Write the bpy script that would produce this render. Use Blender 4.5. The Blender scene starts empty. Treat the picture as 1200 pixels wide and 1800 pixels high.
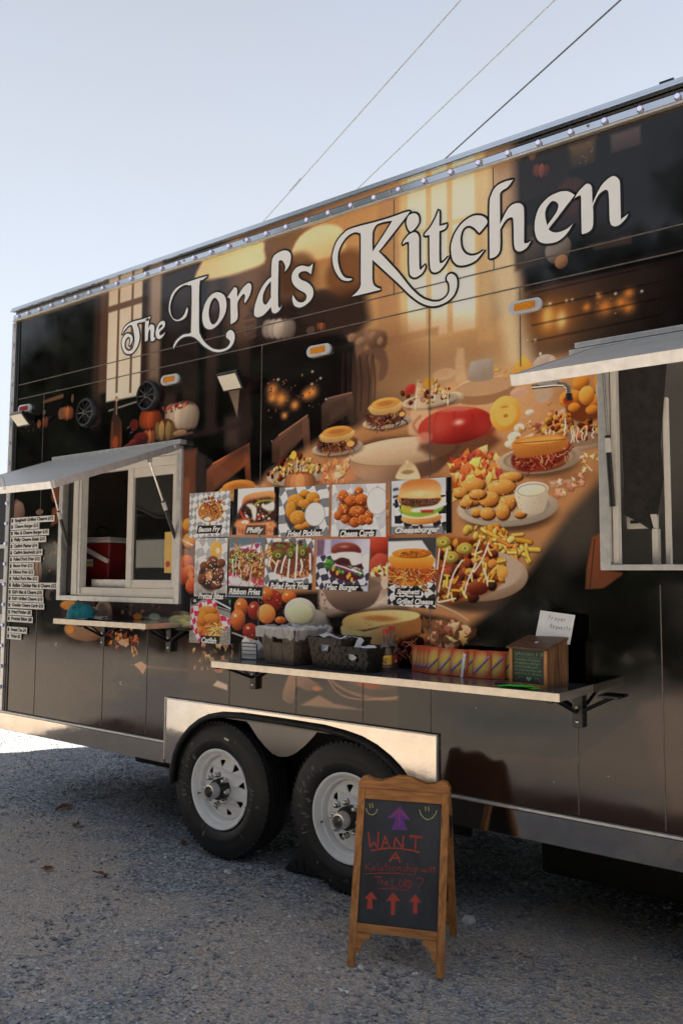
import bpy, bmesh, math, random
import numpy as np
from mathutils import Vector, Matrix, Euler

# ---------------------------------------------------------------- camera, sky, sun, exposure
SC = bpy.context.scene
COL = SC.collection
R = math.radians
cam_d = bpy.data.cameras.new('camera'); cam = bpy.data.objects.new('camera', cam_d); COL.objects.link(cam)
cam_d.sensor_fit = 'VERTICAL'; cam_d.sensor_height = 36.0; cam_d.lens = 29.26
cam_d.clip_start = 0.05; cam_d.clip_end = 2000
cam.location = (0, -3.5042, 1.6251)
YAW, PITCH, ROLL = R(37.5626), R(4.466), R(0.3234)
cam.rotation_mode = 'QUATERNION'
cam.rotation_quaternion = (Matrix.Rotation(YAW, 3, 'Z') @ Matrix.Rotation(math.pi/2 + PITCH, 3, 'X') @ Matrix.Rotation(ROLL, 3, 'Z')).to_quaternion()
cam_d.dof.use_dof = True; cam_d.dof.focus_distance = 4.0; cam_d.dof.aperture_fstop = 6.3
SC.camera = cam

SUN = Vector((2.0, 2.6, 3.7)).normalized()
EL, AZ = math.asin(SUN.z), math.atan2(SUN.x, SUN.y)
world = bpy.data.worlds.new('World'); SC.world = world; world.use_nodes = True
wn, wl = world.node_tree.nodes, world.node_tree.links
bg = wn['Background']; bg.inputs['Strength'].default_value = 0.05
sky = wn.new('ShaderNodeTexSky'); sky.sky_type = 'NISHITA'; sky.sun_disc = False
sky.sun_elevation = EL; sky.sun_rotation = AZ; sky.altitude = 50; sky.air_density = 1.0; sky.dust_density = .8; sky.ozone_density = 1.0
tc = wn.new('ShaderNodeTexCoord'); mp = wn.new('ShaderNodeMapping'); mp.inputs['Scale'].default_value = (1.0, 1.0, 2.2)
nz = wn.new('ShaderNodeTexNoise'); nz.inputs['Scale'].default_value = 1.3; nz.inputs['Detail'].default_value = 5; nz.inputs['Roughness'].default_value = .5
rp = wn.new('ShaderNodeMapRange'); rp.inputs['From Min'].default_value = .30; rp.inputs['From Max'].default_value = .70; rp.inputs['To Min'].default_value = .86; rp.inputs['To Max'].default_value = 1.0
mx = wn.new('ShaderNodeMix'); mx.data_type = 'RGBA'; mx.inputs['B'].default_value = (2.08, 2.15, 2.24, 1)
wl.new(tc.outputs['Generated'], mp.inputs['Vector']); wl.new(mp.outputs['Vector'], nz.inputs['Vector']); wl.new(nz.outputs['Fac'], rp.inputs['Value'])
sx = wn.new('ShaderNodeSeparateXYZ'); hz = wn.new('ShaderNodeMapRange'); hz.inputs['From Min'].default_value = .28; hz.inputs['From Max'].default_value = .80; hz.inputs['To Min'].default_value = 0.0; hz.inputs['To Max'].default_value = 1.0
vn = wn.new('ShaderNodeVectorMath'); vn.operation = 'NORMALIZE'; wl.new(tc.outputs['Generated'], vn.inputs[0]); wl.new(vn.outputs[0], sx.inputs[0]); wl.new(sx.outputs['Z'], hz.inputs['Value'])
mh = wn.new('ShaderNodeMix'); mh.data_type = 'RGBA'; mh.inputs['A'].default_value = (1.92, 1.99, 2.08, 1); mh.inputs['B'].default_value = (.98, 1.08, 1.28, 1); wl.new(hz.outputs['Result'], mh.inputs['Factor']); wl.new(mh.outputs['Result'], mx.inputs['B']); wl.new(rp.outputs['Result'], mx.inputs['Factor']); wl.new(sky.outputs['Color'], mx.inputs['A']); wl.new(mx.outputs['Result'], bg.inputs['Color'])

sun_d = bpy.data.lights.new('sun', 'SUN'); sun_d.energy = 2.25; sun_d.angle = R(.55); sun_d.color = (1.0, .91, .77)
sun = bpy.data.objects.new('sun', sun_d); COL.objects.link(sun); sun.rotation_mode = 'QUATERNION'
sun.rotation_quaternion = SUN.to_track_quat('Z', 'Y'); sun.location = (10, 13, 18.5)

SC.render.engine = 'CYCLES'
vs = SC.view_settings; vs.view_transform = 'Standard'; vs.look = 'None'; vs.exposure = 3.12; vs.gamma = 1.0; vs.use_curve_mapping = False
SC.cycles.use_denoising = True; SC.cycles.max_bounces = 8; SC.cycles.transparent_max_bounces = 12

# ---------------------------------------------------------------- helpers
rnd = random.Random(7)
def lin(c):
    c = np.asarray(c, float)
    return np.where(c <= .04045, c/12.92, ((np.maximum(c, 0)+.055)/1.055)**2.4)
def unlin(c):
    c = np.clip(c, 0, 1)
    return np.where(c <= .0031308, c*12.92, 1.055*c**(1/2.4)-.055)

def mat(name, col, rough=.5, metal=0.0, vary=.12, scale=18, bump=0.0, bscale=60, spec=.5, emit=None, estr=0, stretch=(1,1,1), col2=None, ior=1.5):
    m = bpy.data.materials.new(name); m.use_nodes = True
    n, l = m.node_tree.nodes, m.node_tree.links
    b = n['Principled BSDF']
    b.inputs['Roughness'].default_value = rough; b.inputs['Metallic'].default_value = metal
    b.inputs['Specular IOR Level'].default_value = spec; b.inputs['IOR'].default_value = ior
    t = n.new('ShaderNodeTexCoord'); mpg = n.new('ShaderNodeMapping'); mpg.inputs['Scale'].default_value = stretch
    l.new(t.outputs['Object'], mpg.inputs['Vector'])
    z = n.new('ShaderNodeTexNoise'); z.inputs['Scale'].default_value = scale; z.inputs['Detail'].default_value = 6; z.inputs['Roughness'].default_value = .6
    l.new(mpg.outputs['Vector'], z.inputs['Vector'])
    cr = n.new('ShaderNodeValToRGB')
    c2 = col2 if col2 else tuple(k*(1-2*vary) for k in col)
    c1 = col if col2 else tuple(min(1, k*(1+vary)) for k in col)
    cr.color_ramp.elements[0].position = .32; cr.color_ramp.elements[0].color = (*c2, 1)
    cr.color_ramp.elements[1].position = .68; cr.color_ramp.elements[1].color = (*c1, 1)
    l.new(z.outputs['Fac'], cr.inputs['Fac']); l.new(cr.outputs['Color'], b.inputs['Base Color'])
    if bump:
        z2 = n.new('ShaderNodeTexNoise'); z2.inputs['Scale'].default_value = bscale; z2.inputs['Detail'].default_value = 5
        l.new(mpg.outputs['Vector'], z2.inputs['Vector'])
        bp = n.new('ShaderNodeBump'); bp.inputs['Strength'].default_value = bump; bp.inputs['Distance'].default_value = .01
        l.new(z2.outputs['Fac'], bp.inputs['Height']); l.new(bp.outputs['Normal'], b.inputs['Normal'])
    if emit:
        b.inputs['Emission Color'].default_value = (*emit, 1); b.inputs['Emission Strength'].default_value = estr
    return m

def tone(v, gain, lift):
    y = v @ np.array([.3, .6, .1]); return unlin(np.clip(v*(gain*np.clip((y-lift*.7)/(y+1e-4), .04, 1))[..., None], .0012, .9))
class MB:
    def __init__(s): s.v, s.f = [], []
    def add(s, v, f):
        k = len(s.v); s.v += [tuple(map(float, p)) for p in v]; s.f += [tuple(i+k for i in q) for q in f]; return s
    def box(s, x0, y0, z0, x1, y1, z1, M=None):
        x0, x1 = min(x0, x1), max(x0, x1); y0, y1 = min(y0, y1), max(y0, y1); z0, z1 = min(z0, z1), max(z0, z1)
        v = [(x0,y0,z0),(x1,y0,z0),(x1,y1,z0),(x0,y1,z0),(x0,y0,z1),(x1,y0,z1),(x1,y1,z1),(x0,y1,z1)]
        if M is not None: v = [M @ Vector(p) for p in v]
        return s.add(v, [(3,2,1,0),(4,5,6,7),(0,1,5,4),(1,2,6,5),(2,3,7,6),(3,0,4,7)])
    def hexa(s, v): return s.add(v, [(3,2,1,0),(4,5,6,7),(0,1,5,4),(1,2,6,5),(2,3,7,6),(3,0,4,7)])
    def tube(s, pts, r, n=8, cap=True):
        pts = [Vector(p) for p in pts]; rs = r if isinstance(r, (list, tuple)) else [r]*len(pts)
        v, f = [], []; up = None
        for i, p in enumerate(pts):
            d = (pts[min(i+1, len(pts)-1)] - pts[max(i-1, 0)]).normalized()
            a = d.cross(Vector((0,0,1)) if up is None else up)
            if a.length < 1e-3: a = d.cross(Vector((1,0,0)))
            if up is not None: a = up - d*up.dot(d)
            a.normalize(); up = a; b = d.cross(a)
            for k in range(n):
                t = 2*math.pi*k/n; v.append(p + rs[i]*(math.cos(t)*a + math.sin(t)*b))
        for i in range(len(pts)-1):
            for k in range(n):
                f.append((i*n+k, i*n+(k+1)%n, (i+1)*n+(k+1)%n, (i+1)*n+k))
        if cap: f.append(tuple(reversed(range(n)))); f.append(tuple((len(pts)-1)*n+k for k in range(n)))
        return s.add(v, f)
    def lathe(s, prof, M=None, n=32, axis='z'):
        v, f = [], []
        for r, h in prof:
            for k in range(n):
                t = 2*math.pi*k/n; p = (r*math.cos(t), r*math.sin(t), h)
                if axis == 'y': p = (p[0], -p[2], p[1])
                v.append(M @ Vector(p) if M is not None else p)
        for i in range(len(prof)-1):
            for k in range(n): f.append((i*n+k, i*n+(k+1)%n, (i+1)*n+(k+1)%n, (i+1)*n+k))
        return s.add(v, f)
    def prism(s, poly, y0, y1, M=None):
        """polygon in x,z (counter-clockwise seen from -y) pushed from y0 (front) to y1"""
        n = len(poly); v = [(x, y0, z) for x, z in poly] + [(x, y1, z) for x, z in poly]
        if M is not None: v = [M @ Vector(p) for p in v]
        return s.add(v, [tuple(range(n)), tuple(reversed(range(n, 2*n)))] + [((i+1) % n, i, n+i, n+(i+1) % n) for i in range(n)])
    def mesh(s, name, m, smooth=None, bevel=0, seg=2):
        me = bpy.data.meshes.new(name); me.from_pydata(s.v, [], s.f); me.materials.append(m); me.validate()
        if bevel:
            bm = bmesh.new(); bm.from_mesh(me)
            bmesh.ops.bevel(bm, geom=[e for e in bm.edges if len(e.link_faces) == 2 and e.calc_face_angle(0) > R(25)], offset=bevel, segments=seg, affect='EDGES', profile=.6, clamp_overlap=True)
            bm.to_mesh(me); bm.free()
        if smooth: shade(me, smooth)
        return me
    def build(s, name, m, parent=None, smooth=None, bevel=0, loc=None, rot=None):
        return link(name, s.mesh(name, m, smooth, bevel), parent, loc, rot)
def shade(me, ang=40):
    me.polygons.foreach_set('use_smooth', [True]*len(me.polygons))
    bm = bmesh.new(); bm.from_mesh(me); bm.normal_update()
    for e in bm.edges: e.smooth = not (len(e.link_faces) == 2 and e.calc_face_angle(0) > R(ang))
    bm.to_mesh(me); bm.free()
WORLDP = {}
def link(name, me, parent=None, loc=None, rot=None):
    o = bpy.data.objects.new(name, me); COL.objects.link(o)
    if parent is not None:
        o.parent = parent
        if parent.name in WORLDP: o.matrix_parent_inverse = WORLDP[parent.name]
    if loc is not None: o.location = loc
    if rot is not None: o.rotation_euler = rot
    return o
def tag(o, label=None, cat=None, group=None, kind=None):
    if label: o['label'] = label
    if cat: o['category'] = cat
    if group: o['group'] = group
    if kind: o['kind'] = kind
    return o
def thing(name, label, cat, loc=(0,0,0), rot=(0,0,0), group=None, local=True):
    """an Empty at the base of a thing; children are given in its own frame (local) or in world metres"""
    o = bpy.data.objects.new(name, None); COL.objects.link(o); o.location = loc; o.rotation_euler = rot
    o.empty_display_size = .1
    if not local: WORLDP[o.name] = (Matrix.Translation(loc) @ Euler(rot).to_matrix().to_4x4()).inverted()
    return tag(o, label, cat, group)
def copy_tree(o, parent=None):
    c = o.copy(); COL.objects.link(c)
    if parent is not None: c.parent = parent
    for ch in list(o.children): copy_tree(ch, c)
    return c
def curve_mesh(contours, extrude=0, offset=0):
    cu = bpy.data.curves.new('shape', 'CURVE'); cu.dimensions = '2D'; cu.fill_mode = 'BOTH'; cu.extrude = extrude; cu.offset = offset
    for c in contours:
        sp = cu.splines.new('POLY'); sp.points.add(len(c)-1); sp.use_cyclic_u = True
        sp.points.foreach_set('co', [k for p in c for k in (p[0], p[1], 0, 1)])
    return to_mesh(cu)
def to_mesh(cu):
    o = bpy.data.objects.new('tmp', cu); COL.objects.link(o)
    dg = bpy.context.evaluated_depsgraph_get()
    me = bpy.data.meshes.new_from_object(o.evaluated_get(dg)); bpy.data.objects.remove(o); bpy.data.curves.remove(cu)
    return me
def stand(me, y):
    """x,y of a flat shape -> wall x,z; its face looks to -y"""
    n = len(me.vertices); a = np.empty(n*3); me.vertices.foreach_get('co', a); a = a.reshape(-1, 3)
    a = np.stack([a[:, 0], y - a[:, 2], a[:, 1]], 1); me.vertices.foreach_set('co', a.ravel()); me.update(); return me
def fill_shape(name, contours, y, m, parent=None, extrude=0, offset=0):
    me = stand(curve_mesh(contours, extrude, offset), y); me.name = name; me.materials.clear(); me.materials.append(m)
    return link(name, me, parent)
def text_mesh(txt, bold=0, shear=0):
    cu = bpy.data.curves.new('text', 'FONT'); cu.body = txt; cu.size = 1; cu.offset = bold; cu.shear = shear; cu.resolution_u = 3
    return to_mesh(cu)
def fit_text(name, txt, p0, p1, y, m, parent, bold=.012, shear=0, slope=0):
    """text whose box runs from p0 (lower left) to p1 (upper right) on the wall"""
    me = text_mesh(txt, bold, shear); n = len(me.vertices); a = np.empty(n*3); me.vertices.foreach_get('co', a); a = a.reshape(-1, 3)
    lo, hi = a.min(0), a.max(0)
    X = p0[0] + (a[:, 0]-lo[0])/(hi[0]-lo[0])*(p1[0]-p0[0]); Z = p0[1] + (a[:, 1]-lo[1])/(hi[1]-lo[1])*(p1[1]-p0[1]) + (X-p0[0])*slope
    me.vertices.foreach_set('co', np.stack([X, np.full(n, y), Z], 1).ravel()); me.update(); me.name = name
    me.materials.clear(); me.materials.append(m)
    return link(name, me, parent)

# a single-stroke hand for chalk and pencil
HAND = {'a':[[(.8,.6),(.4,.65),(.1,.35),(.3,0),(.7,.15),(.8,.6),(.85,0)]],'b':[[(.1,1.1),(.1,0),(.6,.05),(.8,.35),(.5,.6),(.1,.45)]],
'c':[[(.8,.5),(.4,.62),(.1,.3),(.4,0),(.8,.12)]],'d':[[(.8,1.1),(.8,0)],[(.8,.5),(.4,.6),(.1,.3),(.4,0),(.8,.15)]],
'e':[[(.1,.32),(.75,.36),(.6,.6),(.3,.6),(.1,.3),(.35,0),(.8,.1)]],'f':[[(.8,1.05),(.5,1.1),(.4,.9),(.4,0)],[(.1,.55),(.75,.58)]],
'g':[[(.8,.55),(.4,.62),(.1,.35),(.4,.05),(.8,.2)],[(.8,.6),(.8,-.3),(.4,-.45),(.1,-.3)]],'h':[[(.1,1.1),(.1,0)],[(.1,.4),(.5,.62),(.75,.45),(.78,0)]],
'i':[[(.4,.6),(.4,0)],[(.4,.85),(.42,.92)]],'l':[[(.4,1.1),(.4,0)]],'n':[[(.1,.6),(.1,0)],[(.1,.4),(.5,.62),(.75,.45),(.78,0)]],
'o':[[(.45,.6),(.12,.4),(.2,.05),(.6,.02),(.8,.35),(.45,.6)]],'p':[[(.1,.6),(.1,-.4)],[(.1,.45),(.5,.62),(.8,.35),(.5,.02),(.1,.12)]],
'q':[[(.8,.6),(.8,-.4)],[(.8,.5),(.4,.6),(.1,.3),(.4,0),(.8,.15)]],'r':[[(.15,.6),(.15,0)],[(.15,.4),(.45,.6),(.75,.55)]],
's':[[(.75,.52),(.4,.62),(.2,.45),(.65,.22),(.5,0),(.1,.08)]],'t':[[(.4,1.0),(.4,.1),(.65,0)],[(.1,.65),(.75,.68)]],
'u':[[(.1,.6),(.15,.1),(.45,0),(.75,.2)],[(.78,.6),(.8,0)]],'v':[[(.1,.6),(.4,0),(.8,.6)]],'w':[[(.05,.6),(.25,0),(.45,.5),(.65,0),(.9,.6)]],
'y':[[(.1,.6),(.4,.1)],[(.8,.6),(.2,-.45)]],'A':[[(0,0),(.45,1),(.9,0)],[(.15,.38),(.75,.38)]],'W':[[(0,1),(.22,0),(.45,.7),(.68,0),(.95,1)]],
'N':[[(.1,0),(.1,1),(.8,0),(.8,1)]],'T':[[(0,1),(.9,1)],[(.45,1),(.42,0)]],'R':[[(.1,0),(.1,1)],[(.1,1),(.7,.9),(.7,.6),(.1,.5),(.85,0)]],
'L':[[(.15,1),(.15,0),(.8,0)]],'O':[[(.45,1),(.08,.6),(.15,.12),(.55,0),(.85,.45),(.7,.9),(.45,1)]],'D':[[(.12,1),(.12,0)],[(0,1),(.6,.9),(.85,.5),(.6,.08),(0,0)]],
'P':[[(.12,0),(.12,1),(.7,.9),(.75,.6),(.12,.48)]],'E':[[(.8,1),(.1,1),(.1,0),(.8,0)],[(.1,.52),(.65,.52)]],'Y':[[(.1,1),(.45,.5),(.8,1)],[(.45,.5),(.45,0)]],
'S':[[(.8,.85),(.4,1),(.15,.75),(.7,.4),(.6,.05),(.1,.1)]],'U':[[(.1,1),(.15,.2),(.45,0),(.75,.2),(.8,1)]],
'6':[[(.7,1),(.2,.5),(.2,.1),(.6,0),(.75,.3),(.5,.5),(.2,.3)]],'1':[[(.4,1),(.4,0)]],'8':[[(.45,.5),(.15,.75),(.45,1),(.75,.75),(.45,.5),(.1,.25),(.45,0),(.8,.25),(.45,.5)]],
':':[[(.4,.15),(.42,.2)],[(.4,.6),(.42,.65)]],'?':[[(.1,.8),(.4,1.1),(.75,.8),(.45,.45),(.42,.3)],[(.42,.08),(.44,.02)]],"'":[[(.4,1.1),(.35,.85)]]}
def ribbon(mb, pts, wd, y, jit=0):
    """flat chalk stroke in the x,z plane at depth y"""
    P = [np.array(p, float) for p in pts]
    if len(P) < 2: return
    N = []
    for i in range(len(P)):
        d = P[min(i+1, len(P)-1)] - P[max(i-1, 0)]; d = d/(np.linalg.norm(d)+1e-9); N.append(np.array([-d[1], d[0]]))
    v = []
    for p, n in zip(P, N):
        w2 = wd*.5*(1+rnd.uniform(-jit, jit)); v += [(p[0]+n[0]*w2, y, p[1]+n[1]*w2), (p[0]-n[0]*w2, y, p[1]-n[1]*w2)]
    mb.add(v, [(2*i+1, 2*i+3, 2*i+2, 2*i) for i in range(len(P)-1)])
def hand_text(mb, txt, x, z, h, wd, y, adv=.62, jit=.03, slope=0):
    for ch in txt:
        if ch in HAND:
            for st in HAND[ch]:
                q = [(x + (px+rnd.uniform(-jit, jit))*h*adv*.92, z + (pz+rnd.uniform(-jit, jit))*h + slope*px*h) for px, pz in st]
                q2 = []
                for a, b in zip(q[:-1], q[1:]): q2 += [a, ((a[0]+b[0])/2+rnd.uniform(-jit, jit)*h*.3, (a[1]+b[1])/2+rnd.uniform(-jit, jit)*h*.3)]
                ribbon(mb, q2+[q[-1]], wd, y, .3)
        x += h*adv*(.6 if ch in "il1:' " else 1.0) * 1.12
    return x

# ---------------------------------------------------------------- printed graphics: a small painter that fills an image with flat print
class Canvas:
    def __init__(s, x0, z0, x1, z1, ppm, base=(30,25,29)):
        s.x0, s.z0, s.ppm = x0, z0, ppm; s.W, s.H = int((x1-x0)*ppm), int((z1-z0)*ppm); s.x1, s.z1 = x0+s.W/ppm, z0+s.H/ppm
        s.a = np.empty((s.H, s.W, 3), np.float32); s.a[:] = np.array(base)/255
    def win(s, xa, za, xb, zb):
        i0, i1 = max(0, int((xa-s.x0)*s.ppm)), min(s.W, int((xb-s.x0)*s.ppm)+2); j0, j1 = max(0, int((za-s.z0)*s.ppm)), min(s.H, int((zb-s.z0)*s.ppm)+2)
        if i1 <= i0 or j1 <= j0: return None
        X = (s.x0+(np.arange(i0, i1, dtype=np.float32)+.5)/s.ppm)[None, :]; Z = (s.z0+(np.arange(j0, j1, dtype=np.float32)+.5)/s.ppm)[:, None]
        return s.a[j0:j1, i0:i1], X, Z
    def mix(s, v, al, col):
        v += al[..., None]*(np.asarray(col, np.float32)-v)
    @staticmethod
    def sm(t): t = np.clip(t, 0, 1); return t*t*(3-2*t)
    def poly(s, pts, col, soft, a=1, col2=None, p=None, q=None):
        P = np.array(pts); lo, hi = P.min(0)-soft, P.max(0)+soft; r = s.win(lo[0], lo[1], hi[0], hi[1])
        if r is None: return
        v, X, Z = r; d2 = np.full((Z.shape[0], X.shape[1]), 1e9, np.float32); ins = np.zeros(d2.shape, bool)
        for (ax, az), (bx, bz) in zip(P, np.roll(P, -1, 0)):
            ex, ez = bx-ax, bz-az; L = ex*ex+ez*ez+1e-12; t = np.clip(((X-ax)*ex+(Z-az)*ez)/L, 0, 1)
            d2 = np.minimum(d2, (X-ax-t*ex)**2+(Z-az-t*ez)**2)
            if az != bz: ins ^= ((az > Z) != (bz > Z)) & (X < (bx-ax)*(Z-az)/(bz-az)+ax)
        sd = np.where(ins, -np.sqrt(d2), np.sqrt(d2)); soft = max(soft, 1.2/s.ppm)
        al = s.sm(.5-sd/(2*soft))*a
        c = np.array(col)/255
        if col2 is not None:
            t = s.sm(((X-p[0])*(q[0]-p[0])+(Z-p[1])*(q[1]-p[1]))/((q[0]-p[0])**2+(q[1]-p[1])**2+1e-9))[..., None]
            c = c+(np.array(col2)/255-c)*t
        s.mix(v, al, c)
    def ell(s, c, rx, rz, rot, col, soft, hi=None, sh=None, a=1):
        m = max(rx, rz)*1.05; r = s.win(c[0]-m, c[1]-m, c[0]+m, c[1]+m)
        if r is None: return
        v, X, Z = r; x, z = X-c[0], Z-c[1]; cs, sn = math.cos(rot), math.sin(rot)
        ux, uz = (x*cs+z*sn)/rx, (-x*sn+z*cs)/rz; rr = np.sqrt(ux*ux+uz*uz)
        al = s.sm((1-rr)/max(soft, 1.5/(s.ppm*min(rx, rz))))*a; k = np.array(col)/255
        if hi is not None or sh is not None:
            wx, wz = ux*cs-uz*sn, ux*sn+uz*cs; t = np.clip((-.45*wx+.75*wz)*.9, -1, 1)[..., None]; kk = np.broadcast_to(k, t.shape[:2]+(3,)).copy()
            if hi is not None: kk += (np.array(hi)/255-k)*np.clip(t, 0, 1)
            if sh is not None: kk += (np.array(sh)/255-k)*np.clip(-t*1.1+.25*(rr**3)[..., None], 0, 1)
            k = kk
        s.mix(v, al, k)
    def glow(s, c, rx, rz, col, a):
        r = s.win(c[0]-2.4*rx, c[1]-2.4*rz, c[0]+2.4*rx, c[1]+2.4*rz)
        if r is None: return
        v, X, Z = r; s.mix(v, np.exp(-((X-c[0])/rx)**2-((Z-c[1])/rz)**2)*a, np.array(col)/255)
    def stroke(s, pts, wd, col, soft, a=1):
        P = np.array(pts); m = wd+soft; lo, hi = P.min(0)-m, P.max(0)+m; r = s.win(lo[0], lo[1], hi[0], hi[1])
        if r is None: return
        v, X, Z = r; d2 = np.full((Z.shape[0], X.shape[1]), 1e9, np.float32)
        for (ax, az), (bx, bz) in zip(P[:-1], P[1:]):
            ex, ez = bx-ax, bz-az; t = np.clip(((X-ax)*ex+(Z-az)*ez)/(ex*ex+ez*ez+1e-12), 0, 1); d2 = np.minimum(d2, (X-ax-t*ex)**2+(Z-az-t*ez)**2)
        soft = max(soft, 1.0/s.ppm); s.mix(v, s.sm(.5-(np.sqrt(d2)-wd/2)/(2*soft))*a, np.array(col)/255)
    def check(s, q, c1, c2, n, rot, a=1):
        P = np.array(q); lo, hi = P.min(0), P.max(0); r = s.win(lo[0], lo[1], hi[0], hi[1])
        if r is None: return
        v, X, Z = r; ins = np.zeros((Z.shape[0], X.shape[1]), bool)
        for (ax, az), (bx, bz) in zip(P, np.roll(P, -1, 0)):
            if az != bz: ins ^= ((az > Z) != (bz > Z)) & (X < (bx-ax)*(Z-az)/(bz-az)+ax)
        d = (hi-lo).max()/n/1.4; x, z = X-P[:, 0].mean(), Z-P[:, 1].mean()
        wob = .12*d*np.sin(7*x/d*.5+3*z/d*.4)
        u, w = (x*math.cos(rot)+z*math.sin(rot)+wob)/d, (-x*math.sin(rot)+z*math.cos(rot)-wob)/(d*.8)
        k = (np.floor(u)+np.floor(w)) % 2; s.mix(v, ins*a, np.array(c1)/255+(np.array(c2)/255-np.array(c1)/255)*k[..., None])
    def pile(s, kind, pts, cols, size, n, seed):
        r = random.Random(seed); P = np.array(pts); lo, hi = P.min(0), P.max(0); Q = []
        def inside(x, z):
            k = False
            for (ax, az), (bx, bz) in zip(P, np.roll(P, -1, 0)):
                if (az > z) != (bz > z) and x < (bx-ax)*(z-az)/(bz-az)+ax: k = not k
            return k
        g = 0
        while len(Q) < n and g < n*30:
            g += 1; x, z = r.uniform(lo[0], hi[0]), r.uniform(lo[1], hi[1])
            if inside(x, z): Q.append((z, x))
        for z, x in sorted(Q, reverse=True):
            c = tuple(max(0, min(255, k+r.uniform(-14, 14))) for k in r.choice(cols)); dk = tuple(k*.42 for k in c); lt = tuple(min(255, k*1.2+14) for k in c); q = size*r.uniform(.6, 1.25)
            if kind == 'blob':
                ro = r.uniform(-1.5, 1.5); e = r.uniform(.55, .9)
                s.ell((x+q*.06, z-q*.1), q*.62, q*.62*e, ro, dk, .25, a=.8); s.ell((x, z), q*.55, q*.55*e, ro, c, .18, lt, dk)
                for _ in range(4): s.ell((x+r.uniform(-.3,.3)*q, z+r.uniform(-.25,.25)*q), q*r.uniform(.05,.14), q*.06, r.uniform(0,3), r.choice((lt, dk, c)), .4, a=.6)
            elif kind == 'crumb': s.ell((x, z), q*.5, q*.4, r.uniform(-1.5, 1.5), c, .4)
            elif kind == 'fry':
                t = r.uniform(-2.6, .6); dx, dz = math.cos(t)*q*1.0, math.sin(t)*q*1.0; b = (x+dx*.5+r.uniform(-.1, .1)*q, z+dz*.5); e = [(x, z), b, (x+dx, z+dz)]
                s.stroke([(i+q*.05, j-q*.08) for i, j in e], q*.36, dk, q*.05, .8); s.stroke(e, q*.28, c, q*.04); s.stroke([(i-q*.04, j+q*.05) for i, j in e], q*.08, lt, q*.05, .8)
            elif kind == 'strand':
                t = r.uniform(0, 6.3); e = [(x, z)]
                for k in range(5): t += r.uniform(-.9, .9); e.append((e[-1][0]+math.cos(t)*q*.4, e[-1][1]+math.sin(t)*q*.4))
                s.stroke([(i+q*.03, j-q*.06) for i, j in e], q*.18, dk, q*.04, .7); s.stroke(e, q*.12, c, q*.03); s.stroke([(i, j+q*.03) for i, j in e[:4]], q*.035, lt, q*.03, .7)
            elif kind == 'leaf':
                t0 = r.uniform(0, 6.3); m = r.choice((3, 4, 5)); pl = []; sk = r.uniform(.3, 1.1)
                for k in range(2*m):
                    rr = q*(.7 if k % 2 == 0 else .42)*r.uniform(.5, 1.2); a_, b_ = rr*math.cos(k*math.pi/m), rr*sk*math.sin(k*math.pi/m); pl.append((x+a_*math.cos(t0)-b_*math.sin(t0), z+a_*math.sin(t0)+b_*math.cos(t0)))
                s.poly([(i+q*.08, j-q*.1) for i, j in pl], dk, q*.12, .6); s.poly(pl, c, q*.05, 1, lt, (x, z-q*.5), (x, z+q*.6))
            elif kind == 'drizzle':
                e = [(x, z)]; L = r.uniform(3.5, 7)*size
                for k in range(5): e.append((e[0][0]+r.uniform(-.6, .6)*size-k*.1*size, z-L*(k+1)/5))
                s.stroke(e, size*.5, c, size*.15)
    def run(s, ops):
        for o in ops:
            k = o[0]; {'p': s.poly, 'e': s.ell, 's': s.stroke, 'g': s.glow, 'k': s.pile, 'c': s.check}[k](*o[1:])
        return s
    def grain(s, amp, seed=3, cell=7):
        g = np.random.default_rng(seed); f = np.zeros((s.H, s.W), np.float32); am = 1.0
        for c in (1, 3, cell*6):
            h, w = s.H//c+2, s.W//c+2; z = g.standard_normal((h, w)).astype(np.float32)
            j, i = np.arange(s.H)/c, np.arange(s.W)/c; j0, i0 = j.astype(int), i.astype(int); fj, fi = (j-j0)[:, None], (i-i0)[None, :]
            f += am*((z[j0][:, i0]*(1-fj)+z[j0+1][:, i0]*fj)*(1-fi)+(z[j0][:, i0+1]*(1-fj)+z[j0+1][:, i0+1]*fj)*fi); am *= .7
        s.a *= (1+amp*f)[..., None]
        return s
    def image(s, name, gain=1.0, lift=0.0):
        im = bpy.data.images.new(name, s.W, s.H, alpha=False); px = np.ones((s.H, s.W, 4), np.float32)
        px[..., :3] = tone(lin(np.clip(s.a, 0, 1)), gain, lift); im.pixels.foreach_set(px.ravel()); im.update(); im.pack(); return im
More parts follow.
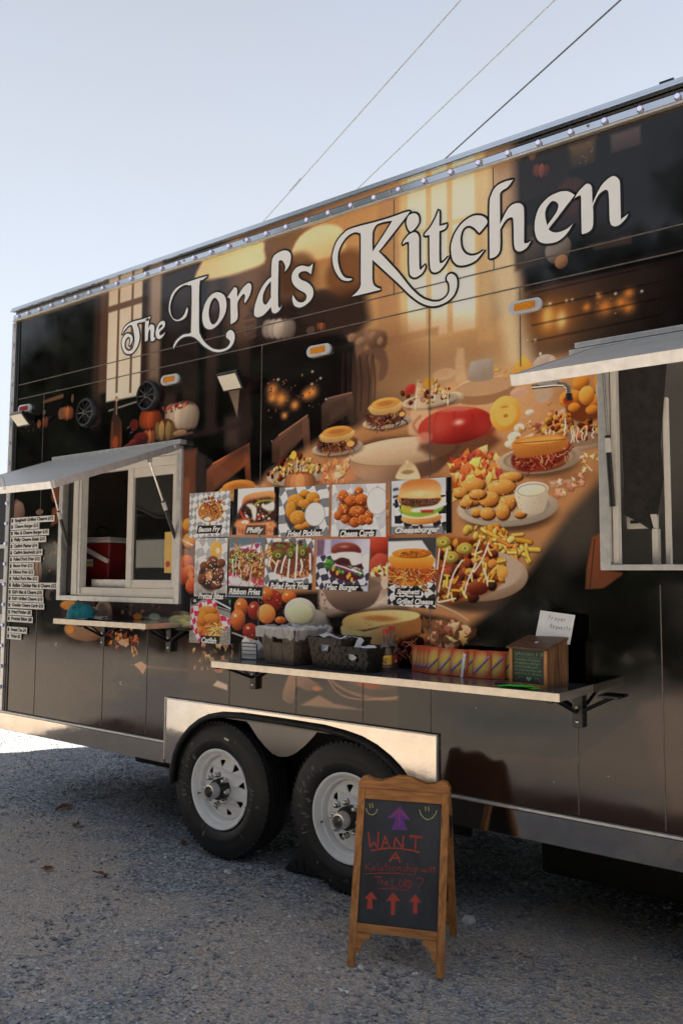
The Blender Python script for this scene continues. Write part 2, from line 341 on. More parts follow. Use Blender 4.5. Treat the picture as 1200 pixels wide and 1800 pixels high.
def print_mat(name, im, rough, ior, wob=0, wscale=3, spec=.5, rgh_var=.05):
    m = bpy.data.materials.new(name); m.use_nodes = True; n, l = m.node_tree.nodes, m.node_tree.links; b = n['Principled BSDF']
    t = n.new('ShaderNodeTexImage'); t.image = im; t.interpolation = 'Linear'; t.extension = 'EXTEND'; l.new(t.outputs['Color'], b.inputs['Base Color'])
    b.inputs['IOR'].default_value = ior; b.inputs['Specular IOR Level'].default_value = spec
    tc = n.new('ShaderNodeTexCoord'); z = n.new('ShaderNodeTexNoise'); z.inputs['Scale'].default_value = 5; z.inputs['Detail'].default_value = 7
    mr = n.new('ShaderNodeMapRange'); mr.inputs['From Min'].default_value = .3; mr.inputs['From Max'].default_value = .7; mr.inputs['To Min'].default_value = max(.01, rough-rgh_var); mr.inputs['To Max'].default_value = rough+rgh_var
    l.new(tc.outputs['Object'], z.inputs['Vector']); l.new(z.outputs['Fac'], mr.inputs['Value']); l.new(mr.outputs['Result'], b.inputs['Roughness'])
    if wob:
        z2 = n.new('ShaderNodeTexNoise'); z2.inputs['Scale'].default_value = wscale; z2.inputs['Detail'].default_value = 2; l.new(tc.outputs['Object'], z2.inputs['Vector'])
        bp = n.new('ShaderNodeBump'); bp.inputs['Strength'].default_value = 1; bp.inputs['Distance'].default_value = wob; l.new(z2.outputs['Fac'], bp.inputs['Height']); l.new(bp.outputs['Normal'], b.inputs['Normal'])
    return m

# ---------------------------------------------------------------- materials
M = {}
M['chrome'] = mat('polished_steel', (.52,.47,.42), .08, 1, .05, 6, .12, 5)
M['alu'] = mat('brushed_aluminium', (.66,.66,.66), .40, .72, .07, 30, .05, 80)
M['alu_sheet'] = mat('aluminium_sheet', (.60,.60,.60), .38, 1, .05, 9, .05, 20)
M['white_metal'] = mat('white_window_frame', (.74,.71,.66), .38, 0, .04, 12)
M['black'] = mat('black_plastic', (.014,.014,.015), .38, 0, .2, 30, .05, 200)
M['black_metal'] = mat('black_painted_steel', (.012,.012,.013), .3, 0, .2, 20)
M['rubber'] = mat('tyre_rubber', (.009,.009,.009), .62, 0, .25, 14, .15, 60)
M['rubber_worn'] = mat('tyre_sidewall', (.015,.0145,.014), .5, 0, .3, 9, .12, 50, col2=(.007,.007,.007))
M['mud'] = mat('dried_mud', (.16,.15,.135), .9, 0, .3, 40, .3, 80)
M['wheel_white'] = mat('white_wheel_paint', (.88,.88,.87), .32, 0, .05, 10)
M['nut'] = mat('chrome_nut', (.55,.54,.52), .25, 1, .1, 40)
M['interior'] = mat('grey_interior_panel', (.40,.38,.365), .6, 0, .06, 3)
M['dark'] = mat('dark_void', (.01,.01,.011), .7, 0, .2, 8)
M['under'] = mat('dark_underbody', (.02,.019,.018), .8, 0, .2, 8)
M['lettering'] = mat('white_vinyl', (.88,.88,.87), .3, 0, .02, 4)
M['ink'] = mat('black_vinyl', (.005,.005,.006), .6, 0, .1, 4)
M['seam'] = mat('wrap_seam', (.16,.13,.11), .35, .0, .2, 20)
M['bronze_wrap'] = mat('brown_wrap', (.075,.055,.045), .16, 0, .15, 3, .02, 4, ior=1.7)
M['amber'] = mat('amber_lens', (.75,.27,.01), .25, 0, .15, 90)
M['red_lens'] = mat('red_lens', (.35,.01,.015), .25, 0, .15, 90)
M['bezel2'] = mat('led_bezel', (.45,.46,.50), .3, .5)
M['bezel'] = mat('silver_bezel', (.70,.72,.75), .3, .3, .04, 20)
M['led'] = mat('blue_white_led', (.2,.2,.32), .3, 0, .05, 20, emit=(.66,.66,1.0), estr=.09)
M['lamp_glass'] = mat('frosted_lamp_glass', (.85,.80,.68), .35, 0, .03, 30)
M['paper'] = mat('white_paper', (.80,.80,.80), .7, 0, .03, 30)
M['paper_blue'] = mat('blue_white_paper', (.60,.64,.72), .7, 0, .05, 60, col2=(.45,.5,.62))
M['label_white'] = mat('price_label_white', (.80,.78,.74), .5, 0, .04, 20)
M['wood_shelf'] = mat('grey_laminate_top', (.085,.085,.095), .12, 0, .1, 12)
M['shelf_edge'] = mat('steel_shelf_edge', (.74,.66,.56), .30, .8, .06, 22, .04, 60)
M['basket_brown'] = mat('brown_woven_fibre', (.095,.068,.048), .6, 0, .25, 60, .3, 160)
M['basket_dark'] = mat('dark_woven_fibre', (.045,.032,.025), .55, 0, .3, 60, .3, 160)
M['basket_black'] = mat('black_woven_fibre', (.009,.0085,.0085), .5, 0, .3, 60, .3, 160)
M['film'] = mat('clear_plastic_film', (.75,.74,.75), .15, 0, .05, 30, .5, 60)
M['film'].node_tree.nodes['Principled BSDF'].inputs['Alpha'].default_value = .45
M['oak'] = mat('orange_stained_wood', (.58,.25,.075), .42, 0, .1, 8, .12, 30, stretch=(9,9,1), col2=(.26,.095,.028))
M['oak_rail'] = mat('orange_stained_wood_rail', (.58,.25,.075), .42, 0, .1, 8, .12, 30, stretch=(1,9,9), col2=(.26,.095,.028))
M['burnt'] = mat('burnt_pine', (.26,.125,.05), .5, 0, .1, 5, .15, 20, stretch=(14,14,1.2), col2=(.05,.022,.012))
M['burnt_lid'] = mat('burnt_pine_lid', (.17,.075,.035), .45, 0, .1, 5, .1, 20, stretch=(1.2,14,14), col2=(.05,.025,.014))
M['slate'] = mat('chalkboard_slate', (.046,.051,.062), .55, 0, .12, 7, .03, 40, col2=(.017,.019,.025), stretch=(1,1,.45))
M['chalk_red'] = mat('red_chalk', (.48,.07,.045), .9, 0, .2, 250)
M['chalk_dim'] = mat('dull_red_chalk', (.34,.055,.05), .9, 0, .25, 250)
M['chalk_purple'] = mat('purple_chalk', (.16,.055,.28), .9, 0, .2, 200)
M['chalk_yellow'] = mat('yellow_chalk', (.50,.52,.16), .9, 0, .2, 250)
M['chalk_green'] = mat('green_chalk', (.20,.42,.14), .9, 0, .25, 250)
M['cooler_red'] = mat('red_cooler_plastic', (.22,.012,.014), .32, 0, .08, 6)
M['white_plastic'] = mat('white_plastic', (.62,.60,.58), .35, 0, .04, 10)
M['teal'] = mat('teal_cloth', (.012,.25,.31), .8, 0, .2, 40, .15, 120)
M['teal_dark'] = mat('dark_teal_cloth', (.01,.08,.10), .8, 0, .2, 40)
M['pink'] = mat('pale_pink_plastic', (.5,.33,.26), .5)
M['neon'] = mat('neon_green_paper', (.05,.72,.03), .6, 0, .06, 10)
M['sauce'] = mat('brown_red_sauce', (.16,.045,.015), .18, 0, .3, 14)
M['glass_b'] = mat('bottle_glass', (.50,.36,.26), .06, 0, .04, 9)
M['glass_b'].node_tree.nodes['Principled BSDF'].inputs['Transmission Weight'].default_value = .75
M['cap_red'] = mat('red_bottle_cap', (.45,.018,.02), .35, 0, .05, 10)
M['label_yellow'] = mat('yellow_paper_label', (.80,.52,.02), .5, 0, .04, 10)
M['label_blue'] = mat('blue_label_band', (.05,.06,.28), .5)
M['label_red'] = mat('red_label_mark', (.55,.04,.02), .5)
M['label_black'] = mat('black_red_label', (.12,.012,.014), .5)
M['purple_ink'] = mat('purple_ink', (.16,.10,.26), .5)
M['lavender'] = mat('lavender_print', (.55,.48,.66), .5)
M['pencil'] = mat('blue_grey_pencil', (.12,.13,.19), .7)
M['pane'] = mat('dark_window_glass', (.03,.03,.032), .02, 0, .05, 2)
b = M['pane'].node_tree.nodes['Principled BSDF']; b.inputs['Transmission Weight'].default_value = .9; b.inputs['Base Color'].default_value = (.10,.10,.10,1)
for l in list(b.inputs['Base Color'].links): M['pane'].node_tree.links.remove(l)
M['sticker'] = mat('yellow_sticker', (.78,.50,.12), .5, 0, .05, 20)
M['net'] = mat('black_fabric', (.022,.02,.019), .85, 0, .3, 30, .1, 80)
M['awning_skin'] = mat('pale_painted_sheet', (.60,.56,.50), .45, 0, .05, 8)
M['rail'] = mat('polished_rail', (.62,.66,.72), .14, 1, .04, 8)  # blue of the mirrored sky is put into the base colour
M['cable'] = mat('weathered_cable', (.055,.06,.06), .7)
M['cable_pale'] = mat('pale_aluminium_cable', (.38,.39,.40), .6)
M['stone'] = mat('stone_grey', (.50,.50,.51), .85, 0, .3, 3, .2, 60, col2=(.14,.15,.175))
M['stone_pale'] = mat('stone_pale', (.66,.64,.60), .85, 0, .15, 20, .2, 60)
M['leaf'] = mat('dry_leaf', (.17,.065,.022), .8, 0, .3, 30)
M['foliage'] = mat('foliage_green', (.022,.028,.014), .9, 0, .4, 2)
M['bark'] = mat('bark', (.10,.08,.06), .9, 0, .3, 8)
M['far_body'] = mat('dark_grey_paint', (.022,.022,.028), .3, 0, .1, 3)
M['far_red'] = mat('dark_red_paint', (.20,.012,.014), .4)
M['far_white'] = mat('off_white_paint', (.55,.52,.47), .5)

# gravel ground: crushed blue-grey stone with beige dust worn through
g = bpy.data.materials.new('gravel_ground'); g.use_nodes = True; n, l = g.node_tree.nodes, g.node_tree.links; b = n['Principled BSDF']; b.inputs['Roughness'].default_value = .92; b.inputs['Specular IOR Level'].default_value = .25
t = n.new('ShaderNodeTexCoord')
def noise(scale, detail=5, rough=.6, off=0):
    m_ = n.new('ShaderNodeMapping'); m_.inputs['Location'].default_value = (off, off*.7, 0); l.new(t.outputs['Object'], m_.inputs['Vector'])
    z_ = n.new('ShaderNodeTexNoise'); z_.inputs['Scale'].default_value = scale; z_.inputs['Detail'].default_value = detail; z_.inputs['Roughness'].default_value = rough; l.new(m_.outputs['Vector'], z_.inputs['Vector']); return z_.outputs['Fac']
def ramp(src, stops):
    c_ = n.new('ShaderNodeValToRGB'); e_ = c_.color_ramp.elements
    while len(e_) < len(stops): e_.new(.5)
    for q_, (p_, k_) in zip(e_, stops): q_.position = p_; q_.color = (*k_, 1)
    l.new(src, c_.inputs['Fac']); return c_.outputs['Color']
vor = n.new('ShaderNodeTexVoronoi'); vor.inputs['Scale'].default_value = 72; l.new(t.outputs['Object'], vor.inputs['Vector'])
vor2 = n.new('ShaderNodeTexVoronoi'); vor2.inputs['Scale'].default_value = 150; l.new(t.outputs['Object'], vor2.inputs['Vector'])
sep = n.new('ShaderNodeSeparateColor'); l.new(vor.outputs['Color'], sep.inputs['Color'])
sep2 = n.new('ShaderNodeSeparateColor'); l.new(vor2.outputs['Color'], sep2.inputs['Color'])
stones = ramp(sep.outputs['Red'], [(0,(.10,.112,.135)),(.45,(.25,.27,.30)),(.8,(.40,.415,.43)),(1,(.62,.61,.59))])
fines = ramp(sep2.outputs['Red'], [(0,(.35,.29,.235)),(.5,(.53,.45,.375)),(1,(.69,.60,.505))])
att = n.new('ShaderNodeAttribute'); att.attribute_name = 'dust'
dad = n.new('ShaderNodeMath'); dad.operation = 'MULTIPLY_ADD'; l.new(noise(3.5, 7, .65), dad.inputs[0]); dad.inputs[1].default_value = .9; l.new(att.outputs['Fac'], dad.inputs[2])
dust = ramp(dad.outputs[0], [(.72,(0,0,0)),(1.0,(1,1,1))])
fine2 = ramp(noise(26, 4, .6), [(.42,(0,0,0)),(.62,(1,1,1))])
mm = n.new('ShaderNodeMath'); mm.operation = 'MULTIPLY_ADD'; l.new(dust, mm.inputs[0]); mm.inputs[1].default_value = .95; 
sb = n.new('ShaderNodeMath'); sb.operation = 'MULTIPLY'; l.new(fine2, sb.inputs[0]); sb.inputs[1].default_value = -.40; l.new(sb.outputs[0], mm.inputs[2]); mm.use_clamp = True
mxg = n.new('ShaderNodeMix'); mxg.data_type = 'RGBA'; l.new(mm.outputs[0], mxg.inputs['Factor']); l.new(stones, mxg.inputs['A']); l.new(fines, mxg.inputs['B'])
l.new(mxg.outputs['Result'], b.inputs['Base Color'])
bp = n.new('ShaderNodeBump'); bp.inputs['Strength'].default_value = .9; bp.inputs['Distance'].default_value = .012
ad = n.new('ShaderNodeMath'); ad.operation = 'ADD'; l.new(vor.outputs['Distance'], ad.inputs[0]); l.new(noise(9, 6), ad.inputs[1]); l.new(ad.outputs[0], bp.inputs['Height']); l.new(bp.outputs['Normal'], b.inputs['Normal'])
M['ground'] = g

# ---------------------------------------------------------------- ground
rg = np.random.default_rng(5)
def hgt(x, y):
    return .012*np.sin(1.9*x+.6*y+1)+.010*np.sin(3.1*y-1.2*x)+.006*np.sin(7*x+5*y)-.012
def dustf(x, y):
    """where dust has worn through the stone: patches away from the trailer"""
    f = np.sin(1.15*x+1.3*np.sin(.9*y+.4)+2.2)*.5+np.sin(1.9*y-.7*x+np.sin(1.7*x))*.4+np.sin(3.7*x+2.3*y)*.18
    return np.clip(.30+.34*f+.30*np.clip((.1-y)/.9, -1, 1), 0, 1)
mb = MB(); xs = [-400,-120,-50,-25]+[-14+k*.2 for k in range(101)]+[12,25,60,150,400]; ys = [-400,-120,-40,-16]+[-8+k*.2 for k in range(81)]+[12,20,45,120,400]
mb.add([(x, y, float(hgt(x, y)) if abs(x) < 20 and abs(y) < 12 else -.012) for y in ys for x in xs], [(j*len(xs)+i, j*len(xs)+i+1, (j+1)*len(xs)+i+1, (j+1)*len(xs)+i) for j in range(len(ys)-1) for i in range(len(xs)-1)])
gr = tag(mb.build('ground', M['ground'], smooth=60), kind='structure')
da = gr.data.attributes.new('dust', 'FLOAT', 'POINT'); gv = np.array(mb.v); da.data.foreach_set('value', dustf(gv[:, 0], gv[:, 1]).astype(np.float32))
def stones_obj(name, m, N, smin, smax, area, near=None, clump=.0):
    """loose crushed stone lying on the ground, each chip its own little solid"""
    x = rg.uniform(area[0], area[1], N*3); y = rg.uniform(area[2], area[3], N*3)
    d = np.hypot(x, y+3.5); keep = rg.uniform(size=N*3) < np.clip((3.4/np.maximum(d, 1.5))**1.6, 0, 1)
    keep &= rg.uniform(size=N*3) < np.clip(1.05-clump*dustf(x, y), .05, 1)
    x, y = x[keep][:N], y[keep][:N]; N = len(x)
    r = smin+(smax-smin)*rg.beta(1.1, 5, N)
    base = np.array([(1,0,0),(0,1,0),(-1,0,0),(0,-1,0),(0,0,.75),(0,0,-.6),(.6,.6,.45),(-.6,.55,.5)], float); F = np.array([(0,6,4),(6,1,4),(1,7,4),(7,2,4),(2,3,4),(3,0,4),(0,6,5),(6,1,5),(1,7,5),(7,2,5),(2,3,5),(3,0,5)])
    k = len(base); V = base[None]*(1+rg.uniform(-.3, .3, (N, k, 1)))*r[:, None, None]*rg.uniform(.65, 1.25, (N, 1, 3)); a = rg.uniform(0, 6.3, N); c, s_ = np.cos(a), np.sin(a)
    X = V[..., 0]*c[:, None]-V[..., 1]*s_[:, None]+x[:, None]; Y = V[..., 0]*s_[:, None]+V[..., 1]*c[:, None]+y[:, None]; Z = V[..., 2]+(hgt(x, y)+r*.25)[:, None]
    co = np.stack([X, Y, Z], -1).reshape(-1, 3); T = (F[None]+(np.arange(N)*k)[:, None, None]).reshape(-1, 3)
    me = bpy.data.meshes.new(name); me.vertices.add(len(co)); me.vertices.foreach_set('co', co.ravel()); me.loops.add(T.size); me.loops.foreach_set('vertex_index', T.ravel().astype(np.int32))
    me.polygons.add(len(T)); me.polygons.foreach_set('loop_start', np.arange(0, T.size, 3, dtype=np.int32)); me.update(); me.validate(); me.materials.append(m)
    return tag(link(name, me), kind='stuff')
stones_obj('gravel', M['stone'], 60000, .004, .021, (-9.5, 1.5, -3.2, 3.2), clump=1.35)
stones_obj('gravel', M['stone_pale'], 3600, .005, .022, (-9, 1.5, -3.0, 3.0), clump=.8)
def pebble(x, y, r, m, label, seed):
    q = random.Random(seed); bm = bmesh.new(); bmesh.ops.create_icosphere(bm, subdivisions=2, radius=r)
    for v in bm.verts: v.co = Vector((v.co.x*1.2, v.co.y*.9, v.co.z*.7))*(1+q.uniform(-.18, .18))
    me = bpy.data.meshes.new('stone'); bm.to_mesh(me); bm.free(); me.materials.append(m)
    tag(link('stone', me, None, (x, y, float(hgt(x, y))+r*.35), (q.uniform(-.3,.3), q.uniform(-.3,.3), q.uniform(0, 6))), label, 'stone', 'loose stones on the gravel')
pebble(-2.02, .14, .032, M['stone_pale'], 'pale angular stone just right of the chalkboard sign\'s rear leg', 1)
pebble(-2.12, -.60, .014, M['stone_pale'], 'small pale stone beside the front left foot of the chalkboard sign', 2)
pebble(-3.36, -.14, .020, M['stone_pale'], 'pale rounded stone on bare dirt below the rear wheel', 3)
pebble(-3.31, -.02, .017, M['stone'], 'grey stone between the pale rounded stone and the black wheel chock', 4)

# ---------------------------------------------------------------- the printed wrap
MURAL = [
('p',[(-6.019,3.174),(-.746,3.174),(-.746,.241),(-6.019,.241)],(30,25,29),.0088,1),
('p',[(-5.964,3.665),(-4.868,3.665),(-4.868,2.672),(-5.964,2.672)],(21,21,29),.0864,1),
('p',[(-5.71,3.991),(-5.602,3.991),(-5.602,2.698),(-5.71,2.698)],(33,28,34),.0446,.85),
('p',[(-5.445,3.922),(-5.271,3.922),(-5.271,2.668),(-5.445,2.668)],(38,29,33),.0432,.85),
('p',[(-5.179,3.868),(-5.068,3.868),(-5.068,2.644),(-5.179,2.644)],(30,26,32),.0422,.85),
('p',[(-4.92,3.808),(-4.802,3.808),(-4.802,2.618),(-4.92,2.618)],(70,48,40),.041,.85),
('p',[(-4.153,3.63),(-4.031,3.63),(-4.031,2.54),(-4.153,2.54)],(72,50,43),.0376,.85),
('p',[(-3.972,3.587),(-3.834,3.587),(-3.834,2.521),(-3.972,2.521)],(60,42,38),.0367,.85),
('p',[(-3.762,3.543),(-3.661,3.543),(-3.661,2.502),(-3.762,2.502)],(66,46,42),.0359,.85),
('p',[(-3.49,3.478),(-3.368,3.478),(-3.368,2.473),(-3.49,2.473)],(58,42,38),.0346,.85),
('p',[(-3.563,3.5),(-3.486,3.5),(-3.486,2.483),(-3.563,2.483)],(38,30,30),.0351,.85),
('p',[(-4.841,3.785),(-4.7,3.785),(-4.7,2.888),(-4.841,2.888)],(92,66,52),.0204,1),
('p',[(-4.75,3.736),(-4.369,3.736),(-4.369,2.82),(-4.75,2.82)],(206,186,160),.01,1,(222,206,184),(-4.75,3.736),(-4.75,2.82)),
('p',[(-4.649,3.754),(-4.624,3.754),(-4.624,2.87),(-4.649,2.87)],(120,92,74),.0048,1),
('p',[(-4.501,3.721),(-4.477,3.721),(-4.477,2.851),(-4.501,2.851)],(120,92,74),.0047,1),
('p',[(-4.759,3.494),(-4.376,3.494),(-4.376,3.45),(-4.759,3.45)],(112,84,68),.008,1),
('p',[(-4.387,3.688),(-4.311,3.688),(-4.311,2.794),(-4.387,2.794)],(60,42,36),.0117,1),
('p',[(-4.312,3.685),(-4.185,3.685),(-4.185,2.819),(-4.312,2.819)],(160,136,116),.0385,1,(120,98,84),(-4.312,3.685),(-4.312,2.819)),
('p',[(-4.185,3.631),(-3.854,3.631),(-3.854,2.789),(-4.185,2.789)],(48,34,33),.0299,1),
('s',[(-4.713,2.756),(-4.364,2.787)],.0098,(175,160,150),.0078,1),
('p',[(-3.586,3.785),(-2.126,3.785),(-2.126,3.039),(-3.586,3.039)],(112,78,56),.0972,.8),
('p',[(-2.865,3.653),(-1.691,3.653),(-1.691,2.759),(-2.865,2.759)],(196,148,98),.1072,.95),
('g',(-2.552,3.432),.748,.471,(206,150,92),.6),
('g',(-1.995,3.351),.351,.434,(236,206,150),.7),
('p',[(-3.838,3.569),(-3.82,3.592),(-3.796,3.614),(-3.763,3.632),(-3.719,3.645),(-3.667,3.655),(-3.612,3.661),(-3.556,3.663),(-3.498,3.661),(-3.443,3.655),(-3.386,3.641),(-3.331,3.622),(-3.292,3.603),(-3.278,3.585),(-3.28,3.566),(-3.282,3.545),(-3.275,3.519),(-3.269,3.491),(-3.281,3.469),(-3.32,3.46),(-3.377,3.457),(-3.438,3.456),(-3.499,3.454),(-3.564,3.454),(-3.632,3.457),(-3.715,3.465),(-3.802,3.476),(-3.863,3.493),(-3.876,3.516),(-3.86,3.543)],(232,196,138),.0179,1,(247,221,165),(-3.836,3.494),(-3.348,3.614)),
('p',[(-3.067,3.42),(-3.077,3.455),(-3.06,3.499),(-3.034,3.536),(-3.005,3.56),(-2.968,3.576),(-2.929,3.586),(-2.889,3.59),(-2.846,3.588),(-2.806,3.58),(-2.768,3.568),(-2.733,3.551),(-2.706,3.529),(-2.688,3.497),(-2.678,3.461),(-2.674,3.431),(-2.675,3.411),(-2.683,3.397),(-2.705,3.387),(-2.747,3.383),(-2.804,3.383),(-2.865,3.386),(-2.938,3.392),(-3.015,3.401)],(247,222,172),.0131,1,(232,190,130),(-2.867,3.577),(-2.865,3.38)),
('p',[(-3.076,3.429),(-2.865,3.39),(-2.682,3.385),(-2.674,3.361),(-2.865,3.354),(-3.067,3.373)],(190,130,84),.0164,.8),
('p',[(-3.318,3.42),(-3.051,3.42),(-3.051,2.98),(-3.318,2.98)],(96,66,54),.0474,.7),
('p',[(-2.462,3.765),(-2.332,3.765),(-2.332,2.846),(-2.462,2.846)],(186,136,92),.0245,1),
('p',[(-2.318,3.694),(-1.833,3.694),(-1.833,2.819),(-2.318,2.819)],(222,186,130),.0175,1),
('p',[(-2.276,3.78),(-1.888,3.78),(-1.888,2.826),(-2.276,2.826)],(243,230,202),.0073,1,(250,240,216),(-2.276,3.78),(-2.276,2.826)),
('p',[(-2.166,3.803),(-2.133,3.803),(-2.133,2.839),(-2.166,2.839)],(205,160,104),.0074,1),
('p',[(-2.044,3.764),(-2.012,3.764),(-2.012,2.818),(-2.044,2.818)],(205,160,104),.0073,1),
('p',[(-2.332,3.396),(-1.838,3.396),(-1.838,3.366),(-2.332,3.366)],(214,170,112),.0088,.8),
('p',[(-2.332,3.168),(-1.84,3.168),(-1.84,3.145),(-2.332,3.145)],(222,184,126),.0087,.6),
('g',(-2.094,3.172),.196,.409,(252,238,208),.45),
('g',(-2.092,3.583),.33,.237,(240,206,150),.3),
('p',[(-1.876,3.636),(-1.791,3.636),(-1.791,2.751),(-1.876,2.751)],(214,184,132),.0225,.9,(190,152,108),(-1.876,3.636),(-1.876,2.751)),
('p',[(-1.79,3.621),(-1.604,3.621),(-1.604,2.836),(-1.79,2.836)],(150,112,84),.0441,.95,(110,80,62),(-1.79,3.621),(-1.79,2.836)),
('p',[(-2.453,2.869),(-2.095,2.869),(-2.095,2.825),(-2.453,2.825)],(146,108,78),.0118,.8),
('p',[(-1.873,3.606),(-1.686,3.549),(-1.561,2.598),(-1.821,2.583)],(226,200,156),.0826,.45),
('p',[(-2.332,2.955),(-1.694,2.835),(-1.613,2.473),(-2.548,2.566)],(198,146,96),.0851,.7),
('p',[(-2.859,2.797),(-2.332,2.925),(-2.128,2.685),(-2.332,2.48),(-2.856,2.416)],(140,98,68),.0849,.6),
('p',[(-1.67,3.726),(-.686,3.721),(-.721,2.514),(-1.396,2.521),(-1.57,2.599),(-1.649,3.043)],(27,22,26),.056,1),
('p',[(-1.671,2.957),(-.717,2.957),(-.717,2.511),(-1.671,2.511)],(92,66,50),.0148,.95,(36,28,29),(-1.671,2.957),(-.717,2.957)),
('p',[(-1.838,3.367),(-1.704,3.276),(-1.584,2.575),(-1.712,2.567)],(246,226,184),.0409,.6),
('p',[(-1.652,3.582),(-1.407,3.582),(-1.407,3.379),(-1.652,3.379)],(44,32,32),.0108,1),
('p',[(-1.673,3.378),(-1.202,3.378),(-1.202,3.338),(-1.673,3.338)],(34,26,28),.0133,1),
('e',(-1.54,3.505),.0492,.0428,0,(38,22,22),.1,None,None,1),
('e',(-1.575,3.516),.0134,.0353,0,(78,40,31),.3,(92,47,36),(58,31,26),1),
('e',(-1.506,3.495),.0131,.0348,0,(63,32,25),.3,(75,38,30),(50,27,23),1),
('e',(-1.562,3.512),.0152,.038,0,(99,51,39),.3,(116,60,46),(68,36,30),1),
('e',(-1.518,3.499),.015,.0378,0,(84,43,33),.3,(99,51,39),(61,32,27),1),
('e',(-1.54,3.505),.017,.0408,0,(120,62,48),.3,(141,73,56),(79,42,35),1),
('e',(-1.584,3.601),.0226,.0384,0,(96,66,48),.3,None,None,1),
('p',[(-1.405,3.583),(-1.285,3.583),(-1.285,3.467),(-1.405,3.467)],(104,80,44),.0211,.9,(60,46,34),(-1.405,3.583),(-1.405,3.467)),
('k','crumb',[(-1.405,3.584),(-1.286,3.572),(-1.288,3.468),(-1.401,3.476)],[(150,116,60),(90,66,40),(60,44,34)],.0105,40,3),
('p',[(-1.217,3.571),(-1.085,3.571),(-1.085,3.485),(-1.217,3.485)],(92,76,72),.0128,.9,(70,56,54),(-1.217,3.571),(-1.217,3.485)),
('e',(-1.4,3.343),.0901,.1056,0,(84,44,40),.3,None,None,.7),
('e',(-1.41,3.274),.1062,.0897,0,(70,38,36),.4,None,None,.6),
('p',[(-1.676,3.264),(-1.534,3.264),(-1.534,3.06),(-1.676,3.06)],(64,48,42),.0163,.9),
('e',(-1.576,3.135),.0614,.0808,0,(72,58,50),.2,(96,78,66),(40,32,30),1),
('e',(-1.466,3.114),.0673,.0741,0,(118,106,98),.15,(146,132,122),(64,54,50),1),
('e',(-1.451,3.052),.0348,.0368,0,(150,104,72),.2,(180,130,92),(84,56,42),1),
('p',[(-1.333,3.102),(-1.132,3.103),(-1.133,3.058),(-1.295,3.067)],(78,56,48),.0127,.8),
('e',(-1.229,3.205),.0999,.1277,0,(40,30,32),.3,None,None,1),
('s',[(-1.621,2.961),(-1.259,2.982),(-.924,2.992)],.0203,(52,42,42),.0152,.7),
('g',(-1.493,2.797),.113,.089,(190,112,46),.95),
('g',(-1.52,2.812),.027,.053,(250,196,110),.9),
('g',(-1.455,2.785),.024,.042,(255,214,140),.9),
('g',(-1.257,2.803),.036,.036,(236,140,60),.9),
('g',(-1.338,2.819),.018,.018,(236,140,60),.9),
('g',(-1.152,2.845),.022,.022,(236,140,60),.9),
('g',(-1.154,2.783),.026,.027,(236,140,60),.9),
('g',(-1.187,2.809),.026,.027,(236,140,60),.9),
('g',(-1.281,2.859),.014,.014,(236,140,60),.9),
('k','crumb',[(-1.363,2.876),(-1.137,2.879),(-1.116,2.751),(-1.365,2.773)],[(150,80,44),(90,52,36),(200,120,60)],.0101,34,5),
('g',(-1.508,2.868),.007,.007,(250,240,220),.9),
('g',(-1.43,2.866),.007,.007,(250,240,220),.9),
('g',(-1.403,2.866),.007,.006,(250,240,220),.9),
('g',(-1.286,2.865),.006,.006,(250,240,220),.9),
('g',(-1.097,2.841),.006,.006,(250,240,220),.9),
('g',(-1.582,2.712),.007,.007,(250,240,220),.9),
('g',(-1.209,2.854),.006,.006,(250,240,220),.9),
('s',[(-1.596,2.709),(-.931,2.727)],.005,(36,28,28),.0075,.8),
('s',[(-1.595,2.784),(-.929,2.798)],.005,(36,28,28),.0076,.8),
('s',[(-1.594,2.859),(-.927,2.87)],.005,(36,28,28),.0076,.8),
('s',[(-1.593,2.934),(-.926,2.942)],.0051,(36,28,28),.0076,.8),
('p',[(-3.387,3.205),(-2.55,3.182),(-2.512,2.989),(-2.701,2.773),(-3.377,2.706)],(52,37,36),.0453,.9),
('e',(-2.863,3.119),.1699,.1166,0,(66,48,44),.3,None,None,.8),
('e',(-2.673,3.272),.1774,.1652,0,(104,62,38),.4,None,None,.7),
('e',(-3.032,3.352),.1782,.1469,0,(92,58,38),.4,None,None,.7),
('e',(-3.158,3.05),.1406,.074,0,(64,48,46),.1,None,None,1),
('e',(-3.258,3.068),.0388,.0614,0,(120,109,98),.3,(142,128,116),(92,78,72),1),
('e',(-3.06,3.032),.0369,.0599,0,(98,89,80),.3,(116,105,95),(81,68,63),1),
('e',(-3.238,3.064),.0423,.0646,0,(142,128,116),.3,(168,151,137),(103,88,81),1),
('e',(-3.079,3.036),.0406,.0633,0,(120,108,98),.3,(141,128,115),(92,78,72),1),
('e',(-3.202,3.058),.0456,.0676,0,(164,148,134),.3,(193,175,158),(114,98,90),1),
('e',(-3.114,3.042),.0446,.0668,0,(141,128,116),.3,(167,151,136),(102,88,81),1),
('e',(-3.158,3.05),.0487,.0705,0,(186,168,152),.3,(219,198,179),(125,108,99),1),
('e',(-3.385,3.101),.0647,.0969,0,(110,80,66),.3,None,(60,42,40),1),
('e',(-3.386,3.167),.0601,.0173,0,(92,64,54),.3,None,None,1),
('e',(-3.385,3.125),.0601,.0173,0,(92,64,54),.3,None,None,1),
('e',(-3.384,3.084),.0601,.0173,0,(92,64,54),.3,None,None,1),
('e',(-3.383,3.042),.06,.0173,0,(92,64,54),.3,None,None,1),
('e',(-2.841,3.006),.0418,.0304,0,(54,34,32),.1,None,None,1),
('e',(-2.871,3.011),.0113,.025,0,(97,57,37),.3,(115,67,44),(75,45,34),1),
('e',(-2.812,3.0),.0112,.0248,0,(79,46,30),.3,(93,55,36),(66,40,31),1),
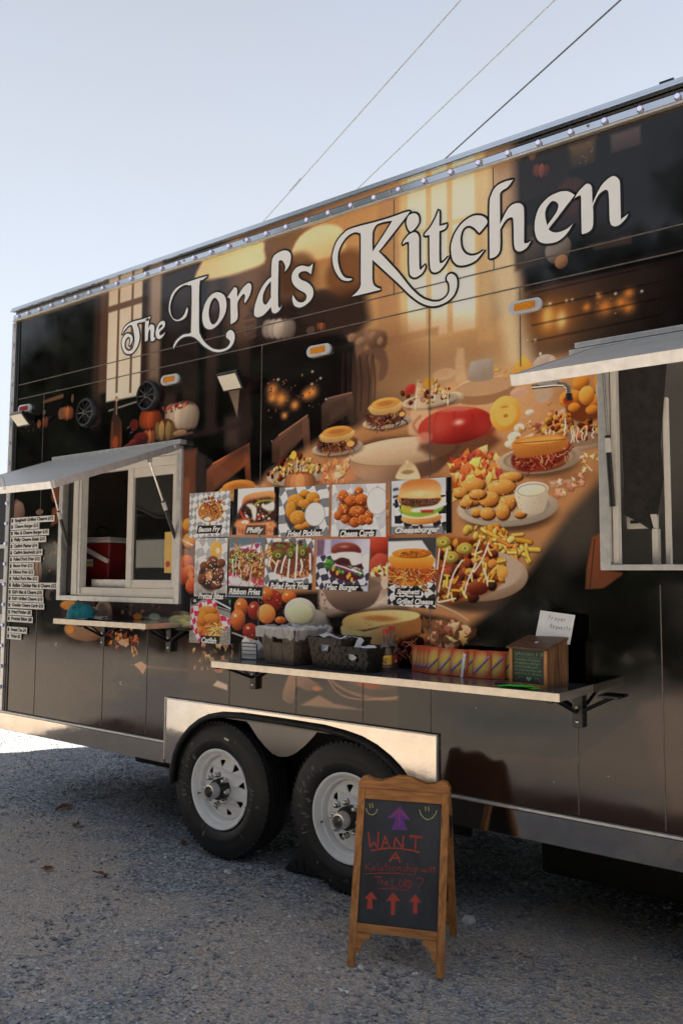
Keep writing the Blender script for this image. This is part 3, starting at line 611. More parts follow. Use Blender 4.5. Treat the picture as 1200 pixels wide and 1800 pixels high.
('e',(-2.86,3.009),.0129,.027,0,(123,72,47),.3,(146,85,56),(88,53,39),1),
('e',(-2.823,3.002),.0128,.0269,0,(105,62,40),.3,(124,73,48),(79,48,36),1),
('e',(-2.841,3.006),.0145,.029,0,(150,88,58),.3,(177,103,68),(102,61,45),1),
('e',(-2.919,3.0),.0369,.026,0,(92,76,66),.3,None,None,1),
('p',[(-3.382,2.98),(-2.702,2.946),(-2.625,2.885),(-3.025,2.823),(-3.379,2.809)],(40,30,32),.0197,.9),
('p',[(-3.33,2.876),(-2.604,2.876),(-2.604,2.329),(-3.33,2.329)],(37,29,32),.0322,.95),
('p',[(-2.7,2.834),(-2.684,2.834),(-2.684,2.461),(-2.7,2.461)],(64,46,42),.0125,.6),
('p',[(-2.661,2.828),(-2.646,2.828),(-2.646,2.456),(-2.661,2.456)],(64,46,42),.0124,.6),
('p',[(-2.623,2.822),(-2.608,2.822),(-2.608,2.452),(-2.623,2.452)],(64,46,42),.0123,.6),
('p',[(-2.585,2.816),(-2.57,2.816),(-2.57,2.448),(-2.585,2.448)],(64,46,42),.0123,.6),
('p',[(-2.548,2.81),(-2.533,2.81),(-2.533,2.444),(-2.548,2.444)],(64,46,42),.0122,.6),
('p',[(-2.511,2.804),(-2.496,2.804),(-2.496,2.44),(-2.511,2.44)],(64,46,42),.0121,.6),
('g',(-3.201,2.703),.039,.033,(240,150,70),.95),
('g',(-3.204,2.653),.032,.027,(240,150,70),.95),
('g',(-3.134,2.638),.047,.04,(240,150,70),.95),
('g',(-2.948,2.637),.03,.026,(240,150,70),.95),
('g',(-2.907,2.647),.037,.032,(240,150,70),.95),
('g',(-3.031,2.589),.03,.026,(240,150,70),.95),
('g',(-3.107,2.539),.023,.02,(240,150,70),.95),
('k','crumb',[(-3.264,2.758),(-2.859,2.765),(-2.857,2.542),(-3.238,2.521)],[(110,72,52),(70,50,44),(150,96,60),(52,40,40)],.0163,60,8),
('g',(-3.158,2.753),.009,.007,(240,225,210),.9),
('g',(-2.904,2.762),.008,.006,(240,225,210),.9),
('g',(-2.907,2.692),.008,.006,(240,225,210),.9),
('g',(-2.805,2.593),.008,.006,(240,225,210),.9),
('g',(-2.846,2.716),.008,.006,(240,225,210),.9),
('p',[(-2.671,2.924),(-2.64,2.93),(-2.59,2.931),(-2.549,2.928),(-2.528,2.921),(-2.516,2.911),(-2.512,2.897),(-2.519,2.876),(-2.534,2.851),(-2.549,2.826),(-2.561,2.795),(-2.574,2.764),(-2.586,2.755),(-2.596,2.786),(-2.605,2.84),(-2.617,2.884),(-2.64,2.905),(-2.665,2.917)],(126,94,74),.0124,1),
('p',[(-2.549,2.919),(-2.545,2.931),(-2.532,2.935),(-2.512,2.933),(-2.479,2.927),(-2.438,2.914),(-2.41,2.897),(-2.401,2.869),(-2.404,2.836),(-2.417,2.814),(-2.444,2.807),(-2.481,2.81),(-2.512,2.823),(-2.531,2.851),(-2.544,2.889)],(150,112,86),.0122,1,(100,70,54),(-2.512,2.927),(-2.475,2.823)),
('p',[(-2.564,2.819),(-2.527,2.824),(-2.474,2.825),(-2.432,2.816),(-2.411,2.792),(-2.4,2.758),(-2.396,2.726),(-2.398,2.699),(-2.406,2.675),(-2.417,2.657),(-2.432,2.647),(-2.449,2.644),(-2.46,2.651),(-2.457,2.674),(-2.448,2.706),(-2.446,2.734),(-2.457,2.752),(-2.475,2.767),(-2.493,2.777),(-2.513,2.782),(-2.533,2.783),(-2.549,2.786),(-2.562,2.797),(-2.571,2.81)],(112,80,64),.0091,1),
('p',[(-2.624,2.792),(-2.549,2.799),(-2.504,2.621),(-2.51,2.441),(-2.584,2.449),(-2.631,2.638)],(84,60,50),.0184,.8),
('s',[(-2.616,2.806),(-2.601,2.665),(-2.607,2.512)],.0092,(56,40,38),.0092,.8),
('s',[(-2.579,2.8),(-2.563,2.66),(-2.57,2.508)],.0092,(56,40,38),.0092,.8),
('s',[(-2.53,2.792),(-2.515,2.653),(-2.522,2.502)],.0091,(56,40,38),.0091,.8),
('s',[(-2.493,2.787),(-2.478,2.648),(-2.485,2.498)],.0091,(56,40,38),.0091,.8),
('e',(-2.632,2.905),.0379,.0312,0,(150,114,88),.5,(186,146,112),(96,68,54),1),
('e',(-2.572,2.876),.0447,.0309,0,(150,114,88),.5,(186,146,112),(96,68,54),1),
('e',(-2.494,2.893),.0328,.0306,0,(150,114,88),.5,(186,146,112),(96,68,54),1),
('e',(-2.446,2.855),.0252,.0303,0,(150,114,88),.5,(186,146,112),(96,68,54),1),
('p',[(-2.837,2.565),(-2.789,2.597),(-2.631,2.608),(-2.619,2.581),(-2.607,2.445),(-2.641,2.443),(-2.66,2.488),(-2.788,2.44),(-2.796,2.428),(-2.836,2.426)],(96,72,62),.0078,1,(67,50,43),(-2.837,2.603),(-2.836,2.47)),
('s',[(-2.789,2.597),(-2.631,2.608)],.0062,(163,122,105),.0047,1),
('p',[(-2.785,2.565),(-2.665,2.587),(-2.664,2.513),(-2.78,2.464)],(82,61,53),.0062,1),
('p',[(-3.2,2.395),(-3.148,2.429),(-2.938,2.52),(-2.925,2.493),(-2.911,2.294),(-2.948,2.291),(-2.97,2.395),(-3.146,2.266),(-3.154,2.276),(-3.198,2.273)],(112,78,62),.0081,1,(78,54,43),(-3.201,2.434),(-3.199,2.319)),
('s',[(-3.148,2.429),(-2.938,2.52)],.0065,(190,132,105),.0049,1),
('p',[(-3.143,2.396),(-2.975,2.498),(-2.974,2.421),(-3.137,2.291)],(96,67,53),.0065,1),
('p',[(-3.742,2.27),(-3.683,2.308),(-3.38,2.402),(-3.375,2.374),(-3.357,2.132),(-3.398,2.128),(-3.414,2.27),(-3.679,2.134),(-3.688,2.11),(-3.738,2.106)],(140,78,50),.0086,1,(98,54,35),(-3.743,2.313),(-3.739,2.155)),
('s',[(-3.683,2.308),(-3.38,2.402)],.0069,(238,132,85),.0052,1),
('p',[(-3.678,2.273),(-3.421,2.379),(-3.42,2.297),(-3.67,2.161)],(120,67,43),.0069,1),
('p',[(-3.962,2.415),(-3.822,2.415),(-3.822,1.67),(-3.962,1.67)],(120,66,42),.0213,.85),
('p',[(-3.938,2.237),(-3.886,2.237),(-3.886,1.67),(-3.938,1.67)],(150,88,54),.0142,.6),
('p',[(-3.828,2.369),(-3.741,2.369),(-3.741,2.122),(-3.828,2.122)],(54,38,34),.0212,1),
('p',[(-3.56,2.546),(-3.372,2.546),(-3.372,2.341),(-3.56,2.341)],(62,46,42),.041,.7),
('p',[(-3.582,2.782),(-3.462,2.776),(-3.481,2.565),(-3.516,2.649)],(108,90,78),.0069,1,(140,120,104),(-3.567,2.78),(-3.486,2.583)),
('k','crumb',[(-3.577,2.781),(-3.472,2.774),(-3.487,2.6)],[(150,130,112),(84,68,60)],.0069,40,4),
('p',[(-3.587,2.577),(-3.468,2.581),(-3.473,2.41),(-3.583,2.403)],(78,62,56),.0414,.8),
('s',[(-4.743,2.451),(-3.373,2.529)],.0328,(58,42,44),.0219,.8),
('e',(-4.255,2.638),.1071,.0755,0,(120,48,32),.2,None,None,1),
('e',(-4.278,2.644),.1179,.0795,0,(80,28,24),.1,None,None,1),
('e',(-4.361,2.653),.0323,.0657,0,(127,54,28),.3,(150,64,33),(103,41,26),1),
('e',(-4.196,2.635),.0312,.0645,0,(103,44,23),.3,(122,52,27),(91,36,23),1),
('e',(-4.345,2.651),.0353,.0691,0,(150,64,33),.3,(177,75,39),(115,46,28),1),
('e',(-4.212,2.636),.0343,.0681,0,(126,54,28),.3,(149,64,33),(103,41,26),1),
('e',(-4.315,2.648),.0381,.0724,0,(173,74,38),.3,(204,87,45),(126,51,31),1),
('e',(-4.241,2.64),.0375,.0718,0,(149,64,33),.3,(176,75,39),(114,46,28),1),
('e',(-4.278,2.644),.0408,.0757,0,(196,84,44),.3,(231,99,51),(138,56,34),1),
('e',(-3.969,2.631),.1703,.1035,0,(92,68,58),.1,None,None,1),
('e',(-4.09,2.645),.0472,.086,0,(145,127,109),.3,(171,150,128),(118,97,83),1),
('e',(-3.852,2.618),.0446,.0836,0,(118,103,89),.3,(140,122,105),(105,85,73),1),
('e',(-4.071,2.643),.0508,.0898,0,(168,147,126),.3,(198,173,148),(130,107,92),1),
('e',(-3.87,2.62),.0485,.0877,0,(141,123,105),.3,(166,145,124),(116,95,81),1),
('e',(-4.037,2.639),.0542,.0934,0,(190,166,142),.3,(224,196,168),(141,117,100),1),
('e',(-3.903,2.624),.0525,.0919,0,(163,143,122),.3,(192,168,144),(127,105,90),1),
('e',(-3.993,2.634),.0574,.0969,0,(212,186,159),.3,(251,219,188),(152,127,108),1),
('e',(-3.946,2.629),.0568,.0964,0,(185,162,139),.3,(219,191,164),(138,115,98),1),
('k','leaf',[(-4.162,2.713),(-3.919,2.72),(-3.876,2.693),(-4.133,2.672)],[(160,62,40),(196,110,56),(140,40,36),(110,44,36)],.0221,26,7),
('e',(-4.129,2.557),.1025,.0818,0,(96,60,36),.1,None,None,1),
('e',(-4.202,2.564),.0281,.0676,0,(133,104,65),.3,(158,122,76),(114,82,50),1),
('e',(-4.058,2.55),.0272,.0664,0,(109,84,53),.3,(128,100,62),(102,72,44),1),
('e',(-4.161,2.56),.0331,.0746,0,(181,141,88),.3,(214,166,104),(138,100,62),1),
('e',(-4.097,2.554),.0326,.074,0,(157,122,76),.3,(185,144,90),(126,91,56),1),
('e',(-4.28,2.531),.0707,.0594,0,(98,40,30),.1,None,None,1),
('e',(-4.329,2.536),.0192,.0489,0,(135,76,41),.3,(159,90,49),(116,58,35),1),
('e',(-4.23,2.526),.0188,.0484,0,(110,62,33),.3,(130,73,40),(104,51,31),1),
('e',(-4.311,2.534),.0219,.0528,0,(171,97,52),.3,(202,114,62),(134,68,41),1),
('e',(-4.248,2.528),.0216,.0524,0,(146,83,45),.3,(173,98,53),(122,61,37),1),
('e',(-4.28,2.531),.0245,.0566,0,(208,118,64),.3,(245,139,75),(153,79,47),1),
('e',(-4.371,2.525),.0925,.0533,0,(112,30,34),.25,(150,44,46),(60,18,24),1),
('e',(-4.44,2.627),.0529,.0462,0,(110,36,32),.25,None,None,1),
('e',(-3.987,2.528),.0742,.0219,0,(170,120,82),.3,(214,170,126),None,1),
('s',[(-4.046,2.508),(-3.871,2.519)],.0109,(120,92,76),.0073,1),
('e',(-4.481,2.482),.0533,.0346,0,(122,48,38),.3,(190,90,60),(60,24,24),1),
('e',(-4.447,2.502),.0529,.0345,0,(122,48,38),.3,(190,90,60),(60,24,24),1),
('e',(-4.517,2.47),.0537,.0348,0,(122,48,38),.3,(190,90,60),(60,24,24),1),
('p',[(-4.685,2.681),(-4.68,2.707),(-4.674,2.713),(-4.668,2.727),(-4.662,2.762),(-4.655,2.805),(-4.648,2.835),(-4.639,2.846),(-4.63,2.845),(-4.623,2.831),(-4.619,2.8),(-4.617,2.757),(-4.612,2.72),(-4.6,2.701),(-4.584,2.688),(-4.573,2.661),(-4.565,2.602),(-4.562,2.528),(-4.571,2.475),(-4.606,2.452),(-4.653,2.448),(-4.688,2.469),(-4.696,2.53),(-4.691,2.615)],(66,46,42),.0079,.95,(120,62,40),(-4.663,2.758),(-4.633,2.48)),
('s',[(-4.635,2.833),(-4.631,2.722)],.0079,(200,160,120),.0059,1),
('s',[(-4.672,2.672),(-4.67,2.491)],.0059,(170,120,90),.0059,.8),
('e',(-4.635,2.527),.0367,.0549,0,(190,84,44),.4,None,None,1),
('e',(-4.629,2.824),.0245,.0158,0,(190,150,110),.3,None,None,1),
('s',[(-4.585,2.663),(-4.578,2.483)],.0047,(150,104,84),.0047,.7),
('e',(-4.493,2.61),.0238,.0155,0,(30,24,26),.2,(190,180,170),None,1),
('e',(-4.461,2.572),.0236,.0154,0,(30,24,26),.2,(190,180,170),None,1),
('p',[(-5.512,2.928),(-5.253,2.946),(-5.252,2.916),(-5.51,2.902)],(120,84,54),.0086,.9),
('e',(-5.196,2.796),.079,.0616,0,(60,34,32),.1,None,None,1),
('e',(-5.252,2.803),.0215,.0508,0,(114,66,40),.3,(134,78,47),(87,50,36),1),
('e',(-5.141,2.79),.021,.0502,0,(93,54,32),.3,(110,63,38),(76,44,32),1),
('e',(-5.232,2.8),.0245,.0548,0,(145,84,51),.3,(171,99,60),(102,59,41),1),
('e',(-5.161,2.792),.0241,.0544,0,(124,71,43),.3,(146,84,51),(92,52,37),1),
('e',(-5.196,2.796),.0273,.0587,0,(176,102,62),.3,(207,120,73),(118,68,47),1),
('e',(-5.274,2.801),.0421,.0507,0,(120,80,58),.3,None,None,1),
('e',(-5.472,2.76),.0455,.0497,0,(60,34,30),.1,None,None,1),
('e',(-5.505,2.764),.0123,.0408,0,(97,53,33),.3,(115,62,39),(78,43,31),1),
('e',(-5.441,2.757),.0122,.0406,0,(79,43,27),.3,(93,51,32),(69,38,28),1),
('e',(-5.487,2.762),.0146,.0452,0,(132,72,45),.3,(156,85,54),(96,53,37),1),
('e',(-5.458,2.758),.0145,.0451,0,(114,62,39),.3,(135,73,46),(87,48,34),1),
('e',(-5.553,2.756),.0296,.039,0,(128,72,48),.3,None,None,1),
('e',(-5.491,2.835),.022,.0259,0,(120,92,80),.3,None,None,1),
('k','crumb',[(-5.823,2.785),(-5.623,2.794),(-5.617,2.689),(-5.801,2.69)],[(96,78,66),(64,52,46)],.0132,30,2),
('k','crumb',[(-5.591,3.007),(-5.286,3.034),(-5.268,2.956),(-5.558,2.951)],[(90,60,52),(60,44,44)],.0129,24,9),
('e',(-5.14,2.897),.0205,.0376,0,(104,72,58),.3,None,None,1),
('p',[(-5.808,2.663),(-4.776,2.663),(-4.776,2.37),(-5.808,2.37)],(32,29,36),.0418,.8),
('e',(-5.28,2.53),.049,.0587,0,(26,22,24),.4,None,None,1),
('p',[(-5.856,2.085),(-5.857,2.125),(-5.855,2.166),(-5.847,2.194),(-5.83,2.204),(-5.807,2.202),(-5.785,2.19),(-5.764,2.168),(-5.745,2.135),(-5.733,2.101),(-5.728,2.064),(-5.73,2.024),(-5.741,1.994),(-5.768,1.976),(-5.804,1.969),(-5.833,1.975),(-5.847,2.002),(-5.853,2.044)],(110,84,76),.0087,1),
('e',(-5.785,2.082),.0926,.1129,0,(120,92,82),.15,(150,118,104),(70,52,48),1),
('p',[(-5.349,2.106),(-5.211,2.161),(-5.204,2.017),(-5.356,1.981)],(150,84,54),.0165,.8),
('e',(-5.298,2.207),.0842,.0748,0,(120,62,44),.4,None,None,1),
('e',(-5.507,2.092),.0585,.0254,0,(120,92,82),.3,None,None,1),
('k','blob',[(-5.484,1.714),(-5.227,1.936),(-5.194,1.591),(-5.296,1.549)],[(120,72,56),(96,64,54),(150,84,60),(80,60,54)],.0327,16,11),
('e',(-5.51,1.651),.0656,.1085,0,(140,112,98),.2,(170,138,120),(90,68,60),1),
('e',(-5.342,1.487),.0704,.0571,0,(92,78,72),.3,None,(40,34,34),1),
('e',(-5.314,1.484),.035,.0326,0,(34,28,30),.3,None,None,1),
('e',(-3.896,1.944),.0515,.0425,0,(232,148,50),.15,(250,184,90),(160,86,32),1),
('e',(-3.878,1.845),.0666,.0493,0,(226,138,46),.15,(248,172,80),(150,80,30),1),
('s',[(-3.967,1.868),(-3.935,1.846),(-3.851,1.816)],.0106,(230,210,190),.0053,1),
('s',[(-3.965,1.811),(-3.871,1.789)],.0106,(60,44,38),.0071,1),
('e',(-3.9,1.705),.0669,.0562,0,(206,84,40),.15,(250,160,90),(110,30,24),1),
('e',(-3.867,1.642),.0663,.0558,0,(206,84,40),.15,(250,160,90),(110,30,24),1),
('e',(-3.928,1.628),.0672,.0562,0,(206,84,40),.15,(250,160,90),(110,30,24),1),
('e',(-3.844,1.565),.0659,.0556,0,(206,84,40),.15,(250,160,90),(110,30,24),1),
('e',(-3.861,1.635),.0356,.0314,0,(250,170,110),.5,None,None,.7),
('k','crumb',[(-3.953,1.74),(-3.819,1.739),(-3.813,1.531),(-3.946,1.529)],[(255,220,180),(160,50,30)],.0105,26,3),
('p',[(-3.923,1.513),(-3.81,1.513),(-3.81,1.357),(-3.923,1.357)],(34,24,28),.0208,.9),
('e',(-3.942,1.389),.1035,.0244,0,(120,116,74),.3,(214,208,160),(70,66,44),1),
('e',(-3.921,1.369),.103,.0244,0,(168,164,112),.3,(214,208,160),(70,66,44),1),
('e',(-3.899,1.349),.1024,.0243,0,(120,116,74),.3,(214,208,160),(70,66,44),1),
('e',(-3.878,1.329),.1019,.0242,0,(168,164,112),.3,(214,208,160),(70,66,44),1),
('e',(-3.857,1.309),.1013,.0241,0,(120,116,74),.3,(214,208,160),(70,66,44),1),
('p',[(-5.182,1.475),(-3.932,1.475),(-3.932,1.296),(-5.182,1.296)],(70,50,44),.0373,.8),
('e',(-5.097,1.416),.1338,.0397,0,(196,126,50),.3,(226,160,70),None,1),
('p',[(-5.012,1.45),(-4.993,1.465),(-4.96,1.468),(-4.921,1.467),(-4.872,1.467),(-4.818,1.462),(-4.78,1.447),(-4.76,1.412),(-4.756,1.366),(-4.774,1.332),(-4.833,1.317),(-4.915,1.314),(-4.979,1.325),(-5.008,1.361),(-5.017,1.411)],(60,30,26),.0117,1),
('k','fry',[(-4.999,1.45),(-4.767,1.455),(-4.749,1.318),(-4.979,1.317)],[(196,120,60),(150,60,40),(110,30,30),(214,150,80)],.0232,26,12),
('e',(-4.713,1.357),.1048,.1142,0,(150,126,108),.1,(186,160,140),(110,88,74),1),
('e',(-4.726,1.357),.0741,.0915,0,(122,98,84),.2,None,None,1),
('k','leaf',[(-4.516,1.438),(-4.147,1.461),(-4.144,1.383),(-4.513,1.352)],[(70,46,42),(96,60,48),(54,38,36),(140,90,60)],.0329,26,13),
('e',(-4.356,1.361),.0512,.0256,0,(206,132,52),.3,None,None,1),
('e',(-4.188,1.367),.0658,.0251,0,(150,160,140),.3,None,None,1),
('e',(-3.972,1.353),.0938,.035,0,(170,164,110),.3,(210,204,150),None,1),
('p',[(-5.985,1.173),(-3.876,1.259),(-3.438,1.176),(-1.175,1.125),(-.761,1.164),(-.781,.461),(-5.939,.514)],(62,40,31),.0287,.95),
('p',[(-5.977,1.066),(-4.024,1.0),(-4.011,.586),(-5.942,.556)],(60,42,34),.1142,.6),
('e',(-4.923,1.249),.2447,.0776,0,(176,120,80),.12,(206,152,106),(120,84,62),1),
('e',(-4.924,1.264),.2126,.0582,0,(150,112,86),.15,None,None,1),
('e',(-5.081,1.25),.0466,.0316,0,(236,140,52),.3,None,None,1),
('k','leaf',[(-4.771,1.256),(-4.365,1.288),(-4.361,1.193),(-4.594,1.143),(-4.742,1.165)],[(196,100,50),(214,130,70),(120,56,38),(170,70,44)],.0373,40,14),
('p',[(-4.56,1.19),(-4.501,1.215),(-4.43,1.182),(-4.464,1.158),(-4.523,1.17)],(206,170,146),.0055,1),
('k','leaf',[(-4.42,1.226),(-4.334,1.238),(-4.357,1.102),(-4.404,1.117)],[(214,140,64),(190,110,50)],.0292,10,15),
('p',[(-4.325,1.276),(-3.925,1.276),(-3.925,1.057),(-4.325,1.057)],(46,37,36),.0495,.85),
('p',[(-4.384,1.053),(-4.311,1.08),(-4.232,1.049),(-4.264,1.032),(-4.285,.995),(-4.332,1.027)],(196,150,116),.0072,1),
('s',[(-4.232,1.049),(-3.87,1.053)],.014,(120,84,70),.014,.7),
('p',[(-4.53,1.166),(-4.489,1.166),(-4.489,.927),(-4.53,.927)],(44,34,30),.0111,.6),
('e',(-5.232,1.135),.048,.02,0,(120,110,100),.4,None,None,1),
('e',(-5.218,1.136),.0205,.0159,0,(30,26,26),.3,None,None,1),
('e',(-4.495,.924),.0409,.0183,0,(120,110,100),.4,None,None,1),
('e',(-4.484,.925),.0175,.0146,0,(30,26,26),.3,None,None,1),
('p',[(-3.875,1.218),(-3.626,1.164),(-3.621,.998),(-3.868,.978)],(92,64,48),.0405,.8),
('k','leaf',[(-3.849,1.213),(-3.485,1.232),(-3.392,1.146),(-3.482,1.107),(-3.819,1.05)],[(150,112,82),(196,150,110),(110,78,58),(84,60,48)],.0432,36,16),
('p',[(-3.65,.979),(-3.612,1.012),(-3.526,.993),(-3.526,.96)],(214,186,158),.0066,1),
('e',(-3.604,1.072),.0475,.0199,0,(176,96,60),.4,None,None,1),
('p',[(-3.1,.953),(-3.097,.989),(-3.079,1.037),(-3.06,1.074),(-3.043,1.092),(-3.024,1.1),(-3.003,1.103),(-2.978,1.101),(-2.951,1.094),(-2.922,1.085),(-2.887,1.072),(-2.852,1.057),(-2.826,1.044),(-2.813,1.035),(-2.81,1.027),(-2.818,1.021),(-2.845,1.016),(-2.884,1.013),(-2.921,1.012),(-2.952,1.018),(-2.98,1.026),(-3.002,1.023),(-3.009,.998),(-3.009,.961),(-3.017,.936),(-3.044,.93),(-3.079,.936)],(180,136,104),.0061,.95,(120,90,72),(-3.044,1.091),(-2.96,.942)),
('p',[(-2.968,.929),(-2.841,.995),(-2.741,.962),(-2.541,.947),(-2.688,.938)],(176,140,112),.0089,.9),
('e',(-2.857,1.029),.0352,.015,0,(200,120,60),.4,None,None,1),
('e',(-2.47,1.131),.3336,.1314,0,(150,110,82),.06,None,None,1),
('e',(-2.47,1.139),.3231,.1229,0,(86,66,54),.06,None,None,1),
('e',(-2.488,1.147),.2825,.1032,0,(112,84,66),.2,None,None,1),
('e',(-2.513,1.079),.0852,.0258,0,(170,84,44),.3,(214,110,60),None,1),
('s',[(-2.784,1.089),(-2.762,1.065),(-2.73,1.033),(-2.688,1.009),(-2.636,.999),(-2.574,.998),(-2.505,1.002),(-2.419,1.015),(-2.328,1.033),(-2.264,1.047)],.0087,(206,160,120),.0058,.8),
('s',[(-2.264,.983),(-2.118,.97)],.0055,(140,106,86),.0082,.6),
('p',[(-1.272,2.032),(-.727,2.333),(-.753,1.424),(-1.424,.862),(-2.331,.796),(-2.331,1.242),(-2.006,1.423),(-1.693,1.666)],(22,18,19),.02,1),
('p',[(-1.271,2.081),(-1.277,1.763),(-1.435,1.691),(-1.595,1.769)],(78,71,64),.0745,.9),  # this and the next two: grey mirrored blotches painted into the print
('g',(-1.406,1.915),.154,.225,(84,76,68),.75),
('g',(-1.529,1.641),.106,.151,(56,52,50),.6),
('p',[(-1.359,1.666),(-1.331,1.801),(-1.301,1.817),(-1.272,1.799),(-1.274,1.661),(-1.202,1.651),(-1.202,1.618),(-1.286,1.581),(-1.366,1.578)],(140,80,52),.0061,1,(112,64,44),(-1.331,1.813),(-1.31,1.578)),
('s',[(-1.321,1.793),(-1.345,1.583)],.0037,(70,38,28),.0037,1),
('p',[(-1.202,1.642),(-.747,1.643),(-.753,1.424),(-1.44,1.394),(-1.438,1.554),(-1.286,1.581)],(17,15,16),.0094,1),
('p',[(-1.163,1.127),(-.758,1.272),(-.776,.651),(-1.026,.692)],(92,66,52),.0397,.6),
('p',[(-3.364,2.066),(-3.232,2.223),(-2.855,2.368),(-2.547,2.429),(-2.229,2.525),(-2.0,2.575),(-1.697,2.605),(-1.256,2.626),(-1.266,2.075),(-1.432,1.916),(-1.623,1.666),(-1.766,1.51),(-2.038,1.314),(-2.615,1.284),(-3.35,1.343),(-3.547,1.871)],(190,134,88),.0399,1),
('p',[(-2.547,2.429),(-2.0,2.552),(-1.528,2.593),(-1.586,2.443),(-2.129,2.341),(-2.621,2.27)],(186,128,82),.0451,.8),
('p',[(-3.412,2.135),(-2.697,2.276),(-2.065,2.222),(-2.005,1.667),(-3.402,1.669)],(180,120,80),.0667,.7),
('g',(-2.62,2.179),.224,.061,(120,74,48),.5),
('g',(-2.263,2.341),.304,.041,(120,74,48),.5),
('g',(-2.13,2.058),.162,.084,(120,74,48),.5),
('g',(-1.701,2.218),.171,.048,(120,74,48),.5),
('g',(-1.429,2.067),.13,.035,(120,74,48),.5),
('g',(-1.822,1.773),.146,.053,(120,74,48),.5),
('g',(-2.545,1.964),.291,.119,(120,74,48),.5),
('g',(-1.423,2.448),.131,.051,(120,74,48),.5),
('g',(-1.817,2.309),.414,.217,(214,156,104),.4),
('g',(-1.876,2.508),.423,.165,(236,196,146),.6),
('p',[(-2.853,2.195),(-2.332,2.193),(-2.332,2.041),(-2.853,2.133)],(120,76,52),.0301,.8),
('p',[(-2.697,2.307),(-2.474,2.347),(-2.263,2.341),(-2.001,2.295),(-2.098,2.141),(-2.332,2.099),(-2.62,2.118)],(104,72,54),.0146,.95,(120,84,60),(-2.621,2.27),(-2.13,2.115)),
('p',[(-2.674,2.274),(-2.464,2.286),(-2.191,2.29),(-2.007,2.284),(-1.967,2.263),(-1.997,2.232),(-2.033,2.203),(-2.054,2.178),(-2.083,2.155),(-2.124,2.137),(-2.184,2.123),(-2.257,2.114),(-2.332,2.111),(-2.407,2.115),(-2.482,2.124),(-2.546,2.137),(-2.59,2.154),(-2.62,2.176),(-2.643,2.198),(-2.687,2.225),(-2.723,2.253)],(170,124,88),.0087,1,(96,66,52),(-2.367,2.248),(-2.332,2.111)),
('e',(-2.325,2.262),.3369,.0759,0,(150,110,80),.08,None,None,1),
('e',(-2.325,2.265),.3335,.07,0,(206,176,142),.05,(232,206,174),(178,144,112),1),
('e',(-2.325,2.274),.2957,.0525,0,(216,186,152),.15,(236,212,182),(196,160,126),1),
('e',(-1.839,2.544),.1555,.0384,0,(206,166,128),.08,(236,206,170),(170,124,88),1),
('e',(-1.845,2.501),.1797,.0603,0,(150,104,72),.2,None,None,.8),
('e',(-1.845,2.531),.1618,.0439,0,(196,152,112),.1,None,None,1),
('p',[(-1.918,2.653),(-1.913,2.662),(-1.906,2.665),(-1.893,2.665),(-1.866,2.667),(-1.833,2.666),(-1.808,2.663),(-1.798,2.657),(-1.797,2.647),(-1.796,2.634),(-1.794,2.613),(-1.792,2.587),(-1.797,2.568),(-1.81,2.56),(-1.829,2.559),(-1.851,2.56),(-1.879,2.561),(-1.91,2.565),(-1.931,2.576),(-1.934,2.6),(-1.926,2.63)],(178,164,152),.0055,1,(160,138,120),(-1.905,2.667),(-1.875,2.568)),
('p',[(-1.703,2.56),(-1.699,2.58),(-1.687,2.605),(-1.674,2.626),(-1.662,2.639),(-1.651,2.646),(-1.639,2.647),(-1.627,2.638),(-1.615,2.621),(-1.606,2.605),(-1.6,2.589),(-1.597,2.574),(-1.601,2.561),(-1.614,2.554),(-1.635,2.549),(-1.654,2.548),(-1.674,2.548),(-1.693,2.551)],(246,182,82),.0067,1,(226,146,60),(-1.653,2.639),(-1.646,2.552)),
('k','fry',[(-1.796,2.634),(-1.709,2.593),(-1.709,2.556),(-1.797,2.568)],[(236,170,84),(214,140,66),(250,200,120)],.0136,16,20),
('e',(-1.537,2.594),.0599,.0472,0,(182,160,140),.1,(214,196,178),(138,112,92),1),
('e',(-1.551,2.57),.0492,.0157,0,(214,200,184),.3,None,None,1),
('e',(-1.501,2.599),.0188,.0313,0,(200,180,160),.2,None,None,1),
('e',(-1.558,2.645),.0082,.0105,0,(214,200,184),.3,None,None,1),
('p',[(-1.485,2.607),(-1.378,2.616),(-1.374,2.579),(-1.48,2.575)],(226,150,60),.0077,1),
('p',[(-1.999,2.688),(-1.986,2.742),(-1.951,2.736),(-1.943,2.578),(-1.999,2.58)],(226,190,150),.0113,.5),
('e',(-2.063,2.624),.077,.0342,0,(214,180,144),.3,None,None,.6),
('e',(-2.076,2.631),.058,.0228,0,(196,152,112),.3,None,None,.6),
('e',(-2.009,2.497),.063,.0337,0,(212,186,158),.15,(232,210,184),(150,112,84),1),
('e',(-1.664,2.48),.0509,.0266,0,(206,160,130),.2,(226,184,156),None,1),
('e',(-1.544,2.464),.0544,.0627,0,(188,168,150),.4,None,None,.7),
('e',(-1.393,2.342),.1084,.0456,0,(206,180,150),.08,None,(140,110,84),1),
('e',(-1.346,2.375),.1068,.0756,0,(120,60,32),.2,None,None,1),
('e',(-1.37,2.487),.0411,.0381,0,(216,134,48),.12,(244,176,84),(120,58,24),1),
('e',(-1.418,2.422),.0574,.0409,0,(216,134,48),.12,(244,176,84),(120,58,24),1),
('e',(-1.289,2.475),.025,.0501,0,(216,134,48),.12,(244,176,84),(120,58,24),1),
('e',(-1.305,2.397),.0377,.0326,0,(216,134,48),.12,(244,176,84),(120,58,24),1),
('e',(-1.403,2.379),.0311,.0229,0,(216,134,48),.12,(244,176,84),(120,58,24),1),
('e',(-1.321,2.359),.0328,.0226,0,(216,134,48),.12,(244,176,84),(120,58,24),1),
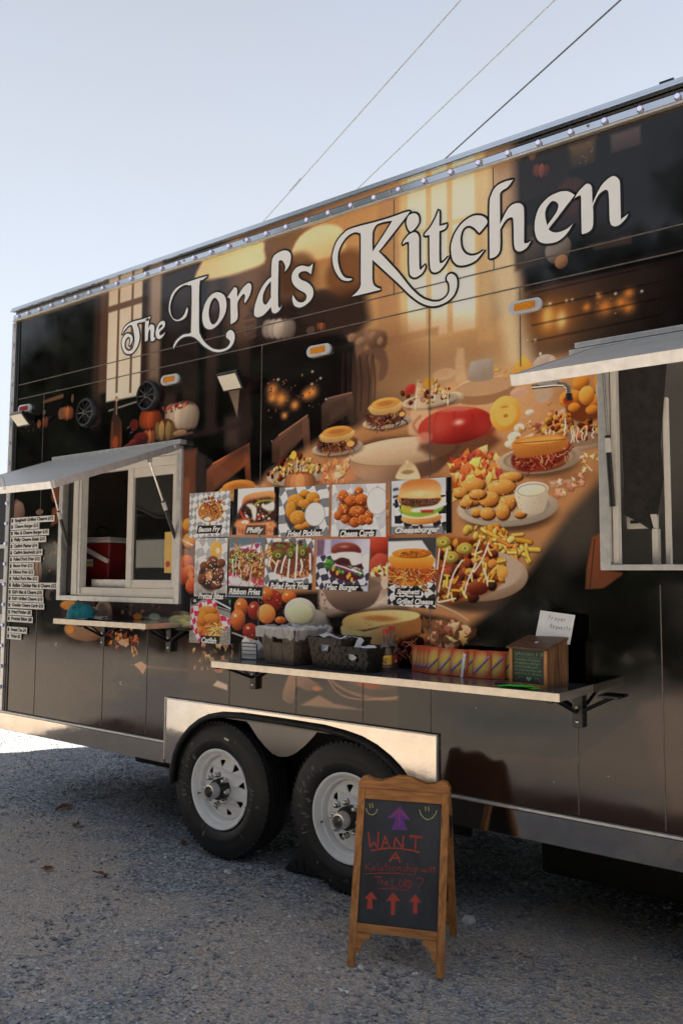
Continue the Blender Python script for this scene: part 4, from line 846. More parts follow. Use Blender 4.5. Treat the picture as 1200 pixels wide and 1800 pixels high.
('e',(-1.345,2.425),.0382,.0454,0,(232,160,66),.12,(250,196,110),(140,74,30),1),
('e',(-1.429,2.415),.0262,.023,0,(168,60,34),.2,None,None,1),
('s',[(-1.288,2.505),(-1.292,2.487),(-1.298,2.459),(-1.299,2.432),(-1.292,2.403),(-1.28,2.373),(-1.271,2.353)],.0075,(250,226,190),.0038,1),
('e',(-2.138,2.489),.1786,.041,0,(90,66,48),.35,None,None,.75),
('e',(-2.149,2.504),.1706,.0373,0,(206,180,152),.06,(230,201,170),(160,140,118),1),
('e',(-2.149,2.506),.1467,.0298,0,(160,140,118),.08,None,None,1),
('e',(-2.149,2.504),.1399,.028,0,(193,169,142),.15,None,None,1),
('k','blob',[(-2.315,2.566),(-2.229,2.607),(-2.129,2.616),(-2.031,2.557),(-2.0,2.502),(-2.096,2.486),(-2.263,2.506)],[(214,140,56),(226,160,70),(150,60,30),(120,40,24),(240,190,110)],.0259,40,21),
('k','drizzle',[(-2.28,2.591),(-2.047,2.582),(-2.032,2.5),(-2.263,2.518)],[(246,232,206)],.0086,9,22),
('e',(-2.256,2.576),.0407,.0292,0,(176,50,44),.2,(214,90,70),None,1),
('e',(-2.155,2.594),.0329,.0288,0,(206,146,50),.2,None,None,1),
('p',[(-2.256,2.465),(-2.249,2.49),(-2.242,2.508),(-2.236,2.526),(-2.233,2.549),(-2.232,2.571),(-2.229,2.589),(-2.223,2.603),(-2.216,2.613),(-2.208,2.616),(-2.201,2.611),(-2.195,2.599),(-2.188,2.584),(-2.184,2.565),(-2.18,2.542),(-2.175,2.519),(-2.168,2.498),(-2.161,2.478),(-2.155,2.453),(-2.15,2.416),(-2.147,2.374),(-2.156,2.344),(-2.19,2.332),(-2.237,2.331),(-2.27,2.344),(-2.275,2.378),(-2.266,2.424)],(232,196,160),.0087,.55),
('s',[(-2.219,2.582),(-2.232,2.468)],.0058,(250,236,214),.0058,.7),
('e',(-2.4,2.412),.1627,.0424,0,(90,66,48),.35,None,None,.75),
('e',(-2.409,2.426),.1554,.0386,0,(196,178,158),.06,(219,199,176),(152,138,123),1),
('e',(-2.409,2.428),.1337,.0309,0,(152,138,123),.08,None,None,1),
('e',(-2.409,2.427),.1275,.029,0,(184,167,148),.15,None,None,1),
('e',(-2.413,2.433),.0955,.0297,0,(225,175,100),.15,None,(150,95,50),1),
('p',[(-2.518,2.48),(-2.456,2.487),(-2.372,2.487),(-2.311,2.48),(-2.29,2.464),(-2.291,2.442),(-2.304,2.425),(-2.332,2.416),(-2.372,2.411),(-2.413,2.409),(-2.452,2.409),(-2.49,2.412),(-2.518,2.42),(-2.534,2.439),(-2.538,2.463)],(96,50,44),.0089,.92),
('k','strand',[(-2.518,2.48),(-2.311,2.48),(-2.304,2.425),(-2.413,2.409),(-2.518,2.42)],[(70,30,34),(226,160,84),(50,22,30),(214,140,70),(150,80,56)],.0238,50,23),
('p',[(-2.511,2.523),(-2.525,2.509),(-2.515,2.49),(-2.501,2.476),(-2.485,2.469),(-2.465,2.466),(-2.442,2.465),(-2.416,2.465),(-2.389,2.467),(-2.365,2.469),(-2.347,2.471),(-2.334,2.474),(-2.324,2.48),(-2.312,2.494),(-2.304,2.51),(-2.318,2.523),(-2.374,2.528),(-2.453,2.528)],(232,184,112),.006,1,(185,147,89),(-2.413,2.523),(-2.413,2.465)),
('e',(-2.413,2.523),.0957,.0304,0,(226,160,76),.1,(255,184,87),(192,136,64),1),
('e',(-2.413,2.523),.0765,.0197,0,(160,92,40),.6,None,None,.6),
('e',(-2.717,2.303),.1895,.0475,0,(90,66,48),.35,None,None,.75),
('e',(-2.728,2.319),.1811,.0433,0,(186,168,150),.06,(208,188,168),(145,131,117),1),
('e',(-2.728,2.321),.1558,.0346,0,(145,131,117),.08,None,None,1),
('e',(-2.728,2.32),.1485,.0325,0,(174,157,141),.15,None,None,1),
('e',(-2.728,2.318),.1079,.0297,0,(225,175,100),.15,None,(150,95,50),1),
('p',[(-2.847,2.365),(-2.777,2.372),(-2.682,2.372),(-2.614,2.365),(-2.591,2.35),(-2.591,2.328),(-2.606,2.31),(-2.637,2.301),(-2.683,2.296),(-2.728,2.294),(-2.772,2.294),(-2.816,2.297),(-2.846,2.305),(-2.864,2.324),(-2.869,2.348)],(96,52,44),.0093,.92),
('k','strand',[(-2.847,2.365),(-2.614,2.365),(-2.606,2.31),(-2.728,2.294),(-2.846,2.305)],[(70,30,34),(226,160,84),(50,22,30),(206,130,66),(160,90,60)],.0238,50,24),
('p',[(-2.839,2.408),(-2.855,2.394),(-2.845,2.375),(-2.828,2.361),(-2.81,2.354),(-2.787,2.351),(-2.761,2.35),(-2.732,2.35),(-2.701,2.352),(-2.675,2.355),(-2.655,2.357),(-2.639,2.359),(-2.628,2.365),(-2.615,2.379),(-2.606,2.396),(-2.622,2.408),(-2.685,2.413),(-2.774,2.413)],(232,184,112),.0062,1,(185,147,89),(-2.729,2.408),(-2.729,2.351)),
('e',(-2.729,2.408),.1081,.0304,0,(220,150,72),.1,(252,172,82),(187,127,61),1),
('e',(-2.729,2.408),.0865,.0197,0,(160,92,40),.6,None,None,.6),
('e',(-2.636,2.332),.0301,.0183,0,(236,176,90),.3,None,None,1),
('e',(-2.311,2.454),.0206,.0147,0,(236,176,90),.3,None,None,1),
('e',(-1.985,2.321),.2242,.0473,0,(110,66,46),.3,None,None,1),
('p',[(-2.212,2.264),(-2.196,2.319),(-1.817,2.323),(-1.759,2.263),(-1.848,2.204),(-2.065,2.18)],(96,58,42),.0222,.85),
('e',(-2.007,2.362),.2133,.0922,0,(176,44,38),.06,(216,78,62),(120,28,28),1),
('s',[(-2.202,2.429),(-2.216,2.419),(-2.234,2.404),(-2.243,2.388),(-2.234,2.37),(-2.216,2.351),(-2.202,2.337)],.0087,(140,34,30),.0116,.5),
('s',[(-2.103,2.432),(-2.11,2.418),(-2.118,2.396),(-2.123,2.375),(-2.118,2.352),(-2.11,2.329),(-2.103,2.313)],.0085,(140,34,30),.0114,.5),
('s',[(-2.007,2.435),(-2.007,2.416),(-2.007,2.389),(-2.007,2.362),(-2.007,2.336),(-2.007,2.309),(-2.007,2.29)],.0084,(140,34,30),.0112,.5),
('s',[(-1.913,2.41),(-1.907,2.395),(-1.899,2.372),(-1.895,2.35),(-1.9,2.329),(-1.908,2.309),(-1.914,2.295)],.0083,(140,34,30),.011,.5),
('s',[(-1.822,2.386),(-1.811,2.374),(-1.795,2.356),(-1.787,2.339),(-1.795,2.324),(-1.811,2.309),(-1.823,2.299)],.0081,(140,34,30),.0108,.5),
('p',[(-2.129,2.461),(-2.0,2.462),(-1.876,2.436),(-1.953,2.429),(-2.064,2.436)],(206,120,96),.0084,.8),
('g',(-1.982,2.376),.028,.014,(250,200,180),.9),
('g',(-2.097,2.366),.077,.057,(206,100,80),.5),
('g',(-1.847,2.334),.06,.049,(206,66,52),.5),
('e',(-2.179,2.318),.0594,.0401,0,(222,150,120),.5,None,None,.7),
('e',(-1.737,2.39),.0809,.0859,0,(236,172,76),.06,(250,200,110),(206,140,56),1),
('e',(-1.734,2.387),.0606,.0644,0,(240,182,90),.25,None,None,1),
('e',(-1.734,2.379),.0144,.0107,0,(190,120,50),.3,None,None,1),
('e',(-1.739,2.422),.026,.0081,0,(206,140,62),.4,None,None,1),
('e',(-1.686,2.275),.0454,.0292,0,(232,214,192),.25,(250,240,224),(176,144,116),1),
('e',(-1.666,2.315),.031,.0238,0,(232,214,192),.25,(250,240,224),(176,144,116),1),
('e',(-1.614,2.381),.025,.0158,0,(232,214,192),.25,(250,240,224),(176,144,116),1),
('e',(-1.707,2.245),.0399,.0213,0,(232,214,192),.25,(250,240,224),(176,144,116),1),
('k','leaf',[(-1.759,2.25),(-1.531,2.436),(-1.425,2.32),(-1.588,2.26),(-1.702,2.191)],[(190,110,60),(206,140,90),(150,80,48),(226,190,150)],.0262,34,25),
('s',[(-1.686,2.254),(-1.602,2.277)],.0105,(230,210,186),.0053,1),
('k','leaf',[(-2.033,2.203),(-1.848,2.226),(-1.759,2.196),(-1.778,2.091),(-2.002,2.078)],[(206,104,50),(226,146,66),(186,74,42),(236,180,100),(160,54,36)],.0599,60,26),
('k','leaf',[(-2.002,2.106),(-1.909,2.127),(-1.91,1.991),(-2.003,1.996)],[(236,170,80),(206,120,60)],.0329,16,27),
('e',(-1.375,2.226),.1433,.0453,0,(196,172,148),.06,None,(150,122,98),1),
('e',(-1.374,2.239),.128,.0378,0,(150,120,96),.1,None,None,1),
('k','blob',[(-1.587,2.312),(-1.491,2.366),(-1.347,2.357),(-1.267,2.303),(-1.268,2.241),(-1.427,2.224),(-1.56,2.27)],[(206,130,56),(150,80,36),(226,156,76),(110,48,26),(190,100,46)],.0305,46,28),
('k','drizzle',[(-1.565,2.336),(-1.276,2.334),(-1.273,2.254),(-1.533,2.267)],[(248,236,214)],.0102,12,29),
('e',(-1.56,2.138),.2223,.0739,0,(90,66,48),.35,None,None,.75),
('e',(-1.573,2.162),.2127,.0674,0,(186,160,134),.06,(208,179,150),(145,124,104),1),
('e',(-1.573,2.166),.1829,.0539,0,(145,124,104),.08,None,None,1),
('e',(-1.573,2.164),.1744,.0506,0,(174,150,125),.15,None,None,1),
('e',(-1.567,2.149),.1415,.0466,0,(206,130,70),.12,None,(110,56,36),1),
('p',[(-1.702,2.191),(-1.684,2.199),(-1.656,2.202),(-1.616,2.205),(-1.555,2.213),(-1.483,2.221),(-1.432,2.224),(-1.416,2.218),(-1.419,2.207),(-1.427,2.193),(-1.433,2.177),(-1.445,2.158),(-1.468,2.141),(-1.512,2.126),(-1.568,2.112),(-1.618,2.106),(-1.652,2.109),(-1.678,2.119),(-1.696,2.133),(-1.707,2.152),(-1.709,2.174)],(120,40,34),.0078,.95),
('k','strand',[(-1.696,2.186),(-1.437,2.22),(-1.443,2.169),(-1.59,2.109),(-1.685,2.137)],[(196,80,50),(226,130,90),(110,30,30),(160,50,40),(240,170,120)],.0233,70,30),
('p',[(-1.701,2.218),(-1.704,2.23),(-1.705,2.24),(-1.701,2.25),(-1.693,2.257),(-1.68,2.263),(-1.658,2.267),(-1.62,2.269),(-1.574,2.271),(-1.533,2.27),(-1.501,2.267),(-1.473,2.263),(-1.453,2.257),(-1.44,2.251),(-1.435,2.243),(-1.432,2.234),(-1.43,2.223),(-1.431,2.21),(-1.438,2.199),(-1.45,2.193),(-1.468,2.188),(-1.494,2.184),(-1.532,2.18),(-1.578,2.176),(-1.617,2.174),(-1.644,2.173),(-1.663,2.174),(-1.679,2.179),(-1.69,2.19),(-1.697,2.204)],(214,142,66),.0052,1,(176,104,46),(-1.588,2.27),(-1.575,2.175)),
('e',(-1.561,2.247),.1225,.0182,0,(232,166,84),.3,None,None,1),
('s',[(-1.687,2.246),(-1.653,2.244),(-1.607,2.243),(-1.561,2.242),(-1.516,2.241),(-1.472,2.241),(-1.442,2.241)],.0031,(90,50,30),.0031,.8),
('p',[(-1.525,2.058),(-1.419,2.061),(-1.419,2.041),(-1.515,2.032)],(206,170,150),.0076,.8),
('k','leaf',[(-1.514,2.057),(-1.377,2.073),(-1.353,2.022),(-1.497,1.98)],[(206,150,120),(170,110,84),(226,180,150)],.0303,18,31),
('k','leaf',[(-1.371,2.163),(-1.274,2.18),(-1.275,2.118),(-1.364,2.087)],[(226,190,150),(206,150,110)],.0298,12,32),
('g',(-2.546,2.113),.256,.12,(226,190,160),.5),
('g',(-2.263,1.98),.202,.114,(190,130,90),.5),
('k','leaf',[(-2.332,2.013),(-2.002,2.078),(-2.004,1.858),(-2.099,1.805)],[(206,140,90),(226,170,110),(170,100,64)],.0335,14,77),
('e',(-1.723,1.916),.2749,.0984,0,(60,44,36),.35,None,None,.75),
('e',(-1.739,1.948),.2633,.0898,0,(196,178,158),.06,(219,199,176),(152,138,123),1),
('e',(-1.739,1.952),.2264,.0718,0,(152,138,123),.08,None,None,1),
('e',(-1.739,1.949),.2159,.0673,0,(184,167,148),.15,None,None,1),
('e',(-1.708,2.083),.0688,.0261,0,(96,52,26),.2,None,None,1),
('e',(-1.714,2.092),.0627,.0238,0,(226,156,74),.1,(250,200,124),(150,84,36),1),
('e',(-1.733,2.101),.0189,.006,0,(250,208,140),.6,None,None,.6),
('e',(-1.904,2.058),.0731,.0389,0,(96,52,26),.2,None,None,1),
('e',(-1.91,2.067),.0666,.0354,0,(226,156,74),.1,(250,200,124),(150,84,36),1),
('e',(-1.93,2.081),.0201,.0089,0,(250,208,140),.6,None,None,.6),
('e',(-1.755,2.039),.0824,.0409,0,(96,52,26),.2,None,None,1),
('e',(-1.761,2.047),.0751,.0372,0,(226,156,74),.1,(250,200,124),(150,84,36),1),
('e',(-1.783,2.061),.0227,.0093,0,(250,208,140),.6,None,None,.6),
('e',(-1.971,2.024),.0475,.0272,0,(96,52,26),.2,None,None,1),
('e',(-1.978,2.033),.0432,.0247,0,(226,156,74),.1,(250,200,124),(150,84,36),1),
('e',(-1.991,2.042),.013,.0062,0,(250,208,140),.6,None,None,.6),
('e',(-1.91,1.988),.0598,.0329,0,(96,52,26),.2,None,None,1),
('e',(-1.916,1.997),.0545,.0299,0,(226,156,74),.1,(250,200,124),(150,84,36),1),
('e',(-1.933,2.008),.0164,.0075,0,(250,208,140),.6,None,None,.6),
('e',(-1.82,1.986),.0614,.0412,0,(96,52,26),.2,None,None,1),
('e',(-1.826,1.995),.0559,.0375,0,(226,156,74),.1,(250,200,124),(150,84,36),1),
('e',(-1.843,2.009),.0169,.0094,0,(250,208,140),.6,None,None,.6),
('e',(-1.88,2.014),.0527,.0268,0,(96,52,26),.2,None,None,1),
('e',(-1.886,2.022),.048,.0244,0,(226,156,74),.1,(250,200,124),(150,84,36),1),
('e',(-1.9,2.031),.0145,.0061,0,(250,208,140),.6,None,None,.6),
('e',(-1.698,1.972),.0249,.0289,0,(96,52,26),.2,None,None,1),
('e',(-1.704,1.98),.0227,.0263,0,(226,156,74),.1,(250,200,124),(150,84,36),1),
('e',(-1.711,1.99),.0068,.0066,0,(250,208,140),.6,None,None,.6),
('e',(-1.941,1.973),.0403,.024,0,(96,52,26),.2,None,None,1),
('e',(-1.947,1.982),.0367,.0218,0,(226,156,74),.1,(250,200,124),(150,84,36),1),
('e',(-1.958,1.99),.011,.0055,0,(250,208,140),.6,None,None,.6),
('e',(-1.727,1.963),.0471,.0406,0,(96,52,26),.2,None,None,1),
('e',(-1.733,1.971),.0429,.037,0,(226,156,74),.1,(250,200,124),(150,84,36),1),
('e',(-1.746,1.985),.0129,.0093,0,(250,208,140),.6,None,None,.6),
('e',(-1.886,1.927),.033,.0238,0,(96,52,26),.2,None,None,1),
('e',(-1.892,1.936),.03,.0216,0,(226,156,74),.1,(250,200,124),(150,84,36),1),
('e',(-1.901,1.944),.009,.0054,0,(250,208,140),.6,None,None,.6),
('e',(-1.827,1.92),.0453,.0324,0,(96,52,26),.2,None,None,1),
('e',(-1.833,1.928),.0412,.0294,0,(226,156,74),.1,(250,200,124),(150,84,36),1),
('e',(-1.845,1.939),.0124,.0074,0,(250,208,140),.6,None,None,.6),
('e',(-1.75,1.927),.0411,.0436,0,(96,52,26),.2,None,None,1),
('e',(-1.756,1.935),.0374,.0397,0,(226,156,74),.1,(250,200,124),(150,84,36),1),
('e',(-1.767,1.95),.0113,.0099,0,(250,208,140),.6,None,None,.6),
('e',(-1.662,1.913),.0338,.0229,0,(96,52,26),.2,None,None,1),
('e',(-1.668,1.921),.0308,.0209,0,(226,156,74),.1,(250,200,124),(150,84,36),1),
('e',(-1.677,1.929),.0093,.0052,0,(250,208,140),.6,None,None,.6),
('p',[(-1.686,2.032),(-1.642,2.039),(-1.58,2.035),(-1.536,2.023),(-1.528,1.997),(-1.537,1.961),(-1.549,1.934),(-1.556,1.921),(-1.566,1.917),(-1.579,1.915),(-1.596,1.913),(-1.616,1.914),(-1.634,1.917),(-1.648,1.92),(-1.66,1.926),(-1.67,1.939),(-1.683,1.969),(-1.694,2.006)],(226,214,192),.0039,1,(196,180,156),(-1.675,2.005),(-1.551,1.947)),
('k','crumb',[(-2.002,2.092),(-1.674,2.084),(-1.634,1.912),(-1.941,1.924)],[(250,206,130),(170,100,44),(240,180,96)],.0107,110,79),
('e',(-1.608,2.027),.0852,.0363,0,(214,206,192),.06,(236,230,220),None,1),
('e',(-1.608,2.024),.077,.0311,0,(170,150,126),.1,None,None,1),
('e',(-1.608,2.023),.0715,.0272,0,(238,226,196),.1,(246,238,214),(226,210,176),1),
('k','blob',[(-1.957,1.87),(-1.763,1.864),(-1.622,1.769),(-1.707,1.706),(-1.822,1.773),(-1.942,1.816)],[(226,146,60),(240,176,84),(206,120,46)],.0371,40,33),
('k','fry',[(-1.957,1.87),(-1.763,1.864),(-1.622,1.769),(-1.707,1.706),(-1.822,1.773)],[(236,166,70),(250,200,110),(214,130,50)],.0633,40,34),
('e',(-1.898,1.56),.2924,.1173,0,(52,38,30),.35,None,None,.8),
('e',(-1.895,1.635),.2687,.1229,0,(206,186,164),.04,None,(140,112,90),1),
('e',(-1.889,1.659),.2385,.1069,0,(190,166,146),.1,None,None,1),
('p',[(-2.105,1.778),(-2.081,1.81),(-2.046,1.818),(-2.004,1.817),(-1.954,1.814),(-1.899,1.803),(-1.852,1.787),(-1.815,1.763),(-1.786,1.733),(-1.764,1.706),(-1.749,1.683),(-1.742,1.662),(-1.742,1.64),(-1.752,1.618),(-1.769,1.595),(-1.795,1.575),(-1.827,1.556),(-1.867,1.54),(-1.914,1.528),(-1.977,1.511),(-2.048,1.498),(-2.1,1.516),(-2.12,1.591),(-2.119,1.697)],(150,72,34),.0134,.95),
('k','blob',[(-2.105,1.778),(-2.004,1.817),(-1.852,1.787),(-1.75,1.706),(-1.742,1.64),(-1.795,1.575),(-1.914,1.528),(-2.1,1.516)],[(226,150,60),(190,96,40),(120,44,30),(240,180,90),(150,60,36),(96,34,28)],.0456,90,34),
('k','fry',[(-2.067,1.805),(-1.793,1.772),(-1.747,1.667),(-1.824,1.561),(-2.084,1.53)],[(240,176,84),(226,150,66),(250,200,120)],.0402,30,35),
('e',(-2.073,1.797),.0443,.0304,0,(176,162,66),.1,(214,200,104),(110,100,40),1),
('e',(-2.073,1.797),.0253,.0166,0,(206,186,96),.4,None,None,1),
('e',(-2.073,1.797),.0095,.0083,0,(120,120,50),.4,None,None,1),
('e',(-1.952,1.764),.0427,.0298,0,(176,162,66),.1,(214,200,104),(110,100,40),1),
('e',(-1.952,1.764),.0244,.0163,0,(206,186,96),.4,None,None,1),
('e',(-1.952,1.764),.0091,.0081,0,(120,120,50),.4,None,None,1),
('e',(-2.029,1.724),.0436,.0301,0,(176,162,66),.1,(214,200,104),(110,100,40),1),
('e',(-2.029,1.724),.0249,.0164,0,(206,186,96),.4,None,None,1),
('e',(-2.029,1.724),.0094,.0082,0,(120,120,50),.4,None,None,1),
('s',[(-2.048,1.763),(-2.055,1.739),(-2.064,1.704),(-2.074,1.667),(-2.084,1.627),(-2.093,1.586),(-2.1,1.557)],.0088,(248,238,214),.0033,.95),
('s',[(-1.967,1.708),(-1.981,1.692),(-2.0,1.668),(-2.017,1.64),(-2.031,1.602),(-2.042,1.56),(-2.049,1.53)],.0087,(248,238,214),.0033,.95),
('s',[(-1.894,1.694),(-1.906,1.672),(-1.923,1.642),(-1.937,1.613),(-1.947,1.587),(-1.954,1.563),(-1.959,1.546)],.0086,(248,238,214),.0032,.95),
('s',[(-1.828,1.786),(-1.837,1.765),(-1.85,1.734),(-1.864,1.707),(-1.879,1.685),(-1.895,1.666),(-1.907,1.653)],.0085,(248,238,214),.0032,.95),
('s',[(-1.875,1.801),(-1.883,1.781),(-1.893,1.754),(-1.9,1.734)],.0086,(248,238,214),.0032,.95),
('s',[(-2.093,1.764),(-2.097,1.735),(-2.102,1.696),(-2.106,1.667)],.0089,(248,238,214),.0033,.95),
('s',[(-2.006,1.526),(-2.033,1.52),(-2.072,1.511),(-2.1,1.507),(-2.107,1.513),(-2.104,1.522),(-2.1,1.529)],.0088,(248,238,214),.0033,.95),
('s',[(-1.853,1.667),(-1.846,1.644),(-1.837,1.612),(-1.836,1.587),(-1.85,1.577),(-1.873,1.573),(-1.889,1.571)],.0085,(248,238,214),.0032,.95),
('e',(-1.889,1.576),.0595,.0346,0,(120,44,28),.12,(196,110,60),(70,24,20),1),
('e',(-1.759,1.653),.0315,.034,0,(240,176,84),.15,None,(190,110,50),1),
('e',(-3.003,2.167),.2346,.0632,0,(90,66,48),.35,None,None,.75),
('e',(-3.017,2.188),.2243,.0576,0,(190,172,152),.06,(212,192,170),(148,134,118),1),
('e',(-3.017,2.191),.1929,.0461,0,(148,134,118),.08,None,None,1),
('e',(-3.017,2.189),.1839,.0432,0,(178,161,142),.15,None,None,1),
('k','blob',[(-3.232,2.216),(-3.103,2.291),(-2.977,2.313),(-2.854,2.264),(-2.798,2.204),(-2.934,2.151),(-3.161,2.159)],[(220,160,76),(196,120,56),(120,50,30),(240,196,120),(96,40,28)],.0352,64,36),
('k','fry',[(-3.224,2.229),(-2.977,2.3),(-2.806,2.217),(-3.101,2.162)],[(240,186,96),(226,160,80)],.0289,20,37),
('k','drizzle',[(-3.146,2.275),(-2.854,2.271),(-2.853,2.189),(-3.101,2.188)],[(248,238,214)],.0096,12,38),
('e',(-3.035,2.305),.0251,.029,0,(226,190,80),.3,None,None,1),
('p',[(-2.735,2.218),(-2.713,2.235),(-2.697,2.251),(-2.682,2.256),(-2.663,2.244),(-2.644,2.22),(-2.628,2.197),(-2.612,2.179),(-2.598,2.161),(-2.598,2.147),(-2.62,2.136),(-2.657,2.128),(-2.696,2.123),(-2.736,2.122),(-2.779,2.125),(-2.813,2.13),(-2.838,2.139),(-2.854,2.15),(-2.853,2.164),(-2.823,2.181),(-2.775,2.2)],(214,140,96),.0154,.9),
('k','leaf',[(-2.854,2.242),(-2.659,2.248),(-2.613,2.124),(-2.833,2.132)],[(226,150,100),(206,120,76),(240,176,130)],.0432,22,39),
('e',(-2.987,2.148),.1199,.0635,0,(150,80,44),.1,None,None,1),
('e',(-3.072,2.153),.033,.0526,0,(150,98,62),.3,(177,116,73),(150,89,53),1),
('e',(-2.904,2.142),.0316,.0514,0,(122,80,50),.3,(145,95,60),(136,80,47),1),
('e',(-3.055,2.152),.036,.0553,0,(177,116,73),.3,(209,137,86),(163,98,58),1),
('e',(-2.921,2.144),.0347,.0543,0,(150,98,62),.3,(177,115,73),(150,89,53),1),
('e',(-3.025,2.15),.0388,.0579,0,(204,134,84),.3,(241,158,100),(177,107,64),1),
('e',(-2.95,2.145),.0381,.0574,0,(177,116,73),.3,(208,136,86),(163,98,58),1),
('e',(-2.987,2.148),.0415,.0605,0,(232,152,96),.3,(255,179,113),(191,116,70),1),
('p',[(-3.611,2.153),(-3.632,2.133),(-3.617,2.106),(-3.594,2.085),(-3.571,2.075),(-3.539,2.072),(-3.505,2.07),(-3.466,2.07),(-3.425,2.073),(-3.39,2.077),(-3.363,2.079),(-3.342,2.083),(-3.328,2.092),(-3.311,2.111),(-3.3,2.136),(-3.321,2.153),(-3.405,2.16),(-3.524,2.16)],(226,170,96),.0067,1,(180,136,76),(-3.463,2.153),(-3.461,2.071)),
('e',(-3.463,2.153),.1442,.0437,0,(206,132,56),.1,(236,151,64),(175,112,47),1),
('e',(-3.463,2.153),.1154,.0283,0,(160,92,40),.6,None,None,.6),
('p',[(-3.329,2.144),(-3.258,2.165),(-3.231,2.131),(-3.311,2.123)],(206,150,110),.0099,.8),
('p',[(-2.342,2.123),(-2.353,2.133),(-2.347,2.146),(-2.339,2.158),(-2.33,2.172),(-2.318,2.186),(-2.304,2.196),(-2.287,2.202),(-2.267,2.204),(-2.25,2.201),(-2.236,2.191),(-2.224,2.176),(-2.216,2.161),(-2.207,2.142),(-2.201,2.122),(-2.209,2.109),(-2.248,2.108),(-2.302,2.115)],(206,180,132),.0058,1,(226,206,170),(-2.297,2.201),(-2.291,2.12)),
('e',(-2.28,2.206),.0136,.0116,0,(222,196,150),.2,None,None,1),
('e',(-2.277,2.154),.0474,.0144,0,(140,100,60),.5,None,None,.7),
('s',[(-2.002,2.106),(-2.332,2.099)],.0085,(226,196,160),.0085,.6),
('p',[(-2.508,1.828),(-2.366,1.828),(-2.366,1.552),(-2.508,1.552)],(120,56,36),.0232,.9),
('e',(-2.447,1.799),.0777,.0642,0,(190,72,52),.12,(226,110,84),(130,40,34),1),
('e',(-2.443,1.682),.0704,.0697,0,(176,66,50),.1,(222,110,90),(110,34,30),1),
('k','leaf',[(-2.508,1.668),(-2.387,1.682),(-2.387,1.61),(-2.489,1.609)],[(236,190,110),(226,160,80),(250,214,150)],.0406,14,40),
('p',[(-2.131,2.119),(-2.082,2.119),(-2.082,1.82),(-2.131,1.82)],(150,96,56),.0168,.6),
('k','leaf',[(-2.491,2.11),(-2.388,2.103),(-2.387,1.826),(-2.49,1.829)],[(206,150,100),(186,120,76)],.0411,12,41),
('e',(-2.598,1.455),.3663,.106,0,(70,54,48),.3,None,None,.8),
('e',(-2.598,1.49),.3372,.0944,0,(176,152,134),.06,None,(120,98,84),1),
('e',(-2.654,1.513),.2607,.0654,0,(196,174,156),.15,None,None,1),
('k','crumb',[(-2.907,1.529),(-2.768,1.532),(-2.749,1.457),(-2.886,1.453)],[(120,84,64),(226,206,186),(150,116,96)],.0183,24,42),
('p',[(-2.808,1.607),(-2.698,1.625),(-2.549,1.631),(-2.443,1.627),(-2.416,1.608),(-2.427,1.58),(-2.443,1.552),(-2.452,1.528),(-2.466,1.506),(-2.485,1.487),(-2.512,1.471),(-2.545,1.459),(-2.579,1.45),(-2.616,1.444),(-2.655,1.443),(-2.691,1.446),(-2.723,1.455),(-2.753,1.47),(-2.776,1.492),(-2.806,1.529),(-2.83,1.573)],(150,124,108),.0059,1,(92,72,64),(-2.617,1.594),(-2.598,1.449)),
('e',(-2.617,1.591),.1772,.0356,0,(126,102,88),.1,None,None,1),
('e',(-2.415,1.598),.0279,.0404,0,(214,190,170),.3,None,None,1),
('p',[(-2.471,1.493),(-2.332,1.582),(-2.366,1.481)],(214,196,178),.0086,.8),
('p',[(-3.501,1.502),(-2.847,1.546),(-2.845,1.332),(-3.492,1.107)],(40,26,26),.019,.95),
('e',(-3.425,1.445),.0593,.0591,0,(206,104,44),.1,(246,160,84),(96,32,24),1),
('e',(-3.444,1.468),.0179,.013,0,(255,226,190),.6,None,None,.8),
('e',(-3.321,1.431),.0533,.0551,0,(156,46,32),.1,(206,84,56),(96,32,24),1),
('e',(-3.337,1.453),.0161,.0122,0,(255,226,190),.6,None,None,.8),
('e',(-3.177,1.49),.0771,.0637,0,(156,46,32),.1,(206,84,56),(96,32,24),1),
('e',(-3.2,1.515),.0233,.0141,0,(255,226,190),.6,None,None,.8),
('e',(-3.229,1.521),.0609,.0386,0,(206,104,44),.1,(246,160,84),(96,32,24),1),
('e',(-3.248,1.536),.0183,.0085,0,(255,226,190),.6,None,None,.8),
('e',(-3.058,1.511),.0582,.0377,0,(206,104,44),.1,(246,160,84),(96,32,24),1),
('e',(-3.076,1.526),.0175,.0083,0,(255,226,190),.6,None,None,.8),
('e',(-3.451,1.372),.0643,.0657,0,(206,104,44),.1,(246,160,84),(96,32,24),1),
('e',(-3.471,1.397),.0194,.0145,0,(255,226,190),.6,None,None,.8),
('e',(-3.35,1.31),.0626,.0518,0,(156,46,32),.1,(206,84,56),(96,32,24),1),
('e',(-3.369,1.33),.0189,.0114,0,(255,226,190),.6,None,None,.8),
('e',(-3.119,1.383),.0464,.0221,0,(206,104,44),.1,(246,160,84),(96,32,24),1),
('e',(-3.134,1.392),.014,.0049,0,(255,226,190),.6,None,None,.8),
('e',(-3.227,1.415),.0737,.0576,0,(232,150,76),.1,(250,196,120),(170,84,40),1),
('k','crumb',[(-3.482,1.503),(-3.092,1.542),(-3.09,1.384),(-3.349,1.278),(-3.478,1.338)],[(255,230,200),(250,200,150),(130,34,26)],.0097,60,43),
('s',[(-3.496,1.297),(-3.47,1.292),(-3.434,1.284),(-3.394,1.276),(-3.349,1.266),(-3.302,1.257),(-3.268,1.25)],.0081,(220,206,190),.0049,1),
('e',(-2.873,1.38),.1026,.0732,0,(176,160,144),.1,(200,186,170),(110,96,86),1),
('e',(-2.978,1.432),.1179,.0806,0,(206,200,186),.06,(232,228,218),(150,140,124),1),
